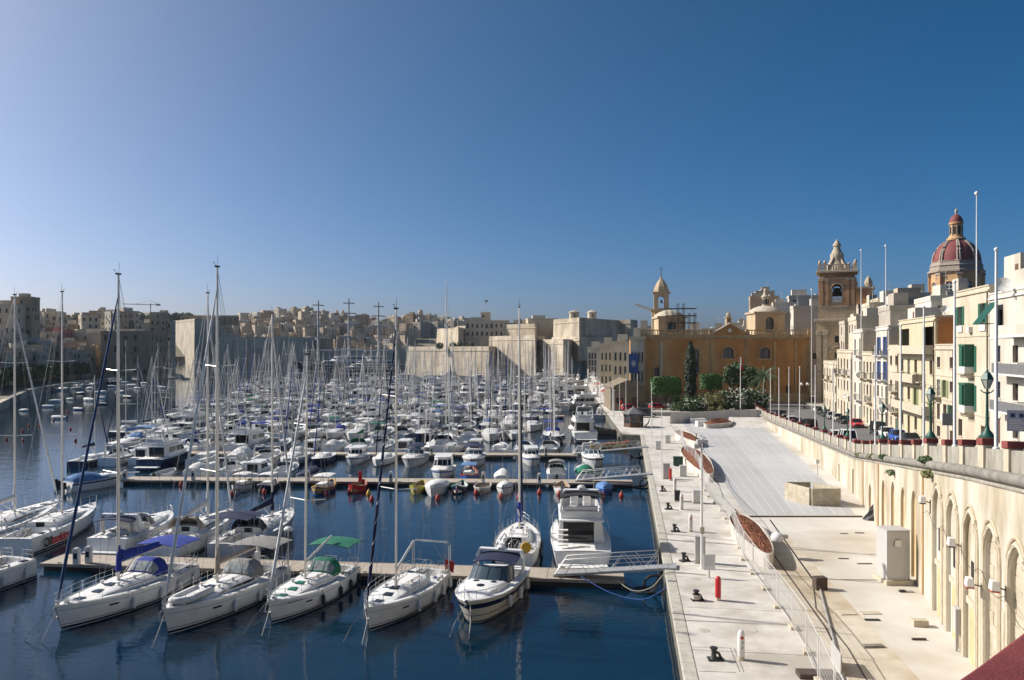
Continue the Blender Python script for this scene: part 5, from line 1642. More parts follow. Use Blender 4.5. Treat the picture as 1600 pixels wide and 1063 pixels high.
for i, (px, D, L, rz, lb) in enumerate(((705, 420, 26, 25, 'white motor superyacht below the left end of the fort wall'), (760, 405, 30, 20, 'long white motor superyacht moored below the fort bastion'), (818, 395, 24, 28, 'white motor superyacht third along the fort wall'),
          (842, 380, 26, 20, 'white motor superyacht under the middle of the fort'), (868, 330, 30, 15, 'white motor superyacht closest to the waterfront below the fort'), (380, 300, 17, 300, 'tall white motor yacht standing alone left of the crowded rows'), (468, 420, 24, 250, 'white motor yacht seen end on near the three masted ship'), (640, 400, 22, 200, 'white motor yacht behind the farthest pontoon near the fort'))):
 superyacht('motor_superyacht', lb, (XD(px, D), D, 0), radians(rz + 180), L, 'gelcoat', 2 if L < 25 else 3)
dg = openboat('dinghy', 'p', 'boat', L=5.0, B=1.9, h=.6, hull='gelcoat', rim='gelcoat', cover='cloth_white', kind='open', outboard=True)  # white cover added so its sunlit top makes the shaded dinghy look whiter
freeze(dg)
dl = [(92, 655, 'white'), (38, 643, 'white'), (75, 637, 'white'), (88, 629, 'white'), (122, 641, 'blue'), (110, 625, 'white'), (139, 627, 'white'), (158, 623, 'white'), (158, 615, 'white'), (126, 616, 'black'), (188, 614, 'white'), (199, 622, 'black'), (140, 608, 'white'), (158, 633, 'black'),
 (175, 605, 'white'), (206, 604, 'white'), (215, 608, 'white'), (253, 607, 'white'), (195, 599, 'white'), (225, 600, 'white'), (240, 595, 'white'), (268, 592, 'black'), (290, 593, 'white'), (150, 598, 'white'), (165, 597, 'white'), (180, 596, 'white'), (210, 595, 'white')]
rng = random.Random(8)
for i, (px, py, c) in enumerate(sorted(dl)):
 t = dg if i == 0 else copy_tree(dg)
 t['label'] = '%s dinghy in the creek, %s counted from the left' % (c, ordw(i))
 t['group'] = 'small boats moored in the creek'
 t.location = U(px, py)
 t.rotation_euler = (0, 0, rng.uniform(-.5, .5) + (pi if rng.random() < .5 else 0))
 s = rng.uniform(.55, .95)
 t.scale = (s, s, s)
 if c != 'white':
  for o in t.children:
   if o.name.startswith(('hull', 'gunwale')):
    recolor(o, {'blue': 'cloth_lightblue', 'black': 'black_rubber'}[c])
for i, (px, py) in enumerate(sorted([(35, 675), (84, 658), (10, 688), (62, 667), (45, 667), (110, 672), (36, 690), (118, 690), (250, 632), (300, 640), (105, 645)])):
 T = thing('creek_buoy', 'red mooring buoy in the open creek, %s from the left' % ordw(i), 'buoy', U(px, py), 0, 'buoys in the creek')
 for o in (B0, B1):
  c = o.copy()
  COL.objects.link(c)
  c.parent = T
  c.scale = (.9, .9, .9)
# ------------------------------------------------------------------ quay furniture
def pedestal(label, px, py, red=False):
 p = U(px, py, 1.5)
 T = thing('service_pedestal', label, 'pedestal', p, 0, 'service pedestals on the quay')
 MB().lathe([(.16, 0), (.16, .16)], 16).build('base', 'stone_trim', T, smooth=40)
 MB().lathe([(.155, .163), (.165, .2), (.165, 1.15), (.15, 1.27), (.10, 1.36), (.02, 1.38)], 20).build('column', 'paint_red' if red else 'cabinet_white', T, smooth=50)
 for z in (.55, .78, 1.0):
  MB().box(-.07, -.178, z, .07, -.150, z + .13).build('socket', 'paint_red' if (red or z == 1.0) else 'cabinet_grey', T, bevel=.01)
pedestal('white service pedestal closest to the viewer on the quay', 1158, 1031)
pedestal('white service pedestal beside the tall light pole, near the fence', 1079, 831)
pedestal('white service pedestal just beyond the one near the light pole', 1065, 796)
pedestal('white service pedestal beside the black bin', 1054.5, 768)
pedestal('red fire pedestal standing alone near the blue rope', 1122, 938, True)
pedestal('small red fire pedestal beside the far grey cabinet', 1047.5, 751, True)
def bollard(label, px, py, twin=False):
 p = U(px, py, 1.5)
 T = thing('mooring_bollard', label, 'bollard', (p[0], p[1], 1.5), random.uniform(-.3, .3), 'black mooring bollards along the quay edge')
 MB().box(-.36, -.24, 0, .36, .24, .07).build('foot_plate', 'iron_black', T, bevel=.02)
 MB().lathe([(.20, .07), (.13, .16), (.11, .34), (.12, .46), (.19, .52), (.18, .58), (.02, .6)], 12, (-.08, 0, 0)).tube([(-.08, 0, .40), (.16, 0, .30), (.26, 0, .07)], .07, 6).build('post', 'iron_black', T, smooth=50)
 if twin:
  m = MB()
  for k in range(5):
   m.tube([(-.08 + .25 * cos(a / 8 * 2 * pi), .25 * sin(a / 8 * 2 * pi), .12 + .05 * k + .01 * sin(a)) for a in range(9)], .03, 5)
  m.build('rope_coil', 'rope', T)
for i, (px, py) in enumerate(((1118, 1031), (1090, 938), (1070, 877), (1055.5, 831), (1045, 796), (1036, 768))):
 bollard('black mooring bollard, %s from the viewer along the quay edge%s' % (ordw(i), ', with coiled rope' if i == 1 else ''), px, py, i == 1)
def cabinet(name, label, px, py, w_, d_, h, m='cabinet_grey', cat='cabinet', base=True, z0=1.5, rz=.14, panel='cabinet_grey'):
 p = U(px, py, 1.5)
 T = thing(name, label, cat, (p[0], p[1] + d_ / 2, z0), -rz)
 if base:
  MB().box(-w_ / 2 - .04, -d_ / 2 - .04, 0, w_ / 2 + .04, d_ / 2 + .04, .1).build('plinth', 'stone_trim', T, bevel=.01)
 MB().box(-w_ / 2, -d_ / 2, .1, w_ / 2, d_ / 2, h - .06).build('body', m, T, bevel=.015)
 MB().box(-w_ / 2 - .03, -d_ / 2 - .03, h - .057, w_ / 2 + .03, d_ / 2 + .03, h).build('lid', m, T, bevel=.015)
 MB().box(-w_ / 2 + .05, -d_ / 2 - .012, .2, w_ / 2 - .05, -d_ / 2 + .002, h - .15).build('door', panel, T, bevel=.006)
 return T
cabinet('power_cabinet', 'tall grey power cabinet behind the light pole on the quay', 1095, 881, .68, .45, 1.85)
cabinet('power_cabinet', 'tall grey power cabinet beside the small red pedestal', 1042, 749, .75, .5, 1.75)
cabinet('waste_bin', 'black litter bin between two white pedestals', 1059, 784, .5, .5, 1.0, 'iron_black', 'bin', panel='iron_black')
cabinet('waste_bin', 'dark green wheeled bin against the fence', 1060.5, 729, 1.15, .8, 1.15, 'bin_green', 'bin', base=False, panel='bin_green')
for i, (px, py) in enumerate(((1068, 745), (1090, 787), (1044, 693), (1029, 703))):
 cabinet('meter_box', ['beige meter box against the fence beside the green bin', 'beige meter box against the fence near the pedestals', 'small beige meter box beside the far planter', 'grey meter box on the far quay edge'][i], px, py, .75, .5, 1.25, 'cabinet_white', panel='cabinet_white')
T = thing('light_pole', 'tall thin white light pole on the quay with a small meter box', 'pole', U(1096.5, 888, 1.5))
MB().lathe([(.16, 0), (.16, .05), (.09, .06), (.085, 3), (.065, 8.6), (.02, 8.62)], 12).build('shaft', 'pole_white', T, smooth=50)
MB().box(-.14, -.17, 2.3, .14, -.06, 2.75).build('meter', 'stone_trim', T, bevel=.01)
MB().box(-.35, -.3, 8.3, .35, .1, 8.5).box(-.5, -.1, 7.9, -.2, .1, 8.2).build('camera_head', 'pole_grey', T, bevel=.02)
T = thing('notice_board', 'white notice board on a short post beside the light pole', 'sign', U(1108, 903, 1.5))
MB().box(-.04, -.04, 0, .04, .04, .55).build('post', 'galv', T)
MB().box(-.38, -.06, .5, .38, -.02, 1.5).build('board', 'sign_white', T, bevel=.01)
for k in range(5):
 MB().box(-.28, -.066, 1.32 - .13 * k, .28 - .1 * (k % 2), -.061, 1.36 - .13 * k).build('print_line', 'cabinet_grey', T)
for i, (px, py, top) in enumerate(((1034, 745, 640), (1018, 690, 600), (958, 655, 590), (968, 655, 588), (978, 652, 584), (996, 648, 587), (1019, 665, 628))):
 p = U(px, py, 1.5)
 h = (py - top) / F * p[1]
 T = thing('quay_pole', 'slender pale flagless pole, %s from the viewer on the quay' % ordw(i), 'pole', p, 0, 'slender poles on the quay')
 MB().lathe([(.12, 0), (.12, .06), (.06, .07), (.04, h), (.02, h + .01)], 8).build('shaft', 'pole_white', T, smooth=50)
 MB().lathe([(.02, 0), (.09, .08), (.02, .17)], 8, (0, 0, h)).build('ball', 'pole_white', T, smooth=50)
# temporary mesh fence ------------------------------------------------
fz = thing('site_fence', 'long temporary wire mesh fence between the quay and the yard', 'fence')
def mesh_panel(Ln):
 m = MB()
 m.tube([(0, 0, .12), (0, 0, 2.0)], .022, 5).tube([(Ln, 0, .12), (Ln, 0, 2.0)], .022, 5).tube([(0, 0, 2.0), (Ln, 0, 2.0)], .02, 5).tube([(0, 0, .16), (Ln, 0, .16)], .02, 5)
 k = int(Ln / .16)
 for i in range(1, k):
  m.tube([(Ln * i / k, 0, .16), (Ln * i / k, 0, 2.0)], .0055, 3, caps=False)
 for i in range(1, 7):
  m.tube([(0, 0, .16 + 1.84 * i / 7), (Ln, 0, .16 + 1.84 * i / 7)], .0055, 3, caps=False)
 return m
pan = blkf = None
k = 0
b = -6.0
r4 = random.Random(9)
while b < 98:
 o = mesh_panel(3.3).build('mesh_panel', 'fence_post', fz) if pan is None else pan.copy()
 if pan is None:
  pan = o
 else:
  COL.objects.link(o)
 a0 = 5.75 + .25 * sin(b * .23) + r4.uniform(-.06, .06)
 a1 = 5.75 + .25 * sin((b + 3.3) * .23)
 o.location = Q(a0, b, 1.5)
 o.rotation_euler = (0, 0, QANG + atan2(-(a1 - a0), 3.3))
 f = MB().box(-.16, -.34, 0, .16, .34, .16).build('fence_foot', 'stone_trim', fz, bevel=.02) if blkf is None else blkf.copy()
 if blkf is None:
  blkf = f
 else:
  COL.objects.link(f)
 f.location = Q(a0, b, 1.5)
 f.rotation_euler = (0, 0, QANG + pi / 2 + r4.uniform(-.2, .2))
 b += 3.36
for i, (bb, aa) in enumerate(((-3.5, 6.6), (1.5, 6.9), (-5.5, 7.2))):
 T = thing('sheet_panel', ['white board leaning inside the fence at the bottom of the picture', 'pale mesh sheet tied to the fence near its end', 'pale barrier board at the corner of the fence'][i], 'board', Q(aa, bb, 1.476), QANG)
 MB().box(0, -.03, 0, 1.7, .03, .95).build('board', 'cabinet_grey', T, bevel=.01)
 MB().box(.1, -.2, -.0, .3, .2, .12).build('foot', 'stone_trim', T)
# planters ---------------------------------------------------------------
def planter(label, cx, cy, ln, wd, hgt, ang, seed, mound=.28):
 rng = random.Random(seed)
 T = thing('planter', label, 'planter', (cx, cy, 1.47), ang)
 n = 40
 def o(a, k):
  x, y = cos(a) * ln / 2, sin(a) * wd / 2
  y *= 1 + .18 * cos(a)
  l = sqrt(x * x + y * y)
  return (x * (1 - k / l), y * (1 - k / l))
 rs = []
 for k, z in ((0, 0), (-.08, hgt * .6), (-.12, hgt), (.07, hgt + .02), (.10, hgt - .12)):
  rs.append([(*o(2 * pi * i / n, k), z) for i in range(n)])
 MB().rings(rs, caps=False).build('rim_wall', 'quay_concrete', T, smooth=50)
 rings_ = []
 for j in range(9):
  t = j / 8
  rings_.append([])
  for i in range(n):
   x, y = o(2 * pi * i / n, .14)
   z = hgt - .14 + mound * (1 - t ** 2) * rng.uniform(.7, 1.1)
   rings_[-1].append((x * max(t, .01), y * max(t, .01), z if t < 1 else hgt - .13))
 MB().rings(list(reversed(rings_)), caps=False).build('soil', 'soil', T)
 m = MB()
 for _ in range(160):
  a, k = rng.uniform(0, 2 * pi), sqrt(rng.random()) * .9
  x, y = o(a, .2)
  s = rng.uniform(.03, .08)
  m.obox((x * k, y * k, hgt - .12 + mound * (1 - k * k)), (s, s * 1.3, s), rng.uniform(0, 3))
 tag(m.build('clods', 'soil', T), kind='stuff')
 return T
planter('oval raised planter of red soil with a white sack, nearest the viewer', 17.75, 59.2, 13.5, 2.1, 1.0, QANG + .02, 1)
planter('long raised planter of red soil beside the green bin', 23.0, 99, 25, 2.9, .9, QANG + .02, 2)
planter('raised planter of red soil beyond the long one', 27.6, 125, 16, 2.6, .9, QANG + .1, 3)
planter('mound of red soil in a white kerbed bed near the hoarding', 38.5, 149, 10, 4, .8, QANG - .5, 4, .8)
T = thing('sack', 'white builder sack lying on the soil of the nearest planter', 'sack', (18.45, 55.4, 2.62))
MB().lathe([(.02, 0), (.42, .05), (.48, .25), (.36, .5), (.15, .58), (.02, .6)], 10).build('bag', 'sign_white', T, smooth=60)
MB().box(.2, -.3, .2, .7, .2, .5).build('fold', 'cabinet_grey', T, bevel=.1)
# yard objects -----------------------------------------------------------
T = cabinet('transformer_kiosk', 'big grey metal transformer kiosk on a stone plinth against the arches', 1403, 913, 1.45, 1.3, 3.35, rz=-.05, base=False, z0=1.47, panel='cabinet_grey')
MB().box(-.85, -.85, 0, .85, .85, .28).build('plinth', 'stone_trim', T, bevel=.02)
MB().box(-.28, -.785, 2.35, .12, -.74, 2.75).build('warning_plate', 'cabinet_white', T, bevel=.01)
T = thing('block_enclosure', 'low open enclosure of cream stone blocks in the yard', 'enclosure', (27.6, 73.6, 1.49), 0)
def blockwall(mbname, x0, y0, x1, y1, rows=4):
 ang = atan2(y1 - y0, x1 - x0)
 Ln = sqrt((x1 - x0) ** 2 + (y1 - y0) ** 2)
 n = max(2, round(Ln / .55))
 b0 = None
 for r in range(rows):
  for i in range(n):
   s = Ln / n
   m = MB().box(.006, -.11, .005, s - .006, .11, .395)
   o = m.build('stone_block', 'stone_block', T) if b0 is None else b0.copy()
   if b0 is None:
    b0 = o
   else:
    COL.objects.link(o)
   off = i * s
   o.location = (x0 + cos(ang) * off, y0 + sin(ang) * off, r * .40)
   o.rotation_euler = (0, 0, ang)
blockwall('f', .1, 0, 2.75, 0)
blockwall('l', -1.15, 3.4, 0, .12)
blockwall('b', -1.0, 3.6, 1.3, 3.6)
blockwall('r', 2.7, .25, 1.6, 3.4)
T = thing('lamp_stub', 'small white post with a lamp box behind the block enclosure', 'post', U(1277, 742, 1.5))
MB().tube([(0, 0, 0), (0, 0, 1.3)], .07, 8).box(-.2, -.15, 1.3, .2, .15, 1.75).build('post', 'cabinet_white', T)
p = U(1366, 812, 1.5)
T = thing('tarpaulin_heap', 'heap of black plastic sheeting leaning at the foot of the arches', 'tarpaulin', p)
T.scale = (.8, .8, .72)
m = MB()
rg = random.Random(4)
rs = []
for j in range(6):
 t = j / 5
 rs.append([((1 - t) * 1.1 * cos(2 * pi * i / 12) * rg.uniform(.7, 1.15) + .25 * t, (1 - t) * .8 * sin(2 * pi * i / 12) * rg.uniform(.7, 1.15), t * 2.6 * (1 - .1 * rg.random())) for i in range(12)])
m.rings(rs).build('sheet', 'plastic_black', T)
for i in range(3):
 MB().tube([(-.5 + .4 * i, -.3, .05), (.3 - .1 * i, .1, 3.0 - .2 * i)], .03, 5).build('stick', 'iron_brown', T)
T = thing('steel_post', 'long grey steel channel with a brown box at its end lying in the yard', 'steel post', (0, 0, 0))
a, b_, c_ = U(1281, 920, 1.5), U(1302, 1000, 1.5), U(1320, 1075, 1.5)
MB().tube([(a[0], a[1], 1.56), (b_[0], b_[1], 1.56), (c_[0], c_[1], 1.53)], .05, 5).build('channel', 'galv', T)
MB().obox((a[0], a[1], 1.5), (.72, .55, .72), .1).build('box', 'iron_brown', T, bevel=.02)
rub = [(1360, 958, 1.1, .5, .04, 'stone_trim', 'flat stone slab lying in the yard'), (1322, 958, .9, .7, .06, 'stone_trim', 'square pit cover in the middle of the yard'), (1363, 969, .8, .25, .05, 'iron_black', 'rusty grating beside the pit cover'),
 (1437, 978, .75, .45, .35, 'stone_block', 'loose building block lying in the yard'), (1436, 1000, .7, .12, .1, 'iron_brown', 'short rusty bar with a cap on the yard floor'), (1364, 1011, 1.0, .3, .12, 'stone_grey', 'narrow dark trench opening in the yard'),
 (1343, 833, .7, .25, .04, 'iron_brown', 'small rusty grate between the kerb and the kiosk'), (1319, 834, .6, .22, .03, 'iron_brown', 'small drain grate near the kerb'), (1318, 873, .7, .25, .03, 'iron_brown', 'small drain grate in the middle of the beige floor'),
 (1351, 881, 1.0, .25, .03, 'iron_brown', 'long drain grate in front of the transformer kiosk'), (1420, 925, .6, .3, .05, 'stone_grey', 'flat stone by the transformer kiosk'), (1275, 1058, 1.6, .7, .25, 'iron_brown', 'dark open hatch at the bottom of the yard'),
 (1410, 925, .35, .25, .12, 'iron_black', 'black lump of debris by the kiosk corner')]
for px, py, w_, d_, h, m_, lb in rub:
 p = U(px, py, 1.48)
 tag(MB().obox((0, 0, 0), (w_, d_, h), .1 * sin(px)).build(lb.split(' ')[-1] if False else 'yard_debris', m_, loc=(p[0], p[1], 1.468), bevel=.015), lb, 'debris')
for i, (D, z, out) in enumerate(((30.9, 6.6, .35), (34.4, 5.7, .4), (37.9, 6.6, .35), (44.9, 7.3, .3))):
 n = WN(D)
 p = WP(D, z, -.05)
 T = thing('floodlight', ['floodlight on the arch closest to the red coping', 'floodlight with a red back on the second arch', 'rusty floodlight on the third arch', 'small floodlight on the fifth arch'][i], 'floodlight', p, atan2(n[1], n[0]), 'floodlights on the arched wall')
 MB().tube([(0, 0, 0), (out, 0, .1)], .03, 5).tube([(0, 0, -.6), (0, 0, .15)], .04, 5).build('bracket', 'iron_brown', T)
 MB().obox((out + .1, 0, 0), (.34, .5, .38), 0, .75).build('lamp_head', 'cabinet_white', T, bevel=.03)
 MB().obox((out + .1, 0, -.06), (.30, .44, .055)).build('lens', 'paint_red' if i < 2 else 'iron_brown', T)
tag(MB().tube([WP(27 + i * .62, 6.4 - .55 * abs(sin(i * .55)) + .02 * i, -.2) for i in range(32)], .014, 4).build('wall_cable', 'iron_brown'), 'loose brown cable looping along the arched wall', 'cable')
for i, (D, h) in enumerate(((38.2, 1.2),)):
 p = WP(D, 1.47, -.2)
 T = thing('meter_cabinet', ['grey meter cabinet on a stand before the third arch', 'grey meter cabinet on a stand before the fourth arch'][i], 'cabinet', p, atan2(WN(D)[1], WN(D)[0]) + pi / 2)
 MB().box(-.3, -.12, .9, .3, .12, .9 + h).build('box', 'cabinet_grey', T, bevel=.02)
 MB().box(-.05, -.05, 0, .05, .05, .9).build('stand', 'galv', T)
# green lamp posts on the parapet -------------------------------------
LP = None
def lamp_post(label, D, sc=1.0):
 global LP
 n = WN(D)
 p = WP(D, RZ(D) + 1.55, .26)
 if LP is None:
  T = thing('lamp_post', label, 'lamp post', p, 0, 'green lamp posts on the parapet')
  MB().lathe([(.34, 0), (.34, .06), (.26, .12), (.22, .22), (.12, .34), (.09, .42), (.075, .5)], 12).build('base', 'lamp_green', T, smooth=40)
  MB().lathe([(.07, .5), (.05, 1.9), (.08, 1.95), (.08, 2.0), (.05, 2.05), (.05, 2.16)], 10).tube([(-.30, 0, 2.1), (-.15, 0, 1.98), (.15, 0, 1.98), (.30, 0, 2.1)], .025, 5).build('column', 'lamp_green', T, smooth=50)
  MB().lathe([(.10, 2.16), (.26, 2.56), (.02, 2.57)], 6).build('lantern_glass', 'lamp_glass', T)
  m = MB().lathe([(.30, 2.57), (.27, 2.63), (.14, 2.86), (.06, 2.9), (.06, 2.96), (.02, 3.06)], 6)
  for k in range(6):
   a = 2 * pi * k / 6
   m.tube([(.105 * cos(a), .105 * sin(a), 2.16), (.268 * cos(a), .268 * sin(a), 2.57)], .018, 4)
  m.build('lantern_frame', 'lamp_green', T)
  freeze(T)
  LP = T
 else:
  T = copy_tree(LP)
  T['label'] = label
  T.location = p
 return T
for D, lb in zip(LAMPS, ('green lamp post with lantern, nearest and largest on the parapet', 'green lamp post second from the near end of the parapet', 'green lamp post third from the near end of the parapet', 'green lamp post fourth from the near end of the parapet', 'green lamp post farthest along the parapet')):
 lamp_post(lb, D)
# white flagpoles ------------------------------------------------------
FP = None
def flagpole(label, base, h, ball=.09, m_='pole_white'):
 T = thing('flagpole', label, 'flagpole', base, 0, 'bare flagpoles')
 MB().lathe([(.13, 0), (.13, .08), (.075, .1), (.07, h * .5), (.045, h), (.02, h + .01)], 10).build('shaft', m_, T, smooth=50)
 MB().lathe([(.02, -.02), (ball * .8, ball * .5), (ball, ball), (ball * .8, ball * 1.5), (.02, ball * 2)], 10, (0, 0, h)).build('ball', m_, T, smooth=60)
for i, D in enumerate((33.5, 40.6, 48.2, 56, 68.2, 82, 92, 104, 116, 126, 137, 148)):
 n = WN(D)
 b_ = WP(D, RZ(D) + 1.09, .24) if i else WP(D, RZ(D) + 1.09, .24)
 flagpole('bare flagpole on the parapet, %s counted from the near end' % ordw(i), b_, 8.3, m_='pole_white')
flagpole('tall white flagpole on the roof in front of the dome', V(1526, 452, 90), 10.6, .24)
flagpole('white flagpole on the roof just right of the bell tower', V(1345.5, 520, 150), 15.3, .22)
flagpole('white flagpole rising between bell tower and dome', V(1384, 492, 132), 11.2, .22)
flagpole('tall flagpole at the far corner of the orange church building', (XD(1268, 176), 176, 2.35), 26.5, .22)
# hexagonal kiosk -------------------------------------------------------
T = thing('kiosk', 'small hexagonal brown timber kiosk with a grey pointed roof', 'kiosk', U(990, 667, 1.5))
MB().lathe([(1.75, 0), (1.75, .75), (1.7, .75), (1.7, 0.1)], 6).build('base_wall', 'wood_brown', T)
for k in range(6):
 a = 2 * pi * k / 6
 MB().tube([(1.7 * cos(a), 1.7 * sin(a), 0), (1.7 * cos(a), 1.7 * sin(a), 2.5)], .11, 4).build('post', 'wood_brown', T)
 a2 = a + pi / 6
 MB().obox((1.45 * cos(a2), 1.45 * sin(a2), .8), (.04, 1.45, 1.6), a2).build('glass_panel', 'pane', T)
 MB().obox((1.47 * cos(a2), 1.47 * sin(a2), 1.45), (.08, 1.6, .1), a2).build('transom', 'wood_brown', T)
MB().lathe([(2.35, 2.45), (2.3, 2.55), (.25, 3.6), (.12, 3.85), (.02, 3.9)], 6).build('roof', 'slate', T)
hd = thing('hoarding', 'long row of pale grey hoarding boards in front of the oleander bushes', 'hoarding')
hp = [(1048, 662), (1080, 660), (1110, 658), (1140, 657), (1170, 657), (1198, 657)]
for (a, b_) in zip(hp, hp[1:]):
 A, B = U(*a, 1.5), U(*b_, 1.5)
 d = Vector((B[0] - A[0], B[1] - A[1]))
 n = max(1, round(d.length / 2.4))
 for i in range(n):
  t = i / n
  MB().obox((A[0] + d.x * (t + .5 / n), A[1] + d.y * (t + .5 / n), 1.48), (d.length / n - .05, .06, 2.1 + .08 * sin(i * 5 + a[0])), atan2(d.y, d.x)).build('hoarding_board', 'cabinet_grey', hd)
  MB().obox((A[0] + d.x * t, A[1] + d.y * t + .1, 1.48), (.12, .12, 2.2)).build('hoarding_post', 'iron_brown', hd)
T = thing('ramp', 'white concrete ramp wedge in front of the hoarding', 'ramp', U(1175, 664, 1.5), -.2)
MB().add([(-4, -6, 0), (6, -6, 0), (6, 4, .1), (-4, 4, .1), (-4, 4, 1.1), (6, 4, 1.1)], [(0, 1, 2, 3), (0, 1, 5, 4), (3, 2, 5, 4), (0, 3, 4), (1, 2, 5)]).build('slab', 'quay_concrete', T)
for i, (px, py, w_, h) in enumerate(((1097, 666, 2.2, 1.0), (1090, 661, 3.0, .9), (1182, 652, 3.5, 1.6), (1106, 655, 3.0, .8))):
 p = U(px, py, 1.5)
 tag(MB().obox((0, 0, 0), (w_, 1.4, h), .1).build('concrete_block', 'sign_white', loc=(p[0], p[1], 1.48), bevel=.04), ['low white concrete block beside the soil mound', 'wide white concrete block behind the low one', 'tall white concrete block at the ramp foot of the parapet', 'flat white concrete block near the hoarding'][i], 'block')
T = thing('mixer', 'dark machinery with hoses standing between planter and membrane', 'machine', U(1093, 697, 1.5))
MB().obox((0, 0, .35), (1.2, .7, .7)).tube([(-.5, 0, .3), (-.5, 0, 1.9)], .08, 6).tube([(.5, .2, .3), (.2, .1, 1.6), (.9, 0, 1.1)], .07, 6).build('engine', 'iron_black', T, bevel=.03)
for sg in (1, -1):
 MB().lathe([(.3, -.08), (.34, 0), (.3, .08)], 12).build('wheel', 'tyre', T, loc=(0, sg * .45, .33)).rotation_euler = (radians(90), 0, 0)
# ------------------------------------------------------------------ street of tall houses on the right
TANG = atan2(.9724, .2334)
def rail(mb, x0, x1, y, z, h, gap=.14, side=None):
 mb.tube([(x0, y, z + h), (x1, y, z + h)], .025, 4)
 mb.tube([(x0, y, z + .08), (x1, y, z + .08)], .018, 4)
 n = max(2, int((x1 - x0) / gap))
 for i in range(n + 1):
  x = x0 + (x1 - x0) * i / n
  mb.tube([(x, y, z), (x, y, z + h)], .011, 3, caps=False)
 if side is not None:
  for x in (x0, x1):
   mb.tube([(x, y, z + h), (x, side, z + h)], .022, 4)
   k = max(2, int(abs(y - side) / gap))
   for i in range(1, k):
    yy = y + (side - y) * i / k
    mb.tube([(x, yy, z), (x, yy, z + h)], .011, 3, caps=False)
 return mb
def window_parts(T, x0, x1, z0, z1, dep, frame='frame_white', pane='pane', mull=1, rows=2, arch=False, front=-1):
 """window set into an opening of a wall whose outside is +y: frame with bars, glass behind"""
 y = -dep + .06
 m = MB()
 t = .07
 m.box(x0, y - .05, z0, x0 + t, y + .02, z1).box(x1 - t, y - .05, z0, x1, y + .02, z1).box(x0 + t, y - .05, z0, x1 - t, y + .02, z0 + t).box(x0 + t, y - .05, z1 - t, x1 - t, y + .02, z1)
 for i in range(1, mull + 1):
  x = x0 + (x1 - x0) * i / (mull + 1)
  m.box(x - .03, y - .045, z0 + t, x + .03, y + .015, z1 - t)
 for i in range(1, rows):
  z = z0 + (z1 - z0) * i / rows
  m.box(x0 + t, y - .04, z - .025, x1 - t, y + .01, z + .025)
 w_ = m.build('window', frame, T)
 MB().box(x0 + .02, y - .09, z0 + .02, x1 - .02, y - .055, z1 - .02).build('pane', pane, w_)
 return w_
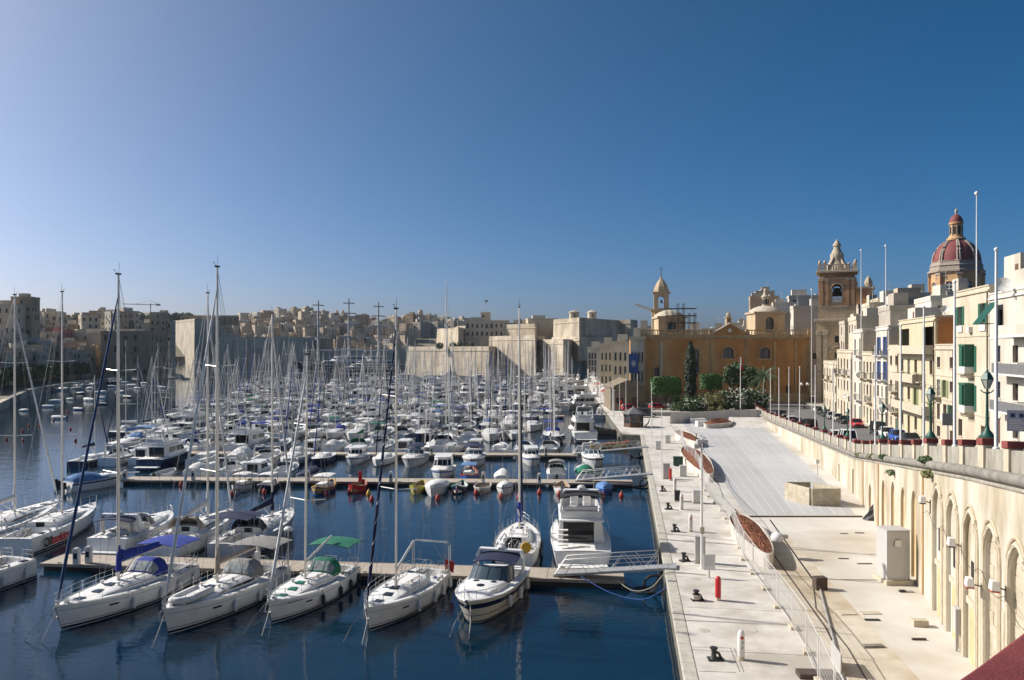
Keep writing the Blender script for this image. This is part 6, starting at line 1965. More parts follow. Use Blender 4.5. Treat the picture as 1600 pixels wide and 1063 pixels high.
def building(label, D0, D1, zt, wm, floors, depth=14, balc=(), side=None, trim='cream', winpane='pane', frame='frame_brown', roofs=(), w_frac=.42, group='houses facing the raised street'):
 z0 = RZ(D1) - .4
 W = (D1 - D0) / .9724
 T = thing('town_house', label, 'building', (FX(D0), D0, 0), TANG, group)
 n = len(floors)
 zb = (RZ(D0) + RZ(D1)) / 2 + .1
 fh = (zt - .7 - zb) / n
 ops, todo = [], []
 for i, row_ in enumerate(floors):
  zf = zb + fh * (n - 1 - i)
  k = len(row_)
  for j, c in enumerate(row_):
   if c in ' .':
    continue
   cx = W * (j + .5) / k
   wd = min(1.3, W / k * w_frac * 1.35)
   if c in 'wn':
    q = (cx - wd / 2 * (.6 if c == 'n' else 1), cx + wd / 2 * (.6 if c == 'n' else 1), zf + fh * .30, zf + fh * .76, 0)
   elif c in 'dDR':
    q = (cx - .6, cx + .6, max(zf, RZ(D0 + (D1 - D0) * (j + .5) / k) - .1) + .12, zf + fh * .74, 0)
   elif c == 'l':
    q = (cx - W / k * .44, cx + W / k * .44, zf + .15, zf + fh * .88, 0)
   elif c in 'tgbo':
    q = (cx - wd / 2, cx + wd / 2, zf + (.12 if c != 'g' else fh * .28), zf + fh * .78, 0)
   elif c == 'e':
    q = (cx - .5, cx + .5, zf + .12, zf + fh * .72, 0)
   ops.append(q)
   todo.append((c, cx, q, zf))
 m = MB()
 face_wall(m, 0, W, z0, zt, ops, .34, lambda s, z, d: (s, -d, z), step=6)
 m.add([(0, 0, z0), (0, -depth, z0), (0, -depth, zt), (0, 0, zt)], [(0, 1, 2, 3)])
 m.add([(W, 0, z0), (W, -depth, z0), (W, -depth, zt), (W, 0, zt)], [(3, 2, 1, 0)])
 m.add([(0, -depth, z0), (W, -depth, z0), (W, -depth, zt), (0, -depth, zt)], [(0, 1, 2, 3)])
 m.add([(0, 0, zt), (W, 0, zt), (W, -depth, zt), (0, -depth, zt)], [(0, 1, 2, 3)])
 m.add([(0, -1.4, z0), (W, -1.4, z0), (W, -1.4, zt), (0, -1.4, zt)], [(0, 1, 2, 3)])
 m.build('wall', wm, T)
 MB().box(-.06, -.5, zt - .50, W + .06, .16, zt - .34).build('cornice', trim, T)
 MB().box(-.05, -depth, zt + .004, W + .05, .08, zt + .14).build('coping', trim, T)
 for i in range(1, n):
  MB().box(-.02, .003, zb + fh * i - .16, W + .02, .07, zb + fh * i - .04).build('string_course', trim, T)
 MB().tube([(.35, .09, zb), (.35, .09, zt - .6)], .06, 6).build('downpipe', 'iron_brown', T)
 for i in range(n):
  if (i * 7 + int(D0)) % 3 == 0:
   MB().box(W * .5 - .45, .02, zb + fh * i + .25, W * .5 + .45, .38, zb + fh * i + .85).build('air_conditioner', 'cabinet_white', T, bevel=.02)
 if side:
  MB().box(-.05, -depth + .3, z0, -.012, -.25, zt - .2).build('gable_wall', side, T)
 for c, cx, (a, b_, zl, zh, r), zf in todo:
  if c in 'wn':
   window_parts(T, a, b_, zl, zh, .30, frame if c == 'w' else 'frame_brown', winpane, 1 if c == 'w' else 0)
   MB().box(a - .1, -.1, zl - .12, b_ + .1, .10, zl - .01).build('sill', trim, T)
  elif c in 'dDR':
   MB().box(a + .02, -.30, zl, b_ - .02, -.22, zh - .03).box(a + .1, -.22, zl + .3, b_ - .1, -.20, zh - .3).build('door', {'d': 'frame_brown', 'D': 'door_teal', 'R': 'door_red'}[c], T)
   MB().box(a - .12, -.05, zh + .01, b_ + .12, .08, zh + .18).build('lintel', trim, T)
  elif c == 'l':
   MB().box(a + .01, -1.38, zl, b_ - .01, -1.32, zh).build('loggia_back', 'dark_void' if ord(label[0]) % 2 else 'pale_yellow', T)  # near-black sheet: shade of the deep recess painted into its back
   window_parts(T, a + (b_ - a) * .25, a + (b_ - a) * .6, zl + .1, zh - .5, 1.25, 'frame_brown')
  elif c in 'tgbo':
   window_parts(T, a, b_, zl, zh, .30, 'frame_white' if c == 't' else {'g': 'shutter_green', 'b': 'shutter_blue', 'o': 'shutter_olive'}[c], winpane, 1, 3)
   sm = {'t': None, 'g': 'shutter_green', 'b': 'shutter_blue', 'o': 'shutter_olive'}[c]
   if sm:
    hw = (b_ - a) * .52
    for x0, x1 in ((a - hw, a - .01), (b_ + .01, b_ + hw)):
     q = MB().box(x0, .015, zl, x1, .055, zh)
     sh = q.build('shutter', sm, T, bevel=.008)
     q = MB()
     k = 9
     for i in range(k):
      zz = zl + .1 + (zh - zl - .2) * i / k
      q.add([(x0 + .06, .057, zz), (x1 - .06, .057, zz), (x1 - .06, .085, zz + (zh - zl) / k * .6), (x0 + .06, .085, zz + (zh - zl) / k * .6)], [(0, 1, 2, 3)])
     q.build('louvres', sm, sh)
   if c == 'g':
    MB().box(a - .2, .02, zl - .75, b_ + .2, .12, zl - .08).build('apron', 'cabinet_white', T, bevel=.01)
   elif c in 'tb':
    bs_ = MB().box(a - .55, .01, zl - .16, b_ + .55, .85, zl - .02).build('balcony', trim, T, bevel=.02)
    rail(MB(), a - .5, b_ + .5, .80, zl - .02, .95, side=.02).build('railing', 'rail_iron', bs_)
    for x in (a - .3, b_ + .3):
     MB().box(x - .07, .01, zl - .5, x + .07, .55, zl - .165).build('corbel', trim, bs_)
  elif c == 'e':
   x0, x1 = cx - 1.15, cx + 1.15
   x0, x1 = cx - 1.0, cx + 1.0
   gb = MB().box(x0, .02, zl - .18, x1, .95, zl - .03).build('balcony', trim, T, bevel=.02)
   for i in range(6):
    xx = x0 + .15 + (x1 - x0 - .3) * i / 5
    MB().box(xx - .07, .02, zl - .52, xx + .07, .75, zl - .185).build('corbel', trim, gb)
   MB().box(x0 + .05, .02, zl - .027, x1 - .05, .90, zl + .62).build('balcony_apron', 'cabinet_white', T, bevel=.015)
   ga = MB().box(x0 + .06, .03, zl + .623, x1 - .06, .88, zl + .70).box(x0 + .02, .02, zh - .02, x1 - .02, .93, zh + .18).box(cx + .05, .78, zl + .70, x1 - .1, .87, zh - .02).build('enclosed_balcony', 'shutter_green', T, bevel=.015)
   for i in range(12):
    zz_ = zl + .78 + (zh - zl - .9) * i / 12
    MB().box(cx + .1, .875, zz_, x1 - .15, .895, zz_ + .06).build('louvre', 'shutter_green', ga)
   for xs_ in (x0 - .62, x1 + .12):
    MB().box(xs_, .02, zl + .1, xs_ + .5, .07, zh).build('shutter', 'shutter_green', T, bevel=.01)
   for i in range(5):
    xx = x0 + .08 + (x1 - x0 - .16) * i / 4
    MB().box(xx - .045, .80, zl + .702, xx + .045, .868, zh - .022).build('balcony_mullion', 'shutter_green', ga)
   MB().box(x0 + .12, .40, zl + .704, x1 - .12, .70, zh - .024).build('balcony_glass', 'pane', ga)
   for xx in (x0 + .03, x1 - .12):
    MB().box(xx, .05, zl + .702, xx + .09, .78, zh - .022).build('balcony_side', 'shutter_green', ga)
 for fi, style, x0f, x1f in balc:
  zf = zb + fh * (n - 1 - fi)
  x0, x1 = W * x0f, W * x1f
  bs_ = MB().box(x0, .012, zf - .12, x1, 1.25, zf + .06).build('balcony', trim, T, bevel=.02)
  if style == 'rail':
   rail(MB(), x0 + .05, x1 - .05, 1.18, zf + .06, 1.0, side=.05).build('railing', 'rail_iron', bs_)
  elif style == 'solid':
   MB().box(x0, 1.13, zf + .063, x1, 1.248, zf + .95).box(x0, .015, zf + .063, x0 + .12, 1.13, zf + .95).box(x1 - .12, .015, zf + .063, x1, 1.13, zf + .95).build('balustrade', trim, bs_, bevel=.01)
  else:
   MB().box(x0, 1.13, zf + .063, x1, 1.20, zf + .95).build('balustrade', 'slate' if style == 'grey' else 'white_paint', bs_)
 for (fx0, fx1, y0, y1, h, m_) in roofs:
  r_ = MB().box(W * fx0, -y1, zt + .143, W * fx1, -y0, zt + h).build('roof_room', m_, T)
  MB().box(W * fx0 + .5, -y0 + .005, zt + .4, W * fx0 + 1.3, -y0 + .03, zt + min(h - .3, 2.2)).build('roof_door', 'frame_brown', r_)
 return T
B9 = building('white modern block with long grey balconies at the right picture border', 55, 75.7, 21.1, 'white_paint', ['ll.w', '.wtww', 'wwtww', 'dddwd'], trim='cabinet_white', balc=((0, 'solidx', .02, .72), (1, 'grey', .02, .80), (2, 'grey', 0.02, .82)), roofs=((.55, .97, 1.0, 7, 2.0, 'white_paint'),))
B8 = building('cream four storey house with green shutters and enclosed green balconies', 75.8, 86.1, 22.0, 'cream', ['g g', ' e ', ' e ', 'd w'], trim='stone_trim', roofs=((.1, .5, 3, 9, 3.2, 'white_paint'),))
B7 = building('narrow cream house with a green shuttered window, set lower than its neighbours', 86.2, 93.4, 16.4, 'cream', ['w.w', 'wot', 'gwd', 'd.w'], trim='stone_trim', roofs=((.05, .95, 2.5, 9, 3.4, 'brown_wall'),))
B6 = building('wide yellow cream house with deep loggias and olive shutters', 93.5, 110.7, 19.8, 'pale_yellow', ['l.l', 'wtwtw', 'owowt', 'dDwdw'], trim='stone_trim', side='brown_wall', balc=((0, 'solid', .02, .98), (1, 'solid', .3, .98), (2, 'solid', .05, .95)), roofs=((.3, .9, 5, 12, 3.0, 'white_paint'),))
B5 = building('narrow white house with iron balcony between yellow and blue shuttered houses', 110.8, 117, 16.4, 'cream', ['ww', 'tw', 'tn', 'Dn'], trim='stone_trim')
B4 = building('white house with bright blue shutters on two floors', 117.1, 125.5, 19.3, 'white_paint', ['bb', 'bb', 'tnw', 'ddn'], trim='cabinet_white', side='grey_render_and_shade', roofs=((.2, .7, 4, 9, 2.8, 'white_paint'),))  # near gable of this white house: its shade is put into the colour
B3 = building('low white house with a small balcony beside the blue shuttered one', 125.6, 136, 15.4, 'cream', ['wtwt', 'ntwn', 'RdDn'], trim='stone_trim')
B3b = building('tall narrow white house with a bare grey gable', 136.1, 145, 19.3, 'white_paint', ['tw', 'wn', 'tw', 'Dd'], trim='cabinet_white', side='grey_render_and_shade')  # camera-facing gable painted grey to stand for shade on a white wall
B2 = building('cream three storey house with a green iron balcony and orange shop doors', 145.1, 162, 15.7, 'cream', ['twtwt', 'nwwnw', 'RDRdn'], trim='stone_trim')
B1 = building('low cream corner house at the far end of the street', 162.1, 180, 13.2, 'cream', ['wtwtw', 'wwnww', 'dDdnd'], trim='stone_trim')
T = thing('shop_sign', 'small white projecting shop sign above the orange doors', 'sign', (FX(150) - .9, 149, 6.6), TANG)
MB().box(-1.0, 0, 0, 1.0, .12, 1.0).build('board', 'sign_white', T, bevel=.02)
MB().tube([(-.6, 0, .9), (-.6, -.8, 1.2)], .03, 4).build('bracket', 'rail_iron', T)
for x_, z_, w2_, h2_ in ((.62, .62, .10, .34), (.40, .62, .10, .30), (.05, .66, .30, .10), (.05, .52, .12, .34), (-.35, .60, .12, .34), (0, .12, 1.3, .06)):
 MB().box(x_ - w2_ / 2, .123, z_, x_ + w2_ / 2, .14, z_ + h2_).build('letter_stroke', 'frame_brown', T)
T = thing('information_board', 'blue information board on a thin post behind the parapet at the border', 'sign', V(1592, 700, 50), -.55)
T.scale = (.75, 1, .8)
MB().tube([(0, 0, -1.0), (0, 0, 1.8)], .05, 6).build('post', 'galv', T)
MB().box(-.85, -.08, 1.3, .85, -.02, 2.95).build('panel', 'sign_blue', T, bevel=.01)
for j in range(2):
 MB().box(-.6 + .62 * j, -.09, 2.4, -.3 + .62 * j, -.082, 2.7).build('print_block', 'navy_hull', T)
for k in range(6):
 MB().box(-.7, -.09, 1.45 + .14 * k, .55 - .2 * (k % 3), -.082, 1.49 + .14 * k).build('print_line', 'cabinet_grey', T)
T = thing('road_sign', 'grey backed road sign on a post between two lamp posts', 'sign', (XD(1481, 62), 62, RZ(62)))
MB().tube([(0, 0, 0), (0, 0, 3.4)], .05, 6).build('post', 'galv', T)
MB().obox((0, -.06, 2.6), (.95, .04, .95)).build('plate', 'grey_render_and_shade', T, bevel=.02)
T = thing('awning', 'dark green sun awning slanting over the top balcony', 'awning', (FX(74.5) - .3, 74.5, 18.4), TANG)
MB().add([(-2.2, .1, 1.9), (0, .1, 1.9), (0, 1.6, -.1), (-2.2, 1.6, -.1), (-2.2, .1, 1.85), (0, .1, 1.85), (0, 1.6, -.15), (-2.2, 1.6, -.15)], [(0, 1, 2, 3), (7, 6, 5, 4), (0, 3, 7, 4), (1, 2, 6, 5), (2, 3, 7, 6)]).build('canvas', 'lamp_green', T)
MB().tube([(-2.2, .05, -.1), (-2.2, 1.6, -.12)], .03, 4).tube([(0, .05, -.1), (0, 1.6, -.12)], .03, 4).build('arms', 'rail_iron', T)
def dish(label, loc, r=.6):
 T = thing('satellite_dish', label, 'dish', loc, 0, 'satellite dishes')
 o = MB().lathe([(.02, .10), (r * .5, .14), (r, .30), (r, .33), (r * .5, .17), (.02, .13)], 16).build('reflector', 'cabinet_white', T, smooth=50)
 o.rotation_euler = (radians(65), 0, radians(-25))
 o.location.z = .6
 MB().tube([(0, 0, 0), (0, .1, .6)], .05, 5).tube([(0, 0, .6), (-.2, -.7, .9)], .02, 4).build('mount', 'galv', T)
dish('large white satellite dish on the roof of the modern block', V(1567, 458, 70), .7)
dish('satellite dish on the wall left of the cream house', V(1476, 494, 86.5), .45)
# ------------------------------------------------------------------ oratory
OD = 205.0
def oz(py): return ZD(py, OD)
ox0, ox1 = XD(1005, OD), XD(1265, OD)
T = thing('oratory', 'long orange stone church building with balustrade and central pediment', 'building', (0, 0, 0))
aw = [(1130, 1146, 543, 560), (1188, 1203, 543, 560), (1083, 1092, 546, 582), (1021.5, 1031, 574, 592)]
ops = [(XD(a, OD), XD(b_, OD), oz(d), oz(c), (XD(b_, OD) - XD(a, OD)) / 2) for a, b_, c, d in aw]
ops += [(XD(1228, OD), XD(1236, OD), oz(614), oz(603), 0)]
m = MB()
face_wall(m, ox0, ox1, 2, oz(527), ops, .7, lambda s, z, d: (s, OD + d, z), step=8)
m.add([(ox0, OD, 2), (ox0, OD + 24, 2), (ox0, OD + 24, oz(527)), (ox0, OD, oz(527))], [(0, 1, 2, 3)])
m.add([(ox1, OD, 2), (ox1, OD + 24, 2), (ox1, OD + 24, oz(527)), (ox1, OD, oz(527))], [(0, 1, 2, 3)])
m.add([(ox0, OD + 24, 2), (ox1, OD + 24, 2), (ox1, OD + 24, oz(527)), (ox0, OD + 24, oz(527))], [(0, 1, 2, 3)])
m.build('wall', 'orange_stone', T)
MB().box(ox0, OD, oz(527) - .05, ox1, OD + 24, oz(527)).build('roof', 'oratory_trim', T)
for a, b_, z0, z1, r in ops:
 w_ = MB().box(a, OD + .66, z0, b_, OD + .72, z1).build('window', 'pane_blue' if r else 'dark_void', T)
 if r:
  mm = MB()
  mm.box((a + b_) / 2 - .06, OD + .60, z0, (a + b_) / 2 + .06, OD + .655, z1).box(a, OD + .61, (z0 + z1) / 2 - .06, b_, OD + .65, (z0 + z1) / 2 + .06)
  mm.build('glazing_bar', 'frame_brown', w_)
  q = [(a - .28, OD - .05, z0 - .1)]
  cx, hw = (a + b_) / 2, (b_ - a) / 2 + .28
  q += [(cx - hw * cos(pi * i / 10), OD - .05, z1 - r + hw * sin(pi * i / 10)) for i in range(11)] + [(b_ + .28, OD - .05, z0 - .1)]
  MB().tube(q, .16, 5).build('window_surround', 'oratory_trim', T)
  MB().box(a - .5, OD - .22, z0 - .5, b_ + .5, OD + .1, z0 - .12).build('sill', 'oratory_trim', T)
for px, wd in ((1008, .9), (1033, .8), (1111, .35), (1113.5, .35), (1165, .35), (1168, .35), (1210, .5), (1243, .45), (1263, .6)):
 x = XD(px, OD)
 MB().box(x - wd / 2, OD - .22, 2.5, x + wd / 2, OD + .0, oz(533)).build('pilaster', 'stone_trim' if px == 1033 else 'oratory_trim', T)
MB().box(ox0 - .15, OD - .30, 2, ox1 + .1, OD - .02, 4.6).build('plinth', 'oratory_trim', T)
MB().box(ox0 - .5, OD - .75, oz(527), ox1 + .4, OD + .3, oz(527) + .5).box(ox0 - .3, OD - .4, oz(527) - .5, ox1 + .2, OD - .02, oz(527) - .003).build('cornice', 'oratory_trim', T)
n = 62
dn = None
for i in range(n):
 x = ox0 + (ox1 - ox0) * (i + .5) / n
 o = MB().box(-.14, OD - .62, oz(527) - .32, .14, OD - .41, oz(527) - .005).build('dentil', 'tower_trim', T) if dn is None else dn.copy()
 if dn is None:
  dn = o
 else:
  COL.objects.link(o)
 o.location.x = x
zb = oz(527) + .5
bal = None
segs = [(1005, 1033), (1036, 1110), (1168, 1209), (1212, 1264)]
for a, b_ in segs:
 xa, xb = XD(a, OD), XD(b_, OD)
 MB().box(xa, OD - .45, zb + 1.15, xb, OD - .1, zb + 1.4).box(xa, OD - .42, zb, xb, OD - .12, zb + .16).build('balustrade_rail', 'oratory_trim', T)
 k = max(3, int((xb - xa) / .62))
 for i in range(k):
  o = MB().lathe([(.13, .165), (.09, .3), (.16, .55), (.09, .9), (.14, 1.145)], 6).build('baluster', 'oratory_trim', T) if bal is None else bal.copy()
  if bal is None:
   bal = o
  else:
   COL.objects.link(o)
  o.location = (xa + (xb - xa) * (i + .5) / k, OD - .27, zb)
for px in (1005, 1034.5, 1110, 1167, 1210.5, 1264):
 x = XD(px, OD)
 MB().box(x - .45, OD - .55, zb, x + .45, OD + .05, zb + 1.5).build('balustrade_pier', 'oratory_trim', T)
xa, xb = XD(1111, OD) - .3, XD(1167, OD) + .3
xm = (xa + xb) / 2
MB().add([(xa, OD - .55, zb + .01), (xb, OD - .55, zb + .01), (xm, OD - .55, zb + 2.9), (xa, OD + .5, zb + .01), (xb, OD + .5, zb + .01), (xm, OD + .5, zb + 2.9)], [(0, 1, 2), (5, 4, 3), (0, 2, 5, 3), (1, 2, 5, 4)]).build('pediment', 'orange_stone', T)
for s0, s1 in (((xa - .3, zb + .05), (xm, zb + 3.0)), ((xm, zb + 3.0), (xb + .3, zb + .05))):
 MB().tube([(s0[0], OD - .6, s0[1]), (s1[0], OD - .6, s1[1])], .22, 4).build('raking_cornice', 'tower_trim', T)
MB().lathe([(.02, 0), (.5, .0), (.5, .1), (.02, .1)], 14).build('pediment_roundel', 'sign_white', T, loc=(xm, OD - .62, zb + 1.2)).rotation_euler = (radians(90), 0, 0)
def pavilion(label, px0, px1, D, ytop, ybase, lantern=None):
 x0, x1 = XD(px0, D), XD(px1, D)
 w_ = x1 - x0
 z0, z1 = 19, ZD(ytop, D)
 T = thing('rooftop_chapel', label, 'chapel', (0, 0, 0))
 m = MB()
 c = (x0 + x1) / 2
 face_wall(m, x0, x1, z0, z1, [(c - 1.1, c + 1.1, z0 + 1.4, z1 - .9, 1.1)], .5, lambda s, z, d: (s, D + d, z), step=4)
 m.add([(x0, D, z0), (x0, D + w_, z0), (x0, D + w_, z1), (x0, D, z1)], [(0, 1, 2, 3)])
 m.add([(x1, D, z0), (x1, D + w_, z0), (x1, D + w_, z1), (x1, D, z1)], [(0, 1, 2, 3)])
 m.add([(x0, D + w_, z0), (x1, D + w_, z0), (x1, D + w_, z1), (x0, D + w_, z1)], [(0, 1, 2, 3)])
 m.build('wall', 'tower_stone', T)
 MB().box(c - 1.1, D + .46, z0 + 1.4, c + 1.1, D + .52, z1 - .9).build('window', 'pane', T)
 MB().box(x0 - .4, D - .4, z1 + .004, x1 + .4, D + w_ + .4, z1 + .5).build('cornice', 'tower_trim', T)
 r = w_ / 2
 MB().lathe([(r * 1.15, 0), (r * 1.05, .45), (r * .8, 1.1), (r * .45, 1.6), (.15, 1.8), (.02, 1.82)], 16, (c, D + r, z1 + .503), pi / 16).build('low_dome', 'stone_trim', T, smooth=40)
 if lantern:
  zl = z1 + 2.1
  MB().lathe([(1.1, 0), (1.1, .2), (.85, .25), (.85, 2.4), (1.1, 2.5), (1.1, 2.75), (.75, 3.1), (.45, 3.7), (.35, 4.2), (.5, 4.5), (.25, 4.8), (.02, 5.0)], 10, (c, D + r, zl - .1)).build('lantern', 'cream', T, smooth=40)
  for k in range(3):
   a = -pi / 2 + (k - 1) * 1.0
   MB().obox((c + .85 * cos(a), D + r + .85 * sin(a), zl + .5), (.06, .55, 1.4), a).build('lantern_opening', 'dark_void', T)
 return T
pavilion('low domed rooftop chapel beside the scaffolding', 1029, 1071, 212, 497, 520)
pavilion('low domed rooftop chapel with a small white lantern', 1180, 1226, 212, 490, 520, True)
D = 226.0
c, wd = XD(1033, D), 4.1
T = thing('bell_tower', 'slim bell tower with pointed ribbed dome behind the scaffolding', 'tower', (c, D, 0), -.15)
z0, z1, z2 = 18, ZD(487, D), ZD(459, D)
MB().box(-wd / 2 - .5, -wd / 2 - .5, z0, wd / 2 + .5, wd / 2 + .5, z1).build('shaft', 'tower_stone', T)
MB().box(-wd / 2 - .9, -wd / 2 - .9, z1 + .003, wd / 2 + .9, wd / 2 + .9, z1 + .5).build('cornice', 'tower_trim', T)
for k in range(4):
 q = MB()
 face_wall(q, -wd / 2, wd / 2, z1 + .5, z2, [(-.85, .85, z1 + .9, z2 - .7, .85)], .6, lambda s, z, d: (s, -wd / 2 + d, z), step=3)
 q.build('belfry_wall', 'tower_stone', T, rz=k * pi / 2)
MB().lathe([(.05, .9), (.25, .85), (.3, .5), (.5, .1), (.55, 0), (.02, .02)], 10, (0, 0, z1 + 2.4)).build('bell', 'iron_black', T, smooth=50)
MB().box(-wd / 2 - .5, -wd / 2 - .5, z2 + .003, wd / 2 + .5, wd / 2 + .5, z2 + .4).build('cornice', 'tower_trim', T)
MB().lathe([(wd * .56, 0), (wd * .55, .6), (wd * .46, 1.7), (wd * .30, 2.8), (wd * .14, 3.6), (.25, 4.1), (.18, 4.6)], 8, (0, 0, z2 + .403), pi / 8).build('dome', 'tower_stone', T)
MB().tube([(0, 0, z2 + 4.9), (0, 0, z2 + 7.6)], .08, 5).lathe([(.02, 0), (.22, .2), (.02, .4)], 8, (0, 0, z2 + 5.2)).tube([(-.5, 0, z2 + 7.0), (.5, 0, z2 + 7.0)], .06, 4).build('finial', 'iron_brown', T)
T = thing('scaffolding', 'grey tube scaffolding around the domed rooftop chapel', 'scaffold', (XD(1056, 210), 210, 19))
for i in range(6):
 for j in range(3):
  h = 9 if i > 1 else 7
  h = h if i < 4 else 6.5
  MB().tube([(i * 1.5 - 2.2, j * 1.3, 0), (i * 1.5 - 2.2, j * 1.3, h)], .07, 4).build('upright', 'iron_black', T)
for k in range(1, 5):
 for j in range(3):
  MB().tube([(-2.5, j * 1.3, k * 1.9), (5.6, j * 1.3, k * 1.9)], .07, 4).build('ledger', 'iron_black', T)
 MB().box(1.2, 0, k * 1.9 + .06, 5.4, 2.5, k * 1.9 + .12).build('scaffold_board', 'wood_brown', T)
 MB().tube([(-2.2 + 1.5 * k, 0, k * 1.9), (-.7 + 1.5 * k, 0, k * 1.9 - 1.9)], .04, 4).build('brace', 'pole_grey', T)
T = thing('crane_jib', 'tan lattice jib of a mobile crane beside the slim bell tower', 'crane', (XD(1027, 222), 222, 0))
A, B = Vector((0, 0, ZD(488, 222))), Vector((XD(990, 222) - XD(1027, 222), -2, ZD(476, 222)))
for o in ((0, .35, .35), (0, -.35, .35), (0, .35, -.35), (0, -.35, -.35)):
 MB().tube([A + Vector(o), B + Vector(o) * .5], .07, 4).build('chord', 'paint_yellow' if False else 'ochre_infill', T)
m = MB()
for i in range(14):
 p, q = A.lerp(B, i / 14), A.lerp(B, (i + 1) / 14)
 k = 1 - .5 * i / 14
 m.tube([p + Vector((0, -.35 * k, -.35 * k)), q + Vector((0, -.35 * k, .35 * k))], .05, 3).tube([p + Vector((0, .35 * k, .35 * k)), q + Vector((0, -.35 * k, .35 * k))], .05, 3)
m.build('lacing', 'ochre_infill', T)
MB().box(-.8, -.8, 17, .8, .8, ZD(490, 222)).build('crane_mast', 'ochre_infill', T)
# ------------------------------------------------------------------ great church: bell tower and dome
D = 200.0
T = thing('church_tower', 'tall baroque church bell tower of brown stone with a flared bulbous top', 'tower', (XD(1308, D), D, 0), -.38)
def zz(py): return ZD(py, D)
w0, w1 = 4.9, 4.15
MB().box(-w0, 0, 2, w0, 9.8, zz(500)).build('base_shaft', 'tower_stone', T)
for x in (-w0 + .6, -w0 + 2.1, w0 - 2.1, w0 - .6):
 MB().box(x - .5, -.3, 2, x + .5, -.01, zz(524)).build('pilaster', 'tower_trim', T)
 MB().box(x - .65, -.42, zz(524) + .004, x + .65, -.01, zz(516)).build('capital', 'tower_trim', T, bevel=.08)
for z, px in ((zz(530), 0), (zz(555), 0)):
 MB().box(-.5, -.12, z - .8, .5, -.004, z + .8).build('slit_window', 'dark_void', T)
MB().tube([(1.7 * cos(pi * i / 10), -.1, zz(548) + 1.7 * sin(pi * i / 10) - .6) for i in range(11)], .22, 5).build('blind_arch', 'tower_trim', T)
MB().box(-w0 - .5, -.5, zz(503), w0 + .5, 10.2, zz(498.5)).build('cornice', 'tower_trim', T, bevel=.1)
MB().box(-w1 - .25, .4, zz(498.5) + .003, w1 + .25, 9.3, zz(480)).build('plinth', 'tower_stone', T)
MB().box(-w1 - .35, .3, zz(480) + .003, w1 + .35, 9.4, zz(477.5)).build('string_course', 'tower_trim', T)
zB, zT = zz(477.5) + .003, zz(426)
for k in range(4):
 q = MB()
 face_wall(q, -w1, w1, zB, zT, [(-1.15, 1.15, zB + .7, zT - 2.9, 1.15)], 1.0, lambda s, z, d: (s, -w1 + d, z), step=3)
 q.build('belfry_wall', 'tower_red', T, loc=(0, .5 + w1, 0), rz=k * pi / 2)
for k in range(4):
 for x in (-w1 + .45, -w1 + 1.75, w1 - 1.75, w1 - .45):
  o = MB().box(x - .38, -w1 - .28, zB, x + .38, -w1 - .01, zT - 2.0).build('belfry_pilaster', 'tower_red', T, loc=(0, .5 + w1, 0), rz=k * pi / 2)
  MB().box(x - .5, -w1 - .38, zT - 2.0 + .004, x + .5, -w1 - .01, zT - 1.5).build('capital', 'tower_trim', T, loc=(0, .5 + w1, 0), rz=k * pi / 2)
 q = [(-1.45, -w1 - .1, zB + 4.4)] + [(-1.45 * cos(pi * i / 10), -w1 - .1, zT - 4.05 + 1.45 * sin(pi * i / 10)) for i in range(11)] + [(1.45, -w1 - .1, zB + 4.4)]
 MB().tube(q, .22, 5).build('arch_moulding', 'tower_trim', T, loc=(0, .5 + w1, 0), rz=k * pi / 2)
 m = MB().box(-1.4, -w1 - .2, zB + 1.9, 1.4, -w1 + .1, zB + 2.1)
 for i in range(6):
  m.lathe([(.12, 0), (.16, .5), (.08, 1.2)], 6, (-1.1 + .44 * i, -w1 - .05, zB + .7))
 m.build('window_balustrade', 'tower_trim', T, loc=(0, .5 + w1, 0), rz=k * pi / 2)
cyy = .5 + w1
MB().lathe([(.1, 2.2), (.9, 2.0), (1.0, 1.2), (1.5, .2), (1.6, 0), (.02, .1)], 14, (0, cyy, zB + 2.6)).build('bell', 'iron_brown', T, smooth=50)
MB().box(-w1 - .35, cyy - w1 - .35, zT - 1.45, w1 + .35, cyy + w1 + .35, zT - 1.2).box(-w1 - .8, cyy - w1 - .8, zT + .003, w1 + .8, cyy + w1 + .8, zT + .55).build('cornice', 'tower_trim', T, bevel=.1)
MB().box(-w1, cyy - w1, zT - 1.2, w1, cyy + w1, zT).build('frieze', 'tower_red', T)
zp = zT + .553
for k in range(4):
 m = MB().box(-w1 + .4, -w1 - .35, zp + 1.35, w1 - .4, -w1 + .05, zp + 1.6)
 for i in range(10):
  m.lathe([(.15, 0), (.2, .6), (.1, 1.35)], 6, (-2.6 + .58 * i, -w1 - .15, zp))
 m.build('balustrade', 'tower_trim', T, loc=(0, cyy, 0), rz=k * pi / 2)
 for x in (-w1 + .1, -w1 + 1.3):
  MB().box(x - .42, -w1 - .5, zp, x + .42, -w1 + .25, zp + 1.7).lathe([(.2, 1.7), (.38, 2.1), (.3, 2.5), (.02, 2.75)], 8, (x, -w1 - .1, zp)).build('corner_pier', 'tower_trim', T, loc=(0, cyy, 0), rz=k * pi / 2)
 MB().rings([[(-.4, -3.4 + a, zp + b_), (.4, -3.4 + a, zp + b_), (.4, -2.6 + a * .9, zp + b_), (-.4, -2.6 + a * .9, zp + b_)] for a, b_ in ((0, 0), (.3, 1.4), (1.2, 2.6), (1.7, 3.6), (1.8, 4.6))]).build('scroll', 'tower_trim', T, loc=(0, cyy, 0), rz=k * pi / 2 + pi / 4)
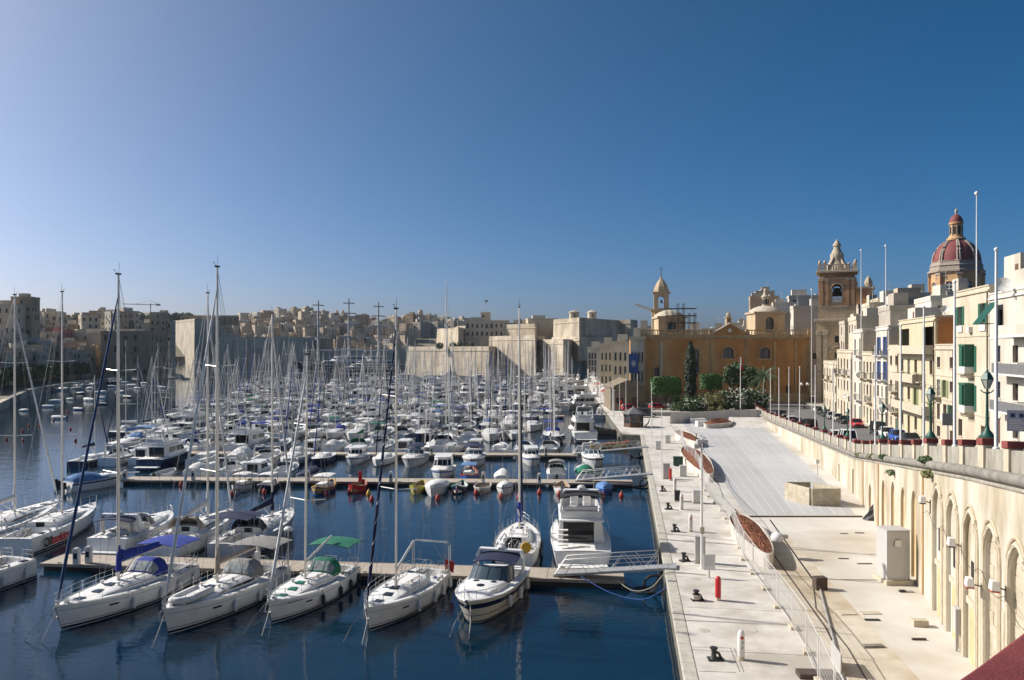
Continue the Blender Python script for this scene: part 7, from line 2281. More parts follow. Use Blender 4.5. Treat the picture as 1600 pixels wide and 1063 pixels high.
MB().lathe([(3.3, 0), (3.1, .6), (2.4, 1.5), (1.7, 2.4), (1.5, 3.2), (1.75, 3.9), (1.6, 4.5), (1.1, 5.3), (.85, 6.0), (.8, 6.5), (1.05, 6.6), (1.0, 7.0), (.65, 7.5), (.25, 8.1), (.02, 8.5)], 12, (0, cyy, zp), pi / 12).build('spire', 'tower_trim', T, smooth=35)
MB().box(3.0, 14, 2, 9.0, 20, zz(446)).build('rear_tower', 'tower_red', T)
MB().box(2.6, 13.6, zz(446) + .004, 9.4, 20.4, zz(443)).lathe([(.9, 0), (1.1, 1.0), (.6, 2.2), (.02, 3)], 8, (4.2, 15, zz(443))).lathe([(.9, 0), (1.1, 1.0), (.6, 2.2), (.02, 3)], 8, (7.8, 15, zz(443))).build('rear_cornice', 'tower_trim', T)
D = 230.0
def zd(py): return ZD(py, D)
cx = XD(1494, D + 8)
T = thing('church_dome', 'dark red ribbed church dome on a tall octagonal drum with lantern', 'dome', (cx, D + 8, 0))
r = 7.0
N8 = 8
MB().lathe([(r, 10), (r, zd(424))], N8, (0, 0, 0), pi / 8).build('drum', 'drum_stone', T)
for k in range(8):
 a = 2 * pi * k / 8 + pi / 8
 MB().obox((r * 1.0 * cos(a), r * sin(a), zd(480)), (.9, 1.2, zd(428) - zd(480)), a).build('drum_buttress', 'drum_stone', T)
 MB().obox((r * 1.0 * cos(a), r * sin(a), zd(428) + .004), (1.3, 1.6, .7), a).build('buttress_cap', 'dome_rib', T)
 am = 2 * pi * k / 8
 ra = r * cos(pi / 8)
 tn = (-sin(am), cos(am))
 w_ = []
 wm_ = MB()
 pr = [(-1.05, zd(462)), (1.05, zd(462)), (1.05, zd(444))] + [(1.05 * cos(pi * i / 8), zd(444) + 1.05 * sin(pi * i / 8)) for i in range(1, 8)] + [(-1.05, zd(444))]
 wm_.add([((ra + .03) * cos(am) + tn[0] * x, (ra + .03) * sin(am) + tn[1] * x, z) for x, z in pr], [tuple(range(len(pr)))])
 wn = wm_.build('window', 'pane', T)
 m = MB()
 m.tube([((ra + .08) * cos(am) + tn[0] * x * 1.15, (ra + .08) * sin(am) + tn[1] * x * 1.15, z + (.15 if z > zd(444) else 0)) for x, z in pr] + [((ra + .08) * cos(am) + tn[0] * pr[0][0] * 1.15, (ra + .08) * sin(am) + tn[1] * pr[0][0] * 1.15, pr[0][1])], .2, 4)
 m.build('window_surround', 'drum_stone', wn)
 m = MB()
 m.tube([((ra + .06) * cos(am), (ra + .06) * sin(am), zd(462)), ((ra + .06) * cos(am), (ra + .06) * sin(am), zd(440))], .09, 4)
 for f in (456, 450, 444):
  m.tube([((ra + .06) * cos(am) + tn[0] * x, (ra + .06) * sin(am) + tn[1] * x, zd(f)) for x in (-1, 1)], .08, 4)
 m.build('glazing_bar', 'frame_white', wn)
zc_ = zd(424)
MB().lathe([(r * 1.02, 0), (r * 1.10, .3), (r * 1.10, .8), (r * 1.02, 1.0), (r * 1.0, 2.1), (r * 1.04, 2.2), (r * .98, 2.6), (r * .95, 3.4), (r * .97, 3.5), (r * .92, 3.8)], N8, (0, 0, zc_ + .003), pi / 8).build('attic_cornice', 'dome_rib', T)
zs, R_ = zd(407), r * .90
prof = []
for i in range(9):
 a = (pi / 2 - .16) * i / 8
 prof.append((R_ * cos(a) ** .9, R_ * 1.12 * sin(a)))
MB().lathe(prof, 16, (0, 0, zs), pi / 16).build('dome_shell', 'dome_red', T, smooth=40)
for k in range(8):
 a = 2 * pi * k / 8 + pi / 8
 for da in (-.055, .055):
  MB().tube([((x + .06) * cos(a + da), (x + .06) * sin(a + da), zs + z) for x, z in prof], .30, 5).build('rib', 'dome_rib', T, smooth=50)
zl = zs + prof[-1][1] - .1
MB().lathe([(2.6, 0), (2.6, .5), (2.2, .7), (2.0, 1.2), (1.65, 1.3), (1.6, 4.6), (2.0, 4.8), (2.0, 5.2), (1.85, 5.3)], 12, (0, 0, zl)).build('lantern', 'drum_stone', T, smooth=35)
for k in range(8):
 a = 2 * pi * k / 8
 MB().obox((1.62 * cos(a), 1.62 * sin(a), zl + 1.8), (.12, .55, 2.2), a).build('lantern_opening', 'dark_void', T)
 MB().obox((1.68 * cos(a + pi / 8), 1.68 * sin(a + pi / 8), zl + 1.3), (.25, .3, 3.3), a + pi / 8).build('lantern_pilaster', 'tower_trim', T)
MB().lathe([(1.85, 0), (1.8, .7), (1.4, 1.6), (.7, 2.3), (.3, 2.5)], 12, (0, 0, zl + 5.3)).build('lantern_dome', 'dome_red', T, smooth=40)
MB().lathe([(.35, 0), (.25, .5), (.5, .9), (.3, 1.3), (.02, 1.9)], 10, (0, 0, zl + 7.75)).build('finial', 'tower_trim', T, smooth=50)
# ------------------------------------------------------------------ towns across the water and fort
def ground_grid(name, xs, ys, zf, m='hill_ground'):
 mb = MB()
 for y in ys:
  for x in xs:
   mb.v.append((x, y, zf(x, y)))
 n = len(xs)
 for j in range(len(ys) - 1):
  for i in range(n - 1):
   mb.f.append((j * n + i, j * n + i + 1, (j + 1) * n + i + 1, (j + 1) * n + i))
 return struct(name, mb, m)
def house(label, x, y, z, w_, d_, h, rz, m_, rng, group, sides=('f',), fw=1.0, wstep=2.6, floor=3.4, roof=True, dens=.8):
 """a flat roofed limestone house; f = the side facing local -y, l/r the other walls"""
 T = thing('town_house', label, 'house', (x, y, z), rz, group)
 MB().box(-w_ / 2, -d_ / 2, -6, w_ / 2, d_ / 2, h).build('wall', m_, T)
 m = MB()
 m.box(-w_ / 2 - .12, -d_ / 2 - .12, h + .004, w_ / 2 + .12, -d_ / 2 + .3, h + .8).box(-w_ / 2 - .12, -d_ / 2 + .3, h + .004, -w_ / 2 + .3, d_ / 2 + .12, h + .8).box(w_ / 2 - .3, -d_ / 2 + .3, h + .004, w_ / 2 + .12, d_ / 2 + .12, h + .8)
 m.build('roof_parapet', m_, T)
 if roof:
  rw, rd, rh = w_ * rng.uniform(.25, .5), d_ * rng.uniform(.3, .5), rng.uniform(2, 3.4)
  rx, ry = rng.uniform(-w_ / 2 + rw / 2, w_ / 2 - rw / 2), rng.uniform(-d_ / 2 + rd / 2 + .5, d_ / 2 - rd / 2)
  MB().box(rx - rw / 2, ry - rd / 2, h + .01, rx + rw / 2, ry + rd / 2, h + rh).build('roof_room', rng.choice([m_, 'town_white', 'town_3']), T)
  if rng.random() < .5:
   MB().lathe([(.5, 0), (.55, .9), (.45, 1.2), (.02, 1.3)], 8, (rng.uniform(-w_ * .4, w_ * .4), -d_ * .3, h + .01)).build('water_tank', 'town_white', T)
 if y < 300 and rng.random() < .7:
  q = rng.uniform(-w_ * .3, w_ * .3)
  MB().tube([(q, 0, h), (q, 0, h + 4.5)], .04, 4).tube([(q - .7, 0, h + 4.2), (q + .7, 0, h + 4.2)], .03, 3).tube([(q - .5, 0, h + 3.7), (q + .5, 0, h + 3.7)], .03, 3).build('aerial', 'pole_grey', T)
 wn = MB()
 nf = max(1, int(h / floor))
 for sd in sides:
  Ln = w_ if sd == 'f' else d_
  k = max(1, int(Ln / wstep))
  for i in range(k):
   u = -Ln / 2 + Ln * (i + .5) / k
   for f in range(nf):
    if rng.random() > dens:
     continue
    zb = f * h / nf + h / nf * .28
    ww, hh = .52 * fw * rng.uniform(.8, 1.15), h / nf * rng.uniform(.4, .55)
    if sd == 'f':
     wn.box(u - ww, -d_ / 2 - .05, zb, u + ww, -d_ / 2 + .01, zb + hh)
    elif sd == 'l':
     wn.box(-w_ / 2 - .05, u - ww, zb, -w_ / 2 + .01, u + ww, zb + hh)
    else:
     wn.box(w_ / 2 - .01, u - ww, zb, w_ / 2 + .05, u + ww, zb + hh)
    if rng.random() < .3:
     if sd == 'f':
      wn.box(u - ww - .4, -d_ / 2 - .8, zb - .25, u + ww + .4, -d_ / 2 - .05, zb - .08)
     elif sd == 'r':
      wn.box(w_ / 2 + .05, u - ww - .4, zb - .25, w_ / 2 + .8, u + ww + .4, zb - .08)
 if wn.v:
  tag(wn.build('windows', 'far_window', T), kind='stuff')
 return T
TM = ['town_0', 'town_1', 'town_2', 'town_3', 'town_4', 'town_5']
CN = {'town_0': 'honey', 'town_1': 'sandy', 'town_2': 'brown', 'town_3': 'pale', 'town_4': 'ochre', 'town_5': 'grey', 'town_white': 'white', 'town_pink': 'pink'}
SHT = [(150, -104), (207, -133), (270, -164), (340, -186), (384, -192), (440, -190), (470, -200), (500, -240)]
def shore(D): return lerp(SHT, D)
def hillz(x, y):
 d = shore(y) - x
 z = lerp([(0, 1.5), (16, 1.8), (32, 8), (60, 19), (95, 25), (180, 26)], d)
 return z * min(1, max(0, (520 - y) / 40)) if y > 480 else z
xs = [-700, -500, -400] + [-380 + 8 * i for i in range(27)] + [-160, -150, -140, -130, -120, -110]
ys = [120, 150, 180, 207, 235, 270, 300, 320, 340, 362, 384, 410, 440, 455, 470, 485, 500, 530]
mb = MB()
for j, y in enumerate(ys):
 for i in range(30):
  d = [0, .01, 6, 12, 16, 20, 26, 32, 40, 50, 60, 70, 80, 95, 110, 125, 140, 160, 180, 200, 230, 260, 290, 330, 370, 400, 430, 460, 500, 600][i]
  x = shore(y) - d
  mb.v.append((x, y, hillz(x, y) if i else -2))
for j in range(len(ys) - 1):
 for i in range(29):
  mb.f.append((j * 30 + i, j * 30 + i + 1, (j + 1) * 30 + i + 1, (j + 1) * 30 + i))
struct('peninsula', mb, 'hill_ground')
qw = thing('creek_quay_wall', 'low pale stone quay wall along the left shore of the creek', 'wall')
for i in range(len(SHT) - 3):
 (y0, x0), (y1, x1) = SHT[i], SHT[i + 1]
 n = max(2, int((y1 - y0) / 12))
 for k in range(n):
  a, b_ = k / n, (k + 1) / n
  p, q = Vector((x0 + (x1 - x0) * a, y0 + (y1 - y0) * a)), Vector((x0 + (x1 - x0) * b_, y0 + (y1 - y0) * b_))
  d = q - p
  MB().obox((p.x + d.x / 2 - .3, p.y + d.y / 2, -1), (d.length - .1, 1.6, 3.2), atan2(d.y, d.x)).build('wall_block', 'stone_grey' if k % 3 else 'stone_trim', qw)
rng = random.Random(14)
cnt = 0
for ri, (dist, h0, h1) in enumerate(((21, 8, 14), (33, 8, 13), (45, 8, 13), (58, 8, 13), (74, 8, 12), (94, 8, 13))):
 y = 268.0 if ri == 0 else 255.0
 n = 0
 while y < 455:
  w_ = rng.uniform(6, 11)
  x = shore(y) - dist + rng.uniform(-2.5, 2.5)
  px = CX + F * x / y
  z = hillz(x, y)
  mt = rng.choices(TM + ['town_white', 'town_pink'], [4, 3, 4, 2.5, 2.5, 3, 1.2, .25])[0]
  h = rng.uniform(h0, h1)
  if px > -60:
   house('%s house, %s from the viewer in %s row up the left hillside' % (CN[mt], ordw(n), ['the waterfront', 'the second', 'the third', 'the fourth', 'the fifth', 'the top'][ri]), x, y, z, rng.uniform(7, 11.5), w_ + .6, h, rng.choice([.28, .3, -.75, -.95, .1]) + rng.uniform(-.12, .12), mt, rng, 'houses on the left hillside', sides=('r', 'f', 'l'), wstep=2.2)
   n += 1
  y += w_
r5 = random.Random(2)
house('massive brown waterfront palace at the tip of the left peninsula', XD(205, 400) - 2, 408, 1.6, 24, 22, ZD(520, 397) - 1.6, .05, 'town_4', r5, 'houses on the left hillside', sides=('f', 'r'), fw=1.3, wstep=4.6, floor=5)
house('square fortified house topping the left skyline', XD(40, 372), 372, 22, 9, 8, ZD(466, 367) - 22, .1, 'town_2', r5, 'houses on the left hillside', sides=('f', 'r'), dens=.3)
house('pale stepped house left of the skyline fort', XD(14, 365), 365, 22, 12, 10, ZD(478, 360) - 22, .1, 'town_1', r5, 'houses on the left hillside', sides=('f', 'r'), dens=.4)
house('plain cream block with bare gable wall above the palace', XD(146, 420), 420, 8, 26, 12, ZD(522, 415) - 8, .05, 'town_3', r5, 'houses on the left hillside', sides=('f',), dens=.25)
r6 = random.Random(23)
for i in range(26):
 px = 72 + i * 7.4
 D = r6.uniform(448, 500)
 mt = r6.choices(TM + ['town_white'], [4, 4, 2, 3, 2, 3, 1])[0]
 house('%s house, %s from the left in the skyline cluster above the brown palace' % (CN[mt], ordw(i)), XD(px, D), D, 4, r6.uniform(7, 11), 9, ZD(r6.uniform(487, 512), D) - 4, r6.choice([.2, -.6, -.9]), mt, r6, 'houses on the left hillside', sides=('f', 'l', 'r'))
def hedgebox(mb, x0, x1, y0, y1, z0, z1, n, sz, rng, rnd=.25):
 for _ in range(n):
  f = rng.random()
  u, v, w_ = rng.random(), rng.random(), rng.random()
  sd = rng.choice('ftlrk')
  if sd == 'f': v, d = 0, Vector((0, -1, 0))
  elif sd == 't': w_, d = 1, Vector((0, 0, 1))
  elif sd == 'l': u, d = 0, Vector((-1, 0, 0))
  elif sd == 'r': u, d = 1, Vector((1, 0, 0))
  else: v, d = 1, Vector((0, 1, 0))
  p = Vector((x0 + (x1 - x0) * u, y0 + (y1 - y0) * v, z0 + (z1 - z0) * w_))
  c = Vector(((x0 + x1) / 2, (y0 + y1) / 2, (z0 + z1) / 2))
  hx = Vector(((x1 - x0) / 2, (y1 - y0) / 2, (z1 - z0) / 2))
  q = p - c
  e = Vector((q.x / hx.x, q.y / hx.y, q.z / hx.z))
  nn = (abs(e.x) ** 6 + abs(e.y) ** 6 + abs(e.z) ** 6) ** (1 / 6)
  q = q / nn * rng.uniform(.93, 1.02)
  leaf(mb, c + q, (d + Vector((rng.gauss(0, .5), rng.gauss(0, .5), rng.gauss(0, .5)))).normalized(), sz * rng.uniform(.6, 1.3), rng)
def solid_core(mb, x0, x1, y0, y1, z0, z1, k=.86):
 cx_, cy_, cz_ = (x0 + x1) / 2, (y0 + y1) / 2, (z0 + z1) / 2
 rs = []
 for i in range(7):
  t = -1 + 2 * i / 6
  s = (1 - abs(t) ** 5) ** .2 if abs(t) < 1 else .3
  rs.append([(cx_ + (x1 - x0) / 2 * k * s * (abs(cos(a)) ** .5 * (1 if cos(a) > 0 else -1)), cy_ + (y1 - y0) / 2 * k * s * (abs(sin(a)) ** .5 * (1 if sin(a) > 0 else -1)), cz_ + (z1 - z0) / 2 * k * t) for a in [2 * pi * j / 12 for j in range(12)]])
 return mb.rings(rs)
rng = random.Random(3)
for i in range(9):
 D = 252 + 15 * i
 x = shore(D) - 12
 T = thing('clipped_tree', 'clipped flat topped quay tree, %s from the viewer on the left shore' % ordw(i), 'tree', (x, D, hillz(x, D)), .3, 'clipped trees on the left quay')
 m = MB()
 hedgebox(m, -4, 4, -6.5, 6.5, 2.6, 7.2, 900, .9, rng)
 solid_core(m, -4, 4, -6.5, 6.5, 2.6, 7.2)
 m.build('crown', 'leaf_hedge', T)
 for yy in (-4, 0, 4):
  MB().tube([(0, yy, 0), (.2, yy, 3.4)], .25, 6, r1=.18).build('trunk', 'bark', T)
rng = random.Random(19)
for i in range(13):
 D = 300 + i * 13
 x = shore(D) + 3.5 + 3 * (i % 2)
 put('mc' if i % 3 else 'ma', x, D, (rng.uniform(.4, 1), -.3), rng, '%s from the viewer along the left quay' % ordw(i), rng.uniform(.75, 1.0))
# city across the harbour -----------------------------------------------
def cityz(x, y):
 return lerp([(880, -2), (915, 16), (960, 30), (1040, 46), (1200, 50)], y)
ground_grid('far_hill', [-620, -480, -360, -240, -120, 0, 120, 260], [905, 930, 960, 1000, 1040, 1100, 1250], lambda x, y: cityz(x, y) - 2 + 3 * sin(x * .02), 'hill_ground')
def bastion(label, pts, z0, z1, batter=.12, m_='fort_stone', parapet=True, name='bastion'):
 n = len(pts)
 T = thing(name, label, 'fortress', (0, 0, 0), 0, 'harbour fortifications')
 c = Vector((sum(p[0] for p in pts) / n, sum(p[1] for p in pts) / n))
 def ring(z, k):
  return [(c.x + (p[0] - c.x) * k, c.y + (p[1] - c.y) * k, z) for p in pts]
 r0 = max((Vector(p) - c).length for p in pts)
 kb = 1 + batter * (z1 - z0) / r0
 MB().rings([ring(z0, kb), ring(z1, 1)]).build('rampart', m_, T)
 if parapet:
  MB().rings([ring(z1 - .9, 1.012), ring(z1 - .4, 1.012)]).build('cordon', 'stone_trim', T)
  MB().rings([ring(z1 + .004, 1.0), ring(z1 + 1.5, .995), ring(z1 + 1.5, .96), ring(z1 + .004, .96)], caps=False).build('parapet', m_, T)
 return T
def PXD(*l):
 return [(XD(px, D), D) for px, D in l]
bastion('tall sunlit bastion with the arcaded garden, far across the harbour', PXD((264, 975), (304, 880), (345, 930), (345, 1010), (290, 1040)), -2, ZD(501, 900), .18)
bastion('long grey curtain wall right of the tall far bastion', PXD((306, 905), (352, 905), (352, 980), (306, 980)), -2, ZD(511, 905), .10)
bastion('lower sea wall along the far shore below the old city', PXD((342, 890), (482, 890), (482, 920), (342, 920)), -2, ZD(529, 890), .08)
bastion('low far bastion beneath the crowded old city right of the masts', PXD((480, 905), (650, 905), (650, 930), (480, 930)), -2, ZD(548, 905), .08)
T = thing('arcade', 'arcaded garden terrace on top of the tall far bastion', 'arcade', (0, 0, 0))
x0, x1, z0, z1, D = XD(282, 930), XD(372, 930), ZD(508, 930), ZD(493, 930), 930
m = MB()
k = 11
ops = [(x0 + (x1 - x0) * (i + .2) / k, x0 + (x1 - x0) * (i + .8) / k, z0, z1 - 2.5, (x1 - x0) / k * .3) for i in range(k)]
face_wall(m, x0, x1, z0, z1, ops, 2.5, lambda s, z, d: (s, D + d, z), step=20, arcn=6)
m.add([(x0, D + 2.5, z0), (x1, D + 2.5, z0), (x1, D + 2.5, z1), (x0, D + 2.5, z1), (x0, D, z1), (x1, D, z1)], [(0, 1, 2, 3), (4, 5, 2, 3)])
m.build('arches', 'town_4', T)
rng = random.Random(21)
HC = 0
CITY = [(300, 480, 935, 484, 503), (372, 640, 950, 500, 516), (250, 300, 1010, 494, 500)]
for ri, (D, pa, pb, ztop, hh) in enumerate(((926, 480, 640, 24, 13), (942, 345, 640, 34, 14), (962, 350, 650, 41, 14), (988, 340, 770, 48, 14), (1018, 335, 790, 55, 14), (1050, 372, 860, 62, 14))):
 px = pa
 n = 0
 while px < pb:
  wpx = rng.uniform(8, 17)
  w_ = wpx / F * D
  mt = rng.choices(TM + ['town_white'], [4, 4, 3, 3, 2.5, 3, .7])[0]
  zt = ztop + rng.uniform(-4, 5) + 3 * sin(px * .03) - (6 if px > 560 else 0) - (5 if px > 680 else 0)
  h = hh + rng.uniform(-1, 3)
  x = XD(px + wpx / 2, D)
  house('%s stone house, %s from the left in %s terrace of the far city' % (CN[mt], ordw(n), ['the lowest', 'the second', 'the third', 'the fourth', 'the fifth', 'the skyline'][ri]), x, D + rng.uniform(-6, 6), zt - h, w_ * 1.02, 13, h, rng.choice([-.95, -.7, -.5, -.3, .15]) + rng.uniform(-.1, .1), mt, rng, 'houses of the far city', sides=('f', 'l'), wstep=3.2, roof=rng.random() < .6)
  n += 1
  px += wpx
def spire_tower(label, px, D, ytop, ybase, wpx, dome=True, m_='town_4', twin=False, name='church_tower'):
 T = thing(name, label, 'tower', (XD(px, D), D, 0))
 s = F / D
 zt, zb_ = ZD(ytop, D), ZD(ybase, D)
 w_ = wpx / s
 H_ = zt - zb_
 for dx in ((-w_ * .8, w_ * .8) if twin else (0,)):
  MB().box(dx - w_ / 2, -w_ / 2, zb_ - 12, dx + w_ / 2, w_ / 2, zb_ + H_ * .5).build('shaft', m_, T)
  MB().box(dx - w_ / 2 - .4, -w_ / 2 - .4, zb_ + H_ * .5 + .003, dx + w_ / 2 + .4, w_ / 2 + .4, zb_ + H_ * .54).build('cornice', 'stone_trim', T)
  MB().lathe([(w_ * .45, 0), (w_ * .43, H_ * .12), (w_ * .5, H_ * .13), (w_ * .42, H_ * .22), (w_ * .2, H_ * .32), (w_ * .08, H_ * .36), (.15, H_ * .45), (.02, H_ * .46)], 8, (dx, 0, zb_ + H_ * .543)).build('cupola', m_, T)
  MB().box(dx - w_ * .18, -w_ / 2 - .08, zb_ + H_ * .2, dx + w_ * .18, -w_ / 2 + .02, zb_ + H_ * .42).build('bell_opening', 'far_window', T)
spire_tower('pair of church towers rising over the far skyline', 531, 1060, 483, 502, 6, twin=True)
spire_tower('slender domed tower on the far skyline', 657, 1060, 482, 500, 8)
spire_tower('small far tower left of the fort flag turret', 634, 1055, 490, 503, 6)
spire_tower('tiny belfry on the right skyline behind the orange church', 1138, 300, 486, 508, 8, m_='tower_stone')
spire_tower('low cupola on the far skyline above the long curtain wall', 610, 1058, 493, 503, 10)
T = thing('tower_crane', 'thin tower crane on the distant ridge at the left', 'crane', (XD(235, 1080), 1080, 0))
MB().tube([(0, 0, 45), (0, 0, ZD(474, 1080))], .8, 4).build('mast', 'pole_grey', T)
MB().tube([(-38, 0, ZD(475, 1080)), (12, 0, ZD(476.5, 1080))], .6, 4).tube([(-20, 0, ZD(475, 1080)), (0, 0, ZD(470, 1080)), (12, 0, ZD(476, 1080))], .25, 3).box(8, -1.5, ZD(478, 1080), 13, 1.5, ZD(475, 1080)).build('jib', 'pole_grey', T)
ground_grid('far_ridge', [-700, -520, -460, -400, -340], [1060, 1090, 1130, 1200], lambda x, y: 44 + 2 * sin(x * .05) if y > 1070 else 30, 'leaf_dark')
m = MB()
rng = random.Random(6)
for i in range(150):
 px = rng.uniform(180, 300)
 leafball(m, (XD(px, 1085), 1085 + rng.uniform(-10, 20), ZD(498 + rng.uniform(-5, 5), 1085)), rng.uniform(3, 6), 26, 3.0, rng)
tag(m.build('wooded_ridge', 'leaf_dark'), 'dark wooded ridge on the skyline left of the tall bastion', 'wood', None, 'stuff')
T = thing('ridge_fort', 'low round fort roof on the wooded ridge', 'fortress', (XD(228, 1100), 1100, 0))
MB().lathe([(22, 40), (22, ZD(494, 1100)), (14, ZD(490, 1100)), (6, ZD(488, 1100)), (.5, ZD(488, 1100))], 24).build('drum', 'town_5', T)
# fort on the headland ------------------------------------------------------
bastion('long low sunlit sea wall of the harbour fort', PXD((636, 455), (764, 398), (800, 480), (700, 500)), -2, ZD(546, 405), .06, name='fort_wall')
bastion('sloping upper bastion at the left of the harbour fort', PXD((683, 462), (716, 428), (745, 480), (700, 500)), 12, ZD(516, 430), .30, name='fort_bastion')
bastion('upper curtain wall of the harbour fort with barrack windows', PXD((712, 470), (836, 425), (850, 500), (740, 510)), 12, ZD(511, 433), .05, name='fort_wall')
bastion('middle bastion of the harbour fort above the yachts', PXD((764, 425), (836, 390), (860, 470), (790, 480)), -2, ZD(529, 396), .08, name='fort_bastion')
bastion('high sea bastion with a sharp sunlit corner, harbour fort', PXD((831, 408), (880, 376), (925, 450), (860, 480)), -2, ZD(535, 383), .06, name='fort_bastion')
bastion('lower step of the great cavalier', PXD((862, 418), (905, 390), (985, 455), (985, 500), (880, 500)), 10, ZD(531, 398), .12, name='fort_bastion')
bastion('great cavalier crowning the harbour fort', PXD((865, 428), (905, 400), (968, 440), (968, 500), (880, 500)), 16, ZD(502, 410), .10, name='fort_cavalier')
bastion('rounded end of the great cavalier beside the pitched roofs', PXD((965, 440), (985, 436), (996, 450), (990, 500), (965, 500)), 10, ZD(504, 440), .10, name='fort_cavalier')
rr = random.Random(4)
house('barrack range with a row of windows on the fort', XD(762, 448), 448, 22, 24, 12, ZD(503, 442) - 22, -.05, 'town_1', rr, 'fort buildings', sides=('f', 'l'), dens=1)
house('square flag turret house crowning the fort', XD(759, 470), 470, 22, 5.5, 5.5, ZD(490, 467) - 22, 0, 'town_1', rr, 'fort buildings', sides=('f',), roof=False)
house('stepped fort house right of the barrack range', XD(810, 455), 455, 22, 16, 12, ZD(507, 450) - 22, -.1, 'town_1', rr, 'fort buildings', sides=('f', 'l'))
house('fort house with a bare wall behind the high sea bastion', XD(845, 450), 450, 22, 16, 12, ZD(500, 445) - 22, .1, 'town_5', rr, 'fort buildings', sides=('f', 'l'), dens=.3)
for i, (px, D, yt, yb, wd) in enumerate(((897, 425, 486, 500, 2.6), (925, 430, 489, 500, 2.4))):
 T = thing('lookout_turret', ['stone lookout turret on the great cavalier', 'smaller double lookout turret on the great cavalier'][i], 'turret', (XD(px, D), D, ZD(yb, D)))
 MB().lathe([(wd * 1.1, -.5), (wd * 1.1, .3), (wd, .4), (wd, 3.6), (wd * 1.15, 3.8), (wd * 1.15, 4.2), (wd * .6, 4.8), (.02, 5.2)], 8).build('body', 'town_1', T)
 MB().box(-.4, -wd - .05, 1.4, .4, -wd + .2, 2.9).build('loophole', 'far_window', T)
T = thing('fort_flagpole', 'thin flagpole above the square flag turret', 'flagpole', (XD(758, 470), 470, ZD(490, 467)))
MB().tube([(0, 0, 0), (0, 0, 9)], .14, 5, r1=.06).build('shaft', 'pole_grey', T)
MB().box(.05, -.03, 6.8, 1.6, .03, 8).build('flag', 'cloth_grey', T)
for i, (px, D, y) in enumerate(((687, 425, 545), (708, 425, 545), (719, 425, 543), (735, 425, 545))):
 T = thing('fort_shrub', 'dark round shrub on the fort terrace, %s from the left' % ordw(i), 'shrub', V(px, y, D), 0, 'shrubs on the fort terrace')
 m = MB()
 leafball(m, (0, 0, 1.6), 2.3, 240, .8, random.Random(i), .85)
 m.build('crown', 'leaf_dark', T)
 MB().tube([(0, 0, -.6), (0, 0, 1.2)], .2, 5).build('stem', 'bark', T)
# waterfront palaces between fort and orange church ------------------------------
WB = [(918, 945, 345, 545, 'glazed', 'white'), (938, 962, 300, 540, 'pal', 'cream'), (958, 988, 262, 537, 'pal', 'cream'), (985, 1006, 201, 531, 'pal', 'white')]
def wface(px, D): return XD(px, D)
for i, (pa, pb, D, yt, st, c_) in enumerate(WB):
 x0 = XD(pa, D)
 x1 = XD(pb, D)
 zt = ZD(yt, D)
 T = thing('waterfront_palace', ['white framed glass fronted hall beside the fort', 'cream waterfront palace next to the glass fronted hall', 'cream waterfront palace with tall windows, third from the fort', 'white waterfront house closest to the orange church'][i], 'building', (x0, D, 1.5), -.18)
 w_ = x1 - x0
 dp = 34
 MB().box(0, 0, -1, w_, dp, zt - 1.5).build('wall', 'cream' if c_ == 'cream' else 'white_paint', T)
 MB().box(-.4, -.4, zt - 1.5 + .004, w_ + .4, dp, zt - .7).build('cornice', 'stone_trim', T)
 if st == 'glazed':
  for k in range(3):
   for j in range(4):
    MB().box(.5 + w_ * .5 / 3 * k, -.12, 1 + 3.0 * j, .5 + w_ * .5 / 3 * (k + 1) - .5, -.01, 3.6 + 3.0 * j).build('window', 'pane', T)
 else:
  for k in range(4):
   for j in range(3):
    MB().box(w_ * (k + .3) / 4, -.08, 1.5 + (zt - 4) / 3 * j, w_ * (k + .7) / 4, .02, 1.5 + (zt - 4) / 3 * j + 2.6).build('window', 'pane', T)
    MB().box(w_ * (k + .2) / 4, -.35, 1.2 + (zt - 4) / 3 * j, w_ * (k + .8) / 4, -.005, 1.4 + (zt - 4) / 3 * j).build('sill', 'stone_trim', T)
 for k in range(8):
  for j in range(3):
   MB().box(-.08, 1.5 + 4 * k, 1.5 + (zt - 4) / 3 * j, .02, 3.0 + 4 * k, 1.5 + (zt - 4) / 3 * j + 2.6).build('window', 'pane', T)
 MB().box(w_ * .2, 3, zt - .69, w_ * .7, 9, zt + 1.6).build('roof_room', 'town_white', T)
T = thing('hoarding_banner', 'blue scaffold banner with a white star on the waterfront house', 'banner', V(990, 583, 199.5), -.1)
T.scale = (.46, 1, .66)
MB().box(-2.6, -.1, 0, 2.6, .1, 7.2).build('sheet', 'shutter_blue', T)
m = MB()
for k in range(4):
 a = k * pi / 4
 m.obox((0, -.16, 3.6 - .0), (.01, .01, .01))
 m.add([(-.14 * sin(a) - 1.4 * cos(a), -.13, 3.6 - 1.4 * sin(a) + .14 * cos(a)), (.14 * sin(a) - 1.4 * cos(a), -.13, 3.6 - 1.4 * sin(a) - .14 * cos(a)), (.14 * sin(a) + 1.4 * cos(a), -.13, 3.6 + 1.4 * sin(a) - .14 * cos(a)), (-.14 * sin(a) + 1.4 * cos(a), -.13, 3.6 + 1.4 * sin(a) + .14 * cos(a))], [(0, 1, 2, 3)])
m.build('star', 'sign_white', T)
D = 186.0
x0, x1 = XD(955, D), XD(1008, D)
T = thing('boat_shed', 'brown stone shed with a shallow gabled roof beside the orange church', 'shed', (x0, D, 1.5))
w_, h = x1 - x0, ZD(606, D) - 1.5
MB().box(0, 0, -.5, w_, 14, h).build('wall', 'shed_stone', T)
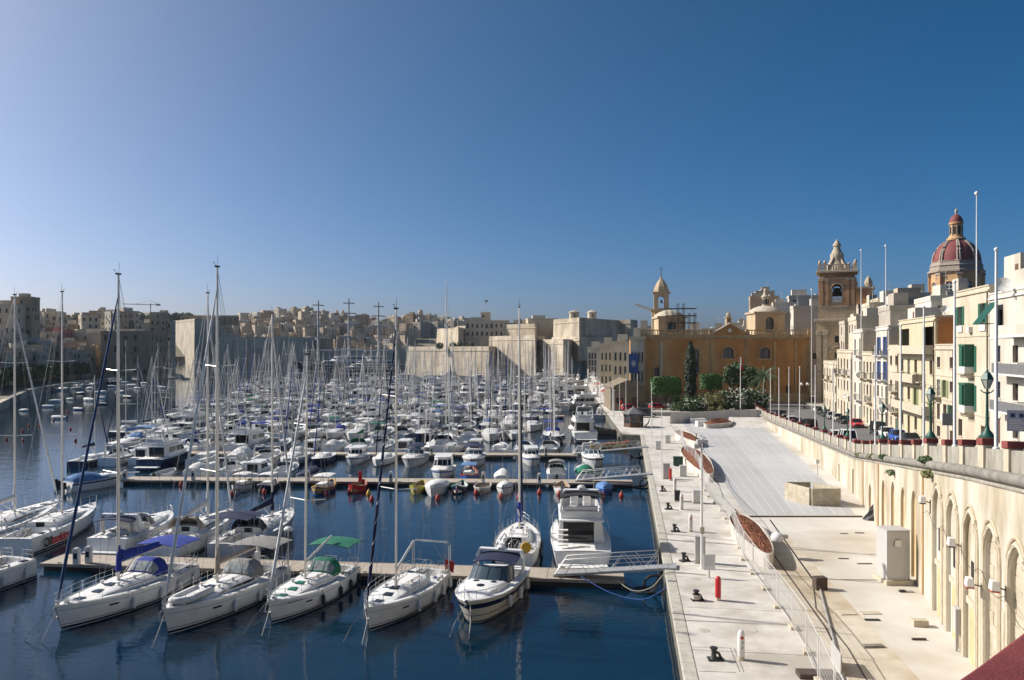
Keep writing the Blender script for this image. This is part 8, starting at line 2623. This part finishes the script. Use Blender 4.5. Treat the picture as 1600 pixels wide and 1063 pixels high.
MB().add([(-.4, -.5, h), (w_ + .4, -.5, h), (w_ / 2, -.5, h + 1.9), (-.4, 14.5, h), (w_ + .4, 14.5, h), (w_ / 2, 14.5, h + 1.9)], [(0, 1, 2), (5, 4, 3), (0, 2, 5, 3), (1, 2, 5, 4)]).build('roof', 'shed_stone', T)
MB().box(w_ * .60, -.06, 0, w_ * .78, .05, 3.2).build('door', 'wood_brown', T)
MB().box(w_ * .15, -.06, 1.6, w_ * .35, .05, 3.0).build('window', 'dark_void', T)
# town skyline above the street and behind the orange church --------------------
rng = random.Random(12)
SK = [(1145, 1182, 260, 508, 'town_1'), (1160, 1182, 250, 514, 'town_3'), (1103, 1146, 262, 517, 'town_3'), (1072, 1100, 255, 520, 'town_1'), (1179, 1222, 270, 466, 'town_4'), (1187, 1215, 285, 458, 'town_0'), (1215, 1250, 262, 476, 'town_3'), (1225, 1265, 245, 492, 'town_1'),
 (1240, 1285, 275, 465, 'town_3'), (1248, 1290, 230, 482, 'town_white'), (1340, 1372, 210, 488, 'town_1'), (1352, 1385, 205, 480, 'town_5'), (1370, 1412, 170, 478, 'town_1'), (1385, 1455, 180, 470, 'town_0'), (1398, 1440, 160, 482, 'town_3'), (1405, 1462, 140, 484, 'grey_render_and_shade'),
 (1350, 1392, 160, 500, 'town_1'), (1420, 1460, 200, 462, 'town_3'), (1470, 1500, 120, 470, 'town_3'), (1495, 1530, 130, 462, 'town_1'), (1005, 1030, 240, 516, 'town_3'), (1310, 1345, 215, 498, 'town_2'), (1330, 1368, 190, 506, 'town_5'), (1190, 1240, 250, 499, 'town_white')]
for i, (pa, pb, D, yt, mt) in enumerate(sorted(SK)):
 w_ = (pb - pa) / F * D
 zt = ZD(yt, D)
 house('%s flat roofed house, %s from the left among roofs behind the street and church' % ({'grey_render_and_shade': 'grey', 'white_paint': 'white'}.get(mt) or CN[mt], ordw(i)), XD((pa + pb) / 2, D), D + 5, 8, w_, 10, zt - 8, -.25, mt, rng, 'roofs behind the church', sides=('f', 'l'), dens=.35)
# ------------------------------------------------------------------ greenery before the orange church
rng = random.Random(31)
def tree_at(name, label, px, pyb, D, group=None):
 return thing(name, label, 'tree' if 'tree' in name else 'shrub', (XD(px, D), D, 2.28), 0, group)
D = 188.0
z0 = 2.28
T = tree_at('cypress_tree', 'tall dark pointed cypress in front of the orange church', 1079, 0, D)
m = MB()
hc = ZD(534, D) - z0
for _ in range(2600):
 t = rng.random() ** .8
 r = 1.3 * min(1, (1 - t) * 3.2 + .04) ** .75 * (1 if t > .1 else .8) * rng.uniform(.8, 1.06) * (1 + .12 * sin(t * 30 + rng.random()))
 a = rng.uniform(0, 2 * pi)
 d = Vector((cos(a), sin(a), .6)).normalized()
 leaf(m, Vector((r * cos(a), r * sin(a), .6 + t * (hc - .6))), d, .5 * rng.uniform(.6, 1.3), rng)
m.lathe([(.8, .6), (1.05, 3), (1.0, hc * .6), (.6, hc * .85), (.02, hc * .97)], 10)
m.build('crown', 'leaf_cypress', T)
MB().tube([(0, 0, -.2), (0, 0, 1.4)], .28, 7).build('trunk', 'bark', T)
for px0, px1, yt, yb, lb in ((1018, 1062, 589, 618, 'wide clipped box shaped tree left of the cypress'), (1096, 1125, 585, 609, 'smaller clipped box shaped tree right of the cypress')):
 x0, x1 = XD(px0, 180), XD(px1, 180)
 T = thing('clipped_tree', lb, 'tree', ((x0 + x1) / 2, 180, 2.28), 0, 'clipped trees before the orange church')
 hw = (x1 - x0) / 2
 za, zb_ = ZD(yb, 180) - 2.28, ZD(yt, 180) - 2.28
 m = MB()
 hedgebox(m, -hw, hw, -2.6, 2.6, za, zb_, 4200 if hw > 2.5 else 2800, .34, rng)
 solid_core(m, -hw, hw, -2.6, 2.6, za, zb_, .9)
 m.build('crown', 'leaf_hedge', T)
 MB().tube([(0, 0, -.2), (.1, 0, za + 1)], .22, 7, r1=.16).tube([(0, 0, za * .6), (1.0, 0, za + .8)], .12, 5).tube([(0, 0, za * .6), (-1.0, 0, za + .8)], .12, 5).build('trunk', 'bark', T)
T = tree_at('broadleaf_tree', 'spreading dark green tree before the church windows', 1160, 0, 192)
T.scale = (1.1, 1, 1.22)
m = MB()
for _ in range(34):
 a, rr = rng.uniform(0, 2 * pi), rng.random() ** .5
 leafball(m, (rr * 4.0 * cos(a), rr * 2.8 * sin(a), 5.6 + rng.uniform(-2.0, 2.9) * (1 - .5 * rr)), rng.uniform(.9, 1.7), 110, .42, rng, .8)
m.build('crown', 'leaf_dark', T)
m = MB().tube([(0, 0, -.2), (.1, 0, 2.2), (.3, .1, 4.2)], .32, 7, r1=.18)
for k in range(5):
 a = 2 * pi * k / 5
 m.tube([(.1, 0, 2.2), (1.6 * cos(a), 1.2 * sin(a), 4.6), (2.8 * cos(a), 2 * sin(a), 6.2)], .14, 5, r1=.05)
m.build('trunk', 'bark', T)
T = tree_at('palm_tree', 'palm with arching fronds right of the dark green tree', 1194, 0, 184)
T.scale = (1.15, 1.15, 1.3)
MB().tube([(0, 0, -.2), (.1, 0, 3.0), (.0, 0, 5.6)], .36, 8, r1=.30).build('trunk', 'bark', T)
for k in range(34):
 a = 2 * pi * k / 34 * 2.4
 el = rng.uniform(-.2, 1.25)
 Lf = rng.uniform(3.0, 3.9)
 pts = []
 for i in range(8):
  t = i / 7
  r = Lf * t * cos(el * (1 - .35 * t)) * .95
  z = 5.6 + Lf * t * sin(el) - 1.9 * t * t * (1.1 - el * .3)
  pts.append(Vector((r * cos(a), r * sin(a), z)))
 m = MB().tube(pts, .035, 3)
 sd = Vector((-sin(a), cos(a), 0))
 for i in range(1, 8):
  for q in range(3):
   p = pts[i - 1].lerp(pts[i], q / 3)
   d = (pts[i] - pts[i - 1]).normalized()
   ll = .62 * (1 - .5 * i / 8)
   for s in (1, -1):
    e = p + sd * s * ll + d * .35 + Vector((0, 0, -.22))
    m.add([p, p + d * .09, e], [(0, 1, 2)])
 m.build('frond', 'leaf_palm', T)
bushes = [(1062, 176, 3.6, 2.6, 'leaf_bush', 0), (1083, 175, 3.4, 2.4, 'leaf_bush', 30), (1102, 176, 3.6, 2.8, 'leaf_dry', 10), (1120, 174, 3.2, 3.4, 'leaf_dry', 5), (1137, 176, 3.8, 4.2, 'leaf_bush', 60), (1155, 175, 3.8, 4.4, 'leaf_dark', 80), (1172, 175, 3.8, 4.3, 'leaf_bush', 90), (1187, 176, 3.2, 3.2, 'leaf_bush', 50)]
for i, (px, D, w_, h, mt, fl) in enumerate(bushes):
 h *= 1.22
 T = thing('oleander_bush', 'oleander bush, %s from the left behind the grey hoarding%s' % (ordw(i), ', white blossom' if fl > 20 else ''), 'bush', (XD(px, D), D, 2.28), 0, 'oleander bushes behind the hoarding')
 m = MB()
 for _ in range(24):
  a, rr = rng.uniform(0, 2 * pi), rng.random() ** .5
  leafball(m, (rr * w_ * .68 * cos(a), rr * 1.6 * sin(a), rng.uniform(.4, h * .9)), rng.uniform(.6, 1.0), 110, .34, rng, .9)
 m.build('crown', mt, T)
 m = MB()
 for k in range(7):
  a = 2 * pi * k / 7
  m.tube([(.2 * cos(a), .2 * sin(a), -.1), (w_ * .4 * cos(a), 1.2 * sin(a), h * .7)], .05, 4)
 m.build('stem', 'bark', T)
 if fl:
  m = MB()
  for _ in range(int(fl * .6)):
   a, rr = rng.uniform(pi, 2 * pi), rng.uniform(.3, 1)
   c = Vector((rng.uniform(-1, 1) * w_ * .72, -1.3 - rng.random() * .9, rng.uniform(h * .3, h * 1.0)))
   for q in range(4):
    leaf(m, c + Vector((rng.gauss(0, .08), rng.gauss(0, .08), rng.gauss(0, .08))), Vector((rng.gauss(0, .6), -1, .3)).normalized(), .22, rng)
  tag(m.build('blossom', 'petal_white', T), kind='stuff')
T = thing('flagpole', 'white flagpole with a limp red and white flag among the oleanders', 'flagpole', (XD(1157, 172), 172, 2.28))
hp_ = ZD(558, 172) - 2.28
MB().lathe([(.12, 0), (.09, .1), (.06, hp_), (.02, hp_ + .01)], 8).build('shaft', 'pole_white', T, smooth=50)
m = MB().rings([[(.1 + .25 * sin(z * 2) * .3, -.05, hp_ - .3 - z), (.55 + .1 * sin(z * 3), .1 * sin(z * 2.2), hp_ - .5 - z), (.5 + .1 * sin(z * 3), .1 + .1 * sin(z * 2), hp_ - .5 - z), (.1, .02, hp_ - .3 - z)] for z in (0, .6, 1.2, 1.8, 2.4)])
m.build('flag', 'cloth_red', T, smooth=50)
m = MB().rings([[(-.06, -.09, hp_ - .2 - z), (.2, -.12, hp_ - .3 - z), (.22, -.09, hp_ - .3 - z), (-.04, -.06, hp_ - .2 - z)] for z in (0, .8, 1.6)])
m.build('flag_white_half', 'cloth_white', T, smooth=50)
T = thing('globe_lamp', 'old street lamp with two white globes by the church corner', 'lamp post', (XD(1257, 180), 180, 2.4))
MB().lathe([(.22, 0), (.2, .4), (.09, .5), (.07, 5.0)], 8).tube([(-.7, 0, 5.2), (-.4, 0, 4.8), (.4, 0, 4.8), (.7, 0, 5.2)], .05, 5).build('column', 'iron_black', T, smooth=40)
for sg in (-1, 1):
 MB().lathe([(.02, 0), (.25, .1), (.38, .38), (.25, .66), (.02, .76)], 12, (sg * .7, 0, 5.2)).build('globe', 'cabinet_white', T, smooth=60)
# ------------------------------------------------------------------ cars
def car(name, label, paint, L=4.0, W=1.68, H=1.45, kind='hatch'):
 T = thing(name, label, 'car', group='cars parked along the street')
 hl = L / 2
 def sec(x, w_, z0, z1, tuck=.1):
  return [(x, -w_ * .94, z0), (x, -w_, z0 + .2), (x, -w_, z1 - .14), (x, -w_ + tuck, z1), (x, w_ - tuck, z1), (x, w_, z1 - .14), (x, w_, z0 + .2), (x, w_ * .94, z0)]
 w2 = W / 2
 prof = [(-hl, w2 * .86, .35, .78), (-hl + .12, w2 * .95, .26, .90), (-hl + .7, w2, .22, .93), (0, w2, .22, .92), (hl - 1.2, w2, .22, .88), (hl - .35, w2 * .95, .24, .74), (hl - .05, w2 * .86, .30, .64), (hl, w2 * .8, .38, .56)]
 MB().rings([sec(*p) for p in prof]).build('body', paint, T, smooth=40)
 xr0, xr1, xf0, xf1 = (-hl + .12, -hl + .5, .45, hl - 1.05) if kind == 'hatch' else (-hl + .75, -hl + 1.25, .35, hl - 1.15) if kind == 'saloon' else (-hl + .08, -hl + .2, .75, hl - .95)
 g0, g1 = w2 * .92, w2 * .74
 gz0, gz1 = .88, H - .06
 lo = [(xr0, -g0), (xf1, -g0), (xf1, g0), (xr0, g0)]
 hi = [(xr1, -g1), (xf0, -g1), (xf0, g1), (xr1, g1)]
 MB().rings([[(x, y, gz0) for x, y in lo], [(x, y, gz1) for x, y in hi]]).build('glasshouse', 'car_glass', T)
 rf = MB().rings([[(x * 1.0, y * 1.03, gz1 + .002) for x, y in hi], [(x * .94, y * .9, H) for x, y in hi]]).build('roof', paint, T, bevel=.03)
 m = MB()
 for (a, b_) in zip(lo, hi):
  m.tube([(a[0], a[1] * 1.01, gz0), (b_[0], b_[1] * 1.02, gz1)], .045, 4)
 xm = (xr1 + xf0) / 2
 for sg in (-1, 1):
  m.tube([(xm, sg * g0 * 1.005, gz0), (xm, sg * g1 * 1.01, gz1)], .04, 4)
 m.build('pillars', paint, T)
 for x in (-hl + .75, hl - .8):
  for sg in (-1, 1):
   wv = MB().lathe([(.26, -.1), (.31, -.07), (.31, .07), (.26, .1)], 14).build('wheel', 'tyre', T, loc=(x, sg * (w2 - .06), .31), smooth=40)
   wv.rotation_euler = (pi / 2, 0, 0)
   MB().lathe([(.02, -.112), (.19, -.108), (.2, -.09), (.2, .09), (.19, .108), (.02, .112)], 12).build('rim', 'steel', wv)
 for sg in (-1, 1):
  MB().obox((hl - .12, sg * w2 * .66, .56), (.2, .34, .16)).build('headlight', 'car_lamp', T, bevel=.03)
  MB().obox((-hl + .06, sg * w2 * .72, .66), (.14, .26, .18)).build('tail_light', 'car_tail', T, bevel=.03)
  MB().obox((xf1 - .1, sg * (w2 + .08), .92), (.12, .18, .14)).build('mirror', paint, T, bevel=.02)
 MB().box(hl - .04, -w2 * .7, .30, hl + .03, w2 * .7, .45).box(-hl - .03, -w2 * .75, .32, -hl + .05, w2 * .75, .48).build('bumper', 'iron_black', T, bevel=.02)
 freeze(T)
 return T
PRC = {'hatch': car('parked_car', '-', 'car_silver'), 'saloon': car('parked_car', '-', 'car_red', 4.4, 1.72, 1.40, 'saloon'), 'van': car('parked_van', '-', 'car_white', 4.2, 1.72, 1.85, 'van')}
usedc = set()
def park(kind, colour, x, y, rz, label):
 p = PRC[kind]
 if kind in usedc:
  t = copy_tree(p)
 else:
  t = p
  usedc.add(kind)
 t['label'] = label
 sl = 0
 t.location = (x, y, RZ(y) + .01)
 t.rotation_euler = (0, math.atan((RZ(y - 2) - RZ(y + 2)) / 4) * (1 if cos(rz - TANG) > 0 else -1), rz)
 for o in t.children:
  if o.name.split('.')[0] in ('body', 'roof', 'pillars', 'mirror'):
   recolor(o, 'car_' + colour)
st = [  # D, kind, colour, side (+1 houses, -1 parapet), label
 (93, 'saloon', 'darkgrey', 1, 'dark grey car nearest the houses, half hidden behind the parapet'), (99, 'hatch', 'blue', 1, 'bright blue small car parked by the houses'), (104.5, 'hatch', 'white', 1, 'white small car parked between the blue and black cars'),
 (110, 'van', 'black', 1, 'black off-road car parked below the blue shuttered house'), (126, 'saloon', 'red', 1, 'red saloon parked by the houses'), (136, 'saloon', 'black', 1, 'black saloon parked beyond the red one'), (143, 'hatch', 'beige', 1, 'beige car parked second beyond the red one'),
 (150, 'hatch', 'silver', 1, 'silver car parked third beyond the red one'), (157, 'saloon', 'darkgrey', 1, 'dark grey car parked fourth beyond the red one'), (168, 'hatch', 'white', 1, 'white car farthest up the row by the houses'), (163, 'hatch', 'darkgrey', 1, 'dark grey small car fifth beyond the red one'),
 (92.5, 'van', 'white', -1, 'white van with rear windows parked against the parapet'), (99, 'hatch', 'white', -1, 'white small car in front of the white van'), (117, 'van', 'black', -1, 'black off-road car parked against the parapet'), (123, 'saloon', 'darkgrey', -1, 'dark grey car by the parapet behind the black off-road car'),
 (128.5, 'saloon', 'black', -1, 'black saloon by the parapet'), (134, 'hatch', 'white', -1, 'white small car by the parapet beyond the black saloon'), (140, 'hatch', 'silver', -1, 'silver car by the parapet'), (146, 'van', 'black', -1, 'black van farthest along the parapet')]
for D, k, c, sd, lb in st:
 if sd > 0:
  park(k, c, FX(D) - 3.0, D, TANG + pi, lb)
 else:
  sl = atan2(1, WX(D + 1) - WX(D))
  park(k, c, WX(D) + 1.9, D, sl, lb)
for px, py, k, c, lb in ((985, 642, 'hatch', 'red', 'red car parked in front of the brown shed'), (1028, 640, 'hatch', 'red', 'red car beside the left clipped tree'), (1010, 646, 'van', 'darkgrey', 'dark van parked left of the hoarding')):
 p = U(px, py, 2.3)
 t = copy_tree(PRC[k])
 t['label'] = lb
 t.location = (p[0], min(p[1], 183), 2.29 if p[1] > 172 else 1.5)
 t.rotation_euler = (0, 0, .2)
 for o in t.children:
  if o.name.split('.')[0] in ('body', 'roof', 'pillars', 'mirror'):
   recolor(o, 'car_' + c)
rng = random.Random(44)
for i in range(22):
 D = 170 + i * 8.5
 e = lerp([(147, 19.3), (225, 23.6), (328, 30.2), (420, 36)], D)
 T = thing('quay_lamp', 'pale lamp post along the far waterfront, %s beyond the kiosk' % ordw(i), 'lamp post', (e + 1.2 + .4 * sin(i), D, 1.49), 0, 'lamp posts of the far waterfront')
 h = rng.uniform(4.5, 6.5)
 MB().lathe([(.12, 0), (.08, .3), (.06, h), (.02, h + .02)], 6).build('post', 'pole_white', T)
 MB().lathe([(.02, 0), (.22, .12), (.26, .3), (.02, .45)], 8, (0, 0, h)).build('lamp', 'cabinet_white', T)
for i in range(16):
 D = 185 + i * 11
 e = lerp([(147, 19.3), (225, 23.6), (328, 30.2), (420, 36)], D)
 T = thing('parasol', 'closed cream cafe parasol on the far waterfront, %s beyond the kiosk' % ordw(i), 'parasol', (e + 3.2 + rng.uniform(-.5, .8), D, 1.49), 0, 'parasols of the far waterfront')
 MB().tube([(0, 0, 0), (0, 0, 2.6)], .05, 5).build('pole', 'wood_brown', T)
 MB().lathe([(1.5, 2.2), (.9, 2.6), (.05, 3.0)] if i % 3 else [(.25, 1.2), (.2, 2.4), (.03, 2.9)], 8).build('canopy', 'cloth_white' if i % 4 else 'cloth_red', T)
 MB().lathe([(.5, .70), (.5, .75), (.02, .76)], 10, (1.2, .3, 0)).tube([(1.2, .3, 0), (1.2, .3, .7)], .05, 5).build('table', 'frame_brown', T)
for i, (px, py, red) in enumerate(((562, 754, 1), (610, 754, 0), (755, 755, 0), (843, 757, 0), (480, 752, 0), (300, 751, 0), (193, 752, 0), (115, 885, 0), (134, 882, 0), (674, 711, 0), (853, 712, 0))):
 p = U(px, py, .57)
 T = thing('pontoon_pedestal', '%s service post on the pontoon, %s counted across the list of pontoons' % ('red' if red else 'white', ordw(i)), 'pedestal', (p[0], p[1] + .4, .57), 0, 'service posts on the pontoons')
 T['label'] = ['red service post beside the red rowing boat', 'white service post left of the white covered boat', 'white service post behind the pale grey dinghy', 'white service post left of the grey topped speedboat', 'white service post on the second pontoon behind the green bimini yacht',
    'white service post near the outer half of the second pontoon', 'white service post at the outer end of the second pontoon', 'slim white post at the outer end of the nearest pontoon', 'white service post with dark panel beside the sports cruiser, nearest pontoon', 'white service post on the third pontoon behind the white cruisers', 'white service post on the third pontoon near its quay end'][i]
 MB().box(-.2, -.2, 0, .2, .2, 1.1).lathe([(.27, 1.1), (.2, 1.2), (.02, 1.25)], 4, (0, 0, 0), pi / 4).build('body', 'paint_red' if red else 'cabinet_white', T, bevel=.03)
 MB().box(-.12, -.215, .45, .12, -.19, .85).build('panel', 'paint_red' if red else 'pane', T)
hz = MB().box(-900, -40, -4, 420, 1300, 75).build('haze', 'white_line')
hz.data.materials.clear()
hm = bpy.data.materials.new('haze_air')
hm.use_nodes = True
hm.node_tree.nodes.clear()
ho = hm.node_tree.nodes.new('ShaderNodeOutputMaterial')
hv = hm.node_tree.nodes.new('ShaderNodeVolumePrincipled')
hv.inputs['Color'].default_value = (.86, .91, 1, 1)
hv.inputs['Density'].default_value = .00005
hv.inputs['Anisotropy'].default_value = .1
hm.node_tree.links.new(hv.outputs[0], ho.inputs['Volume'])
hz.data.materials.append(hm)
tag(hz, 'thin bluish haze over the harbour and towns', None, None, 'stuff')
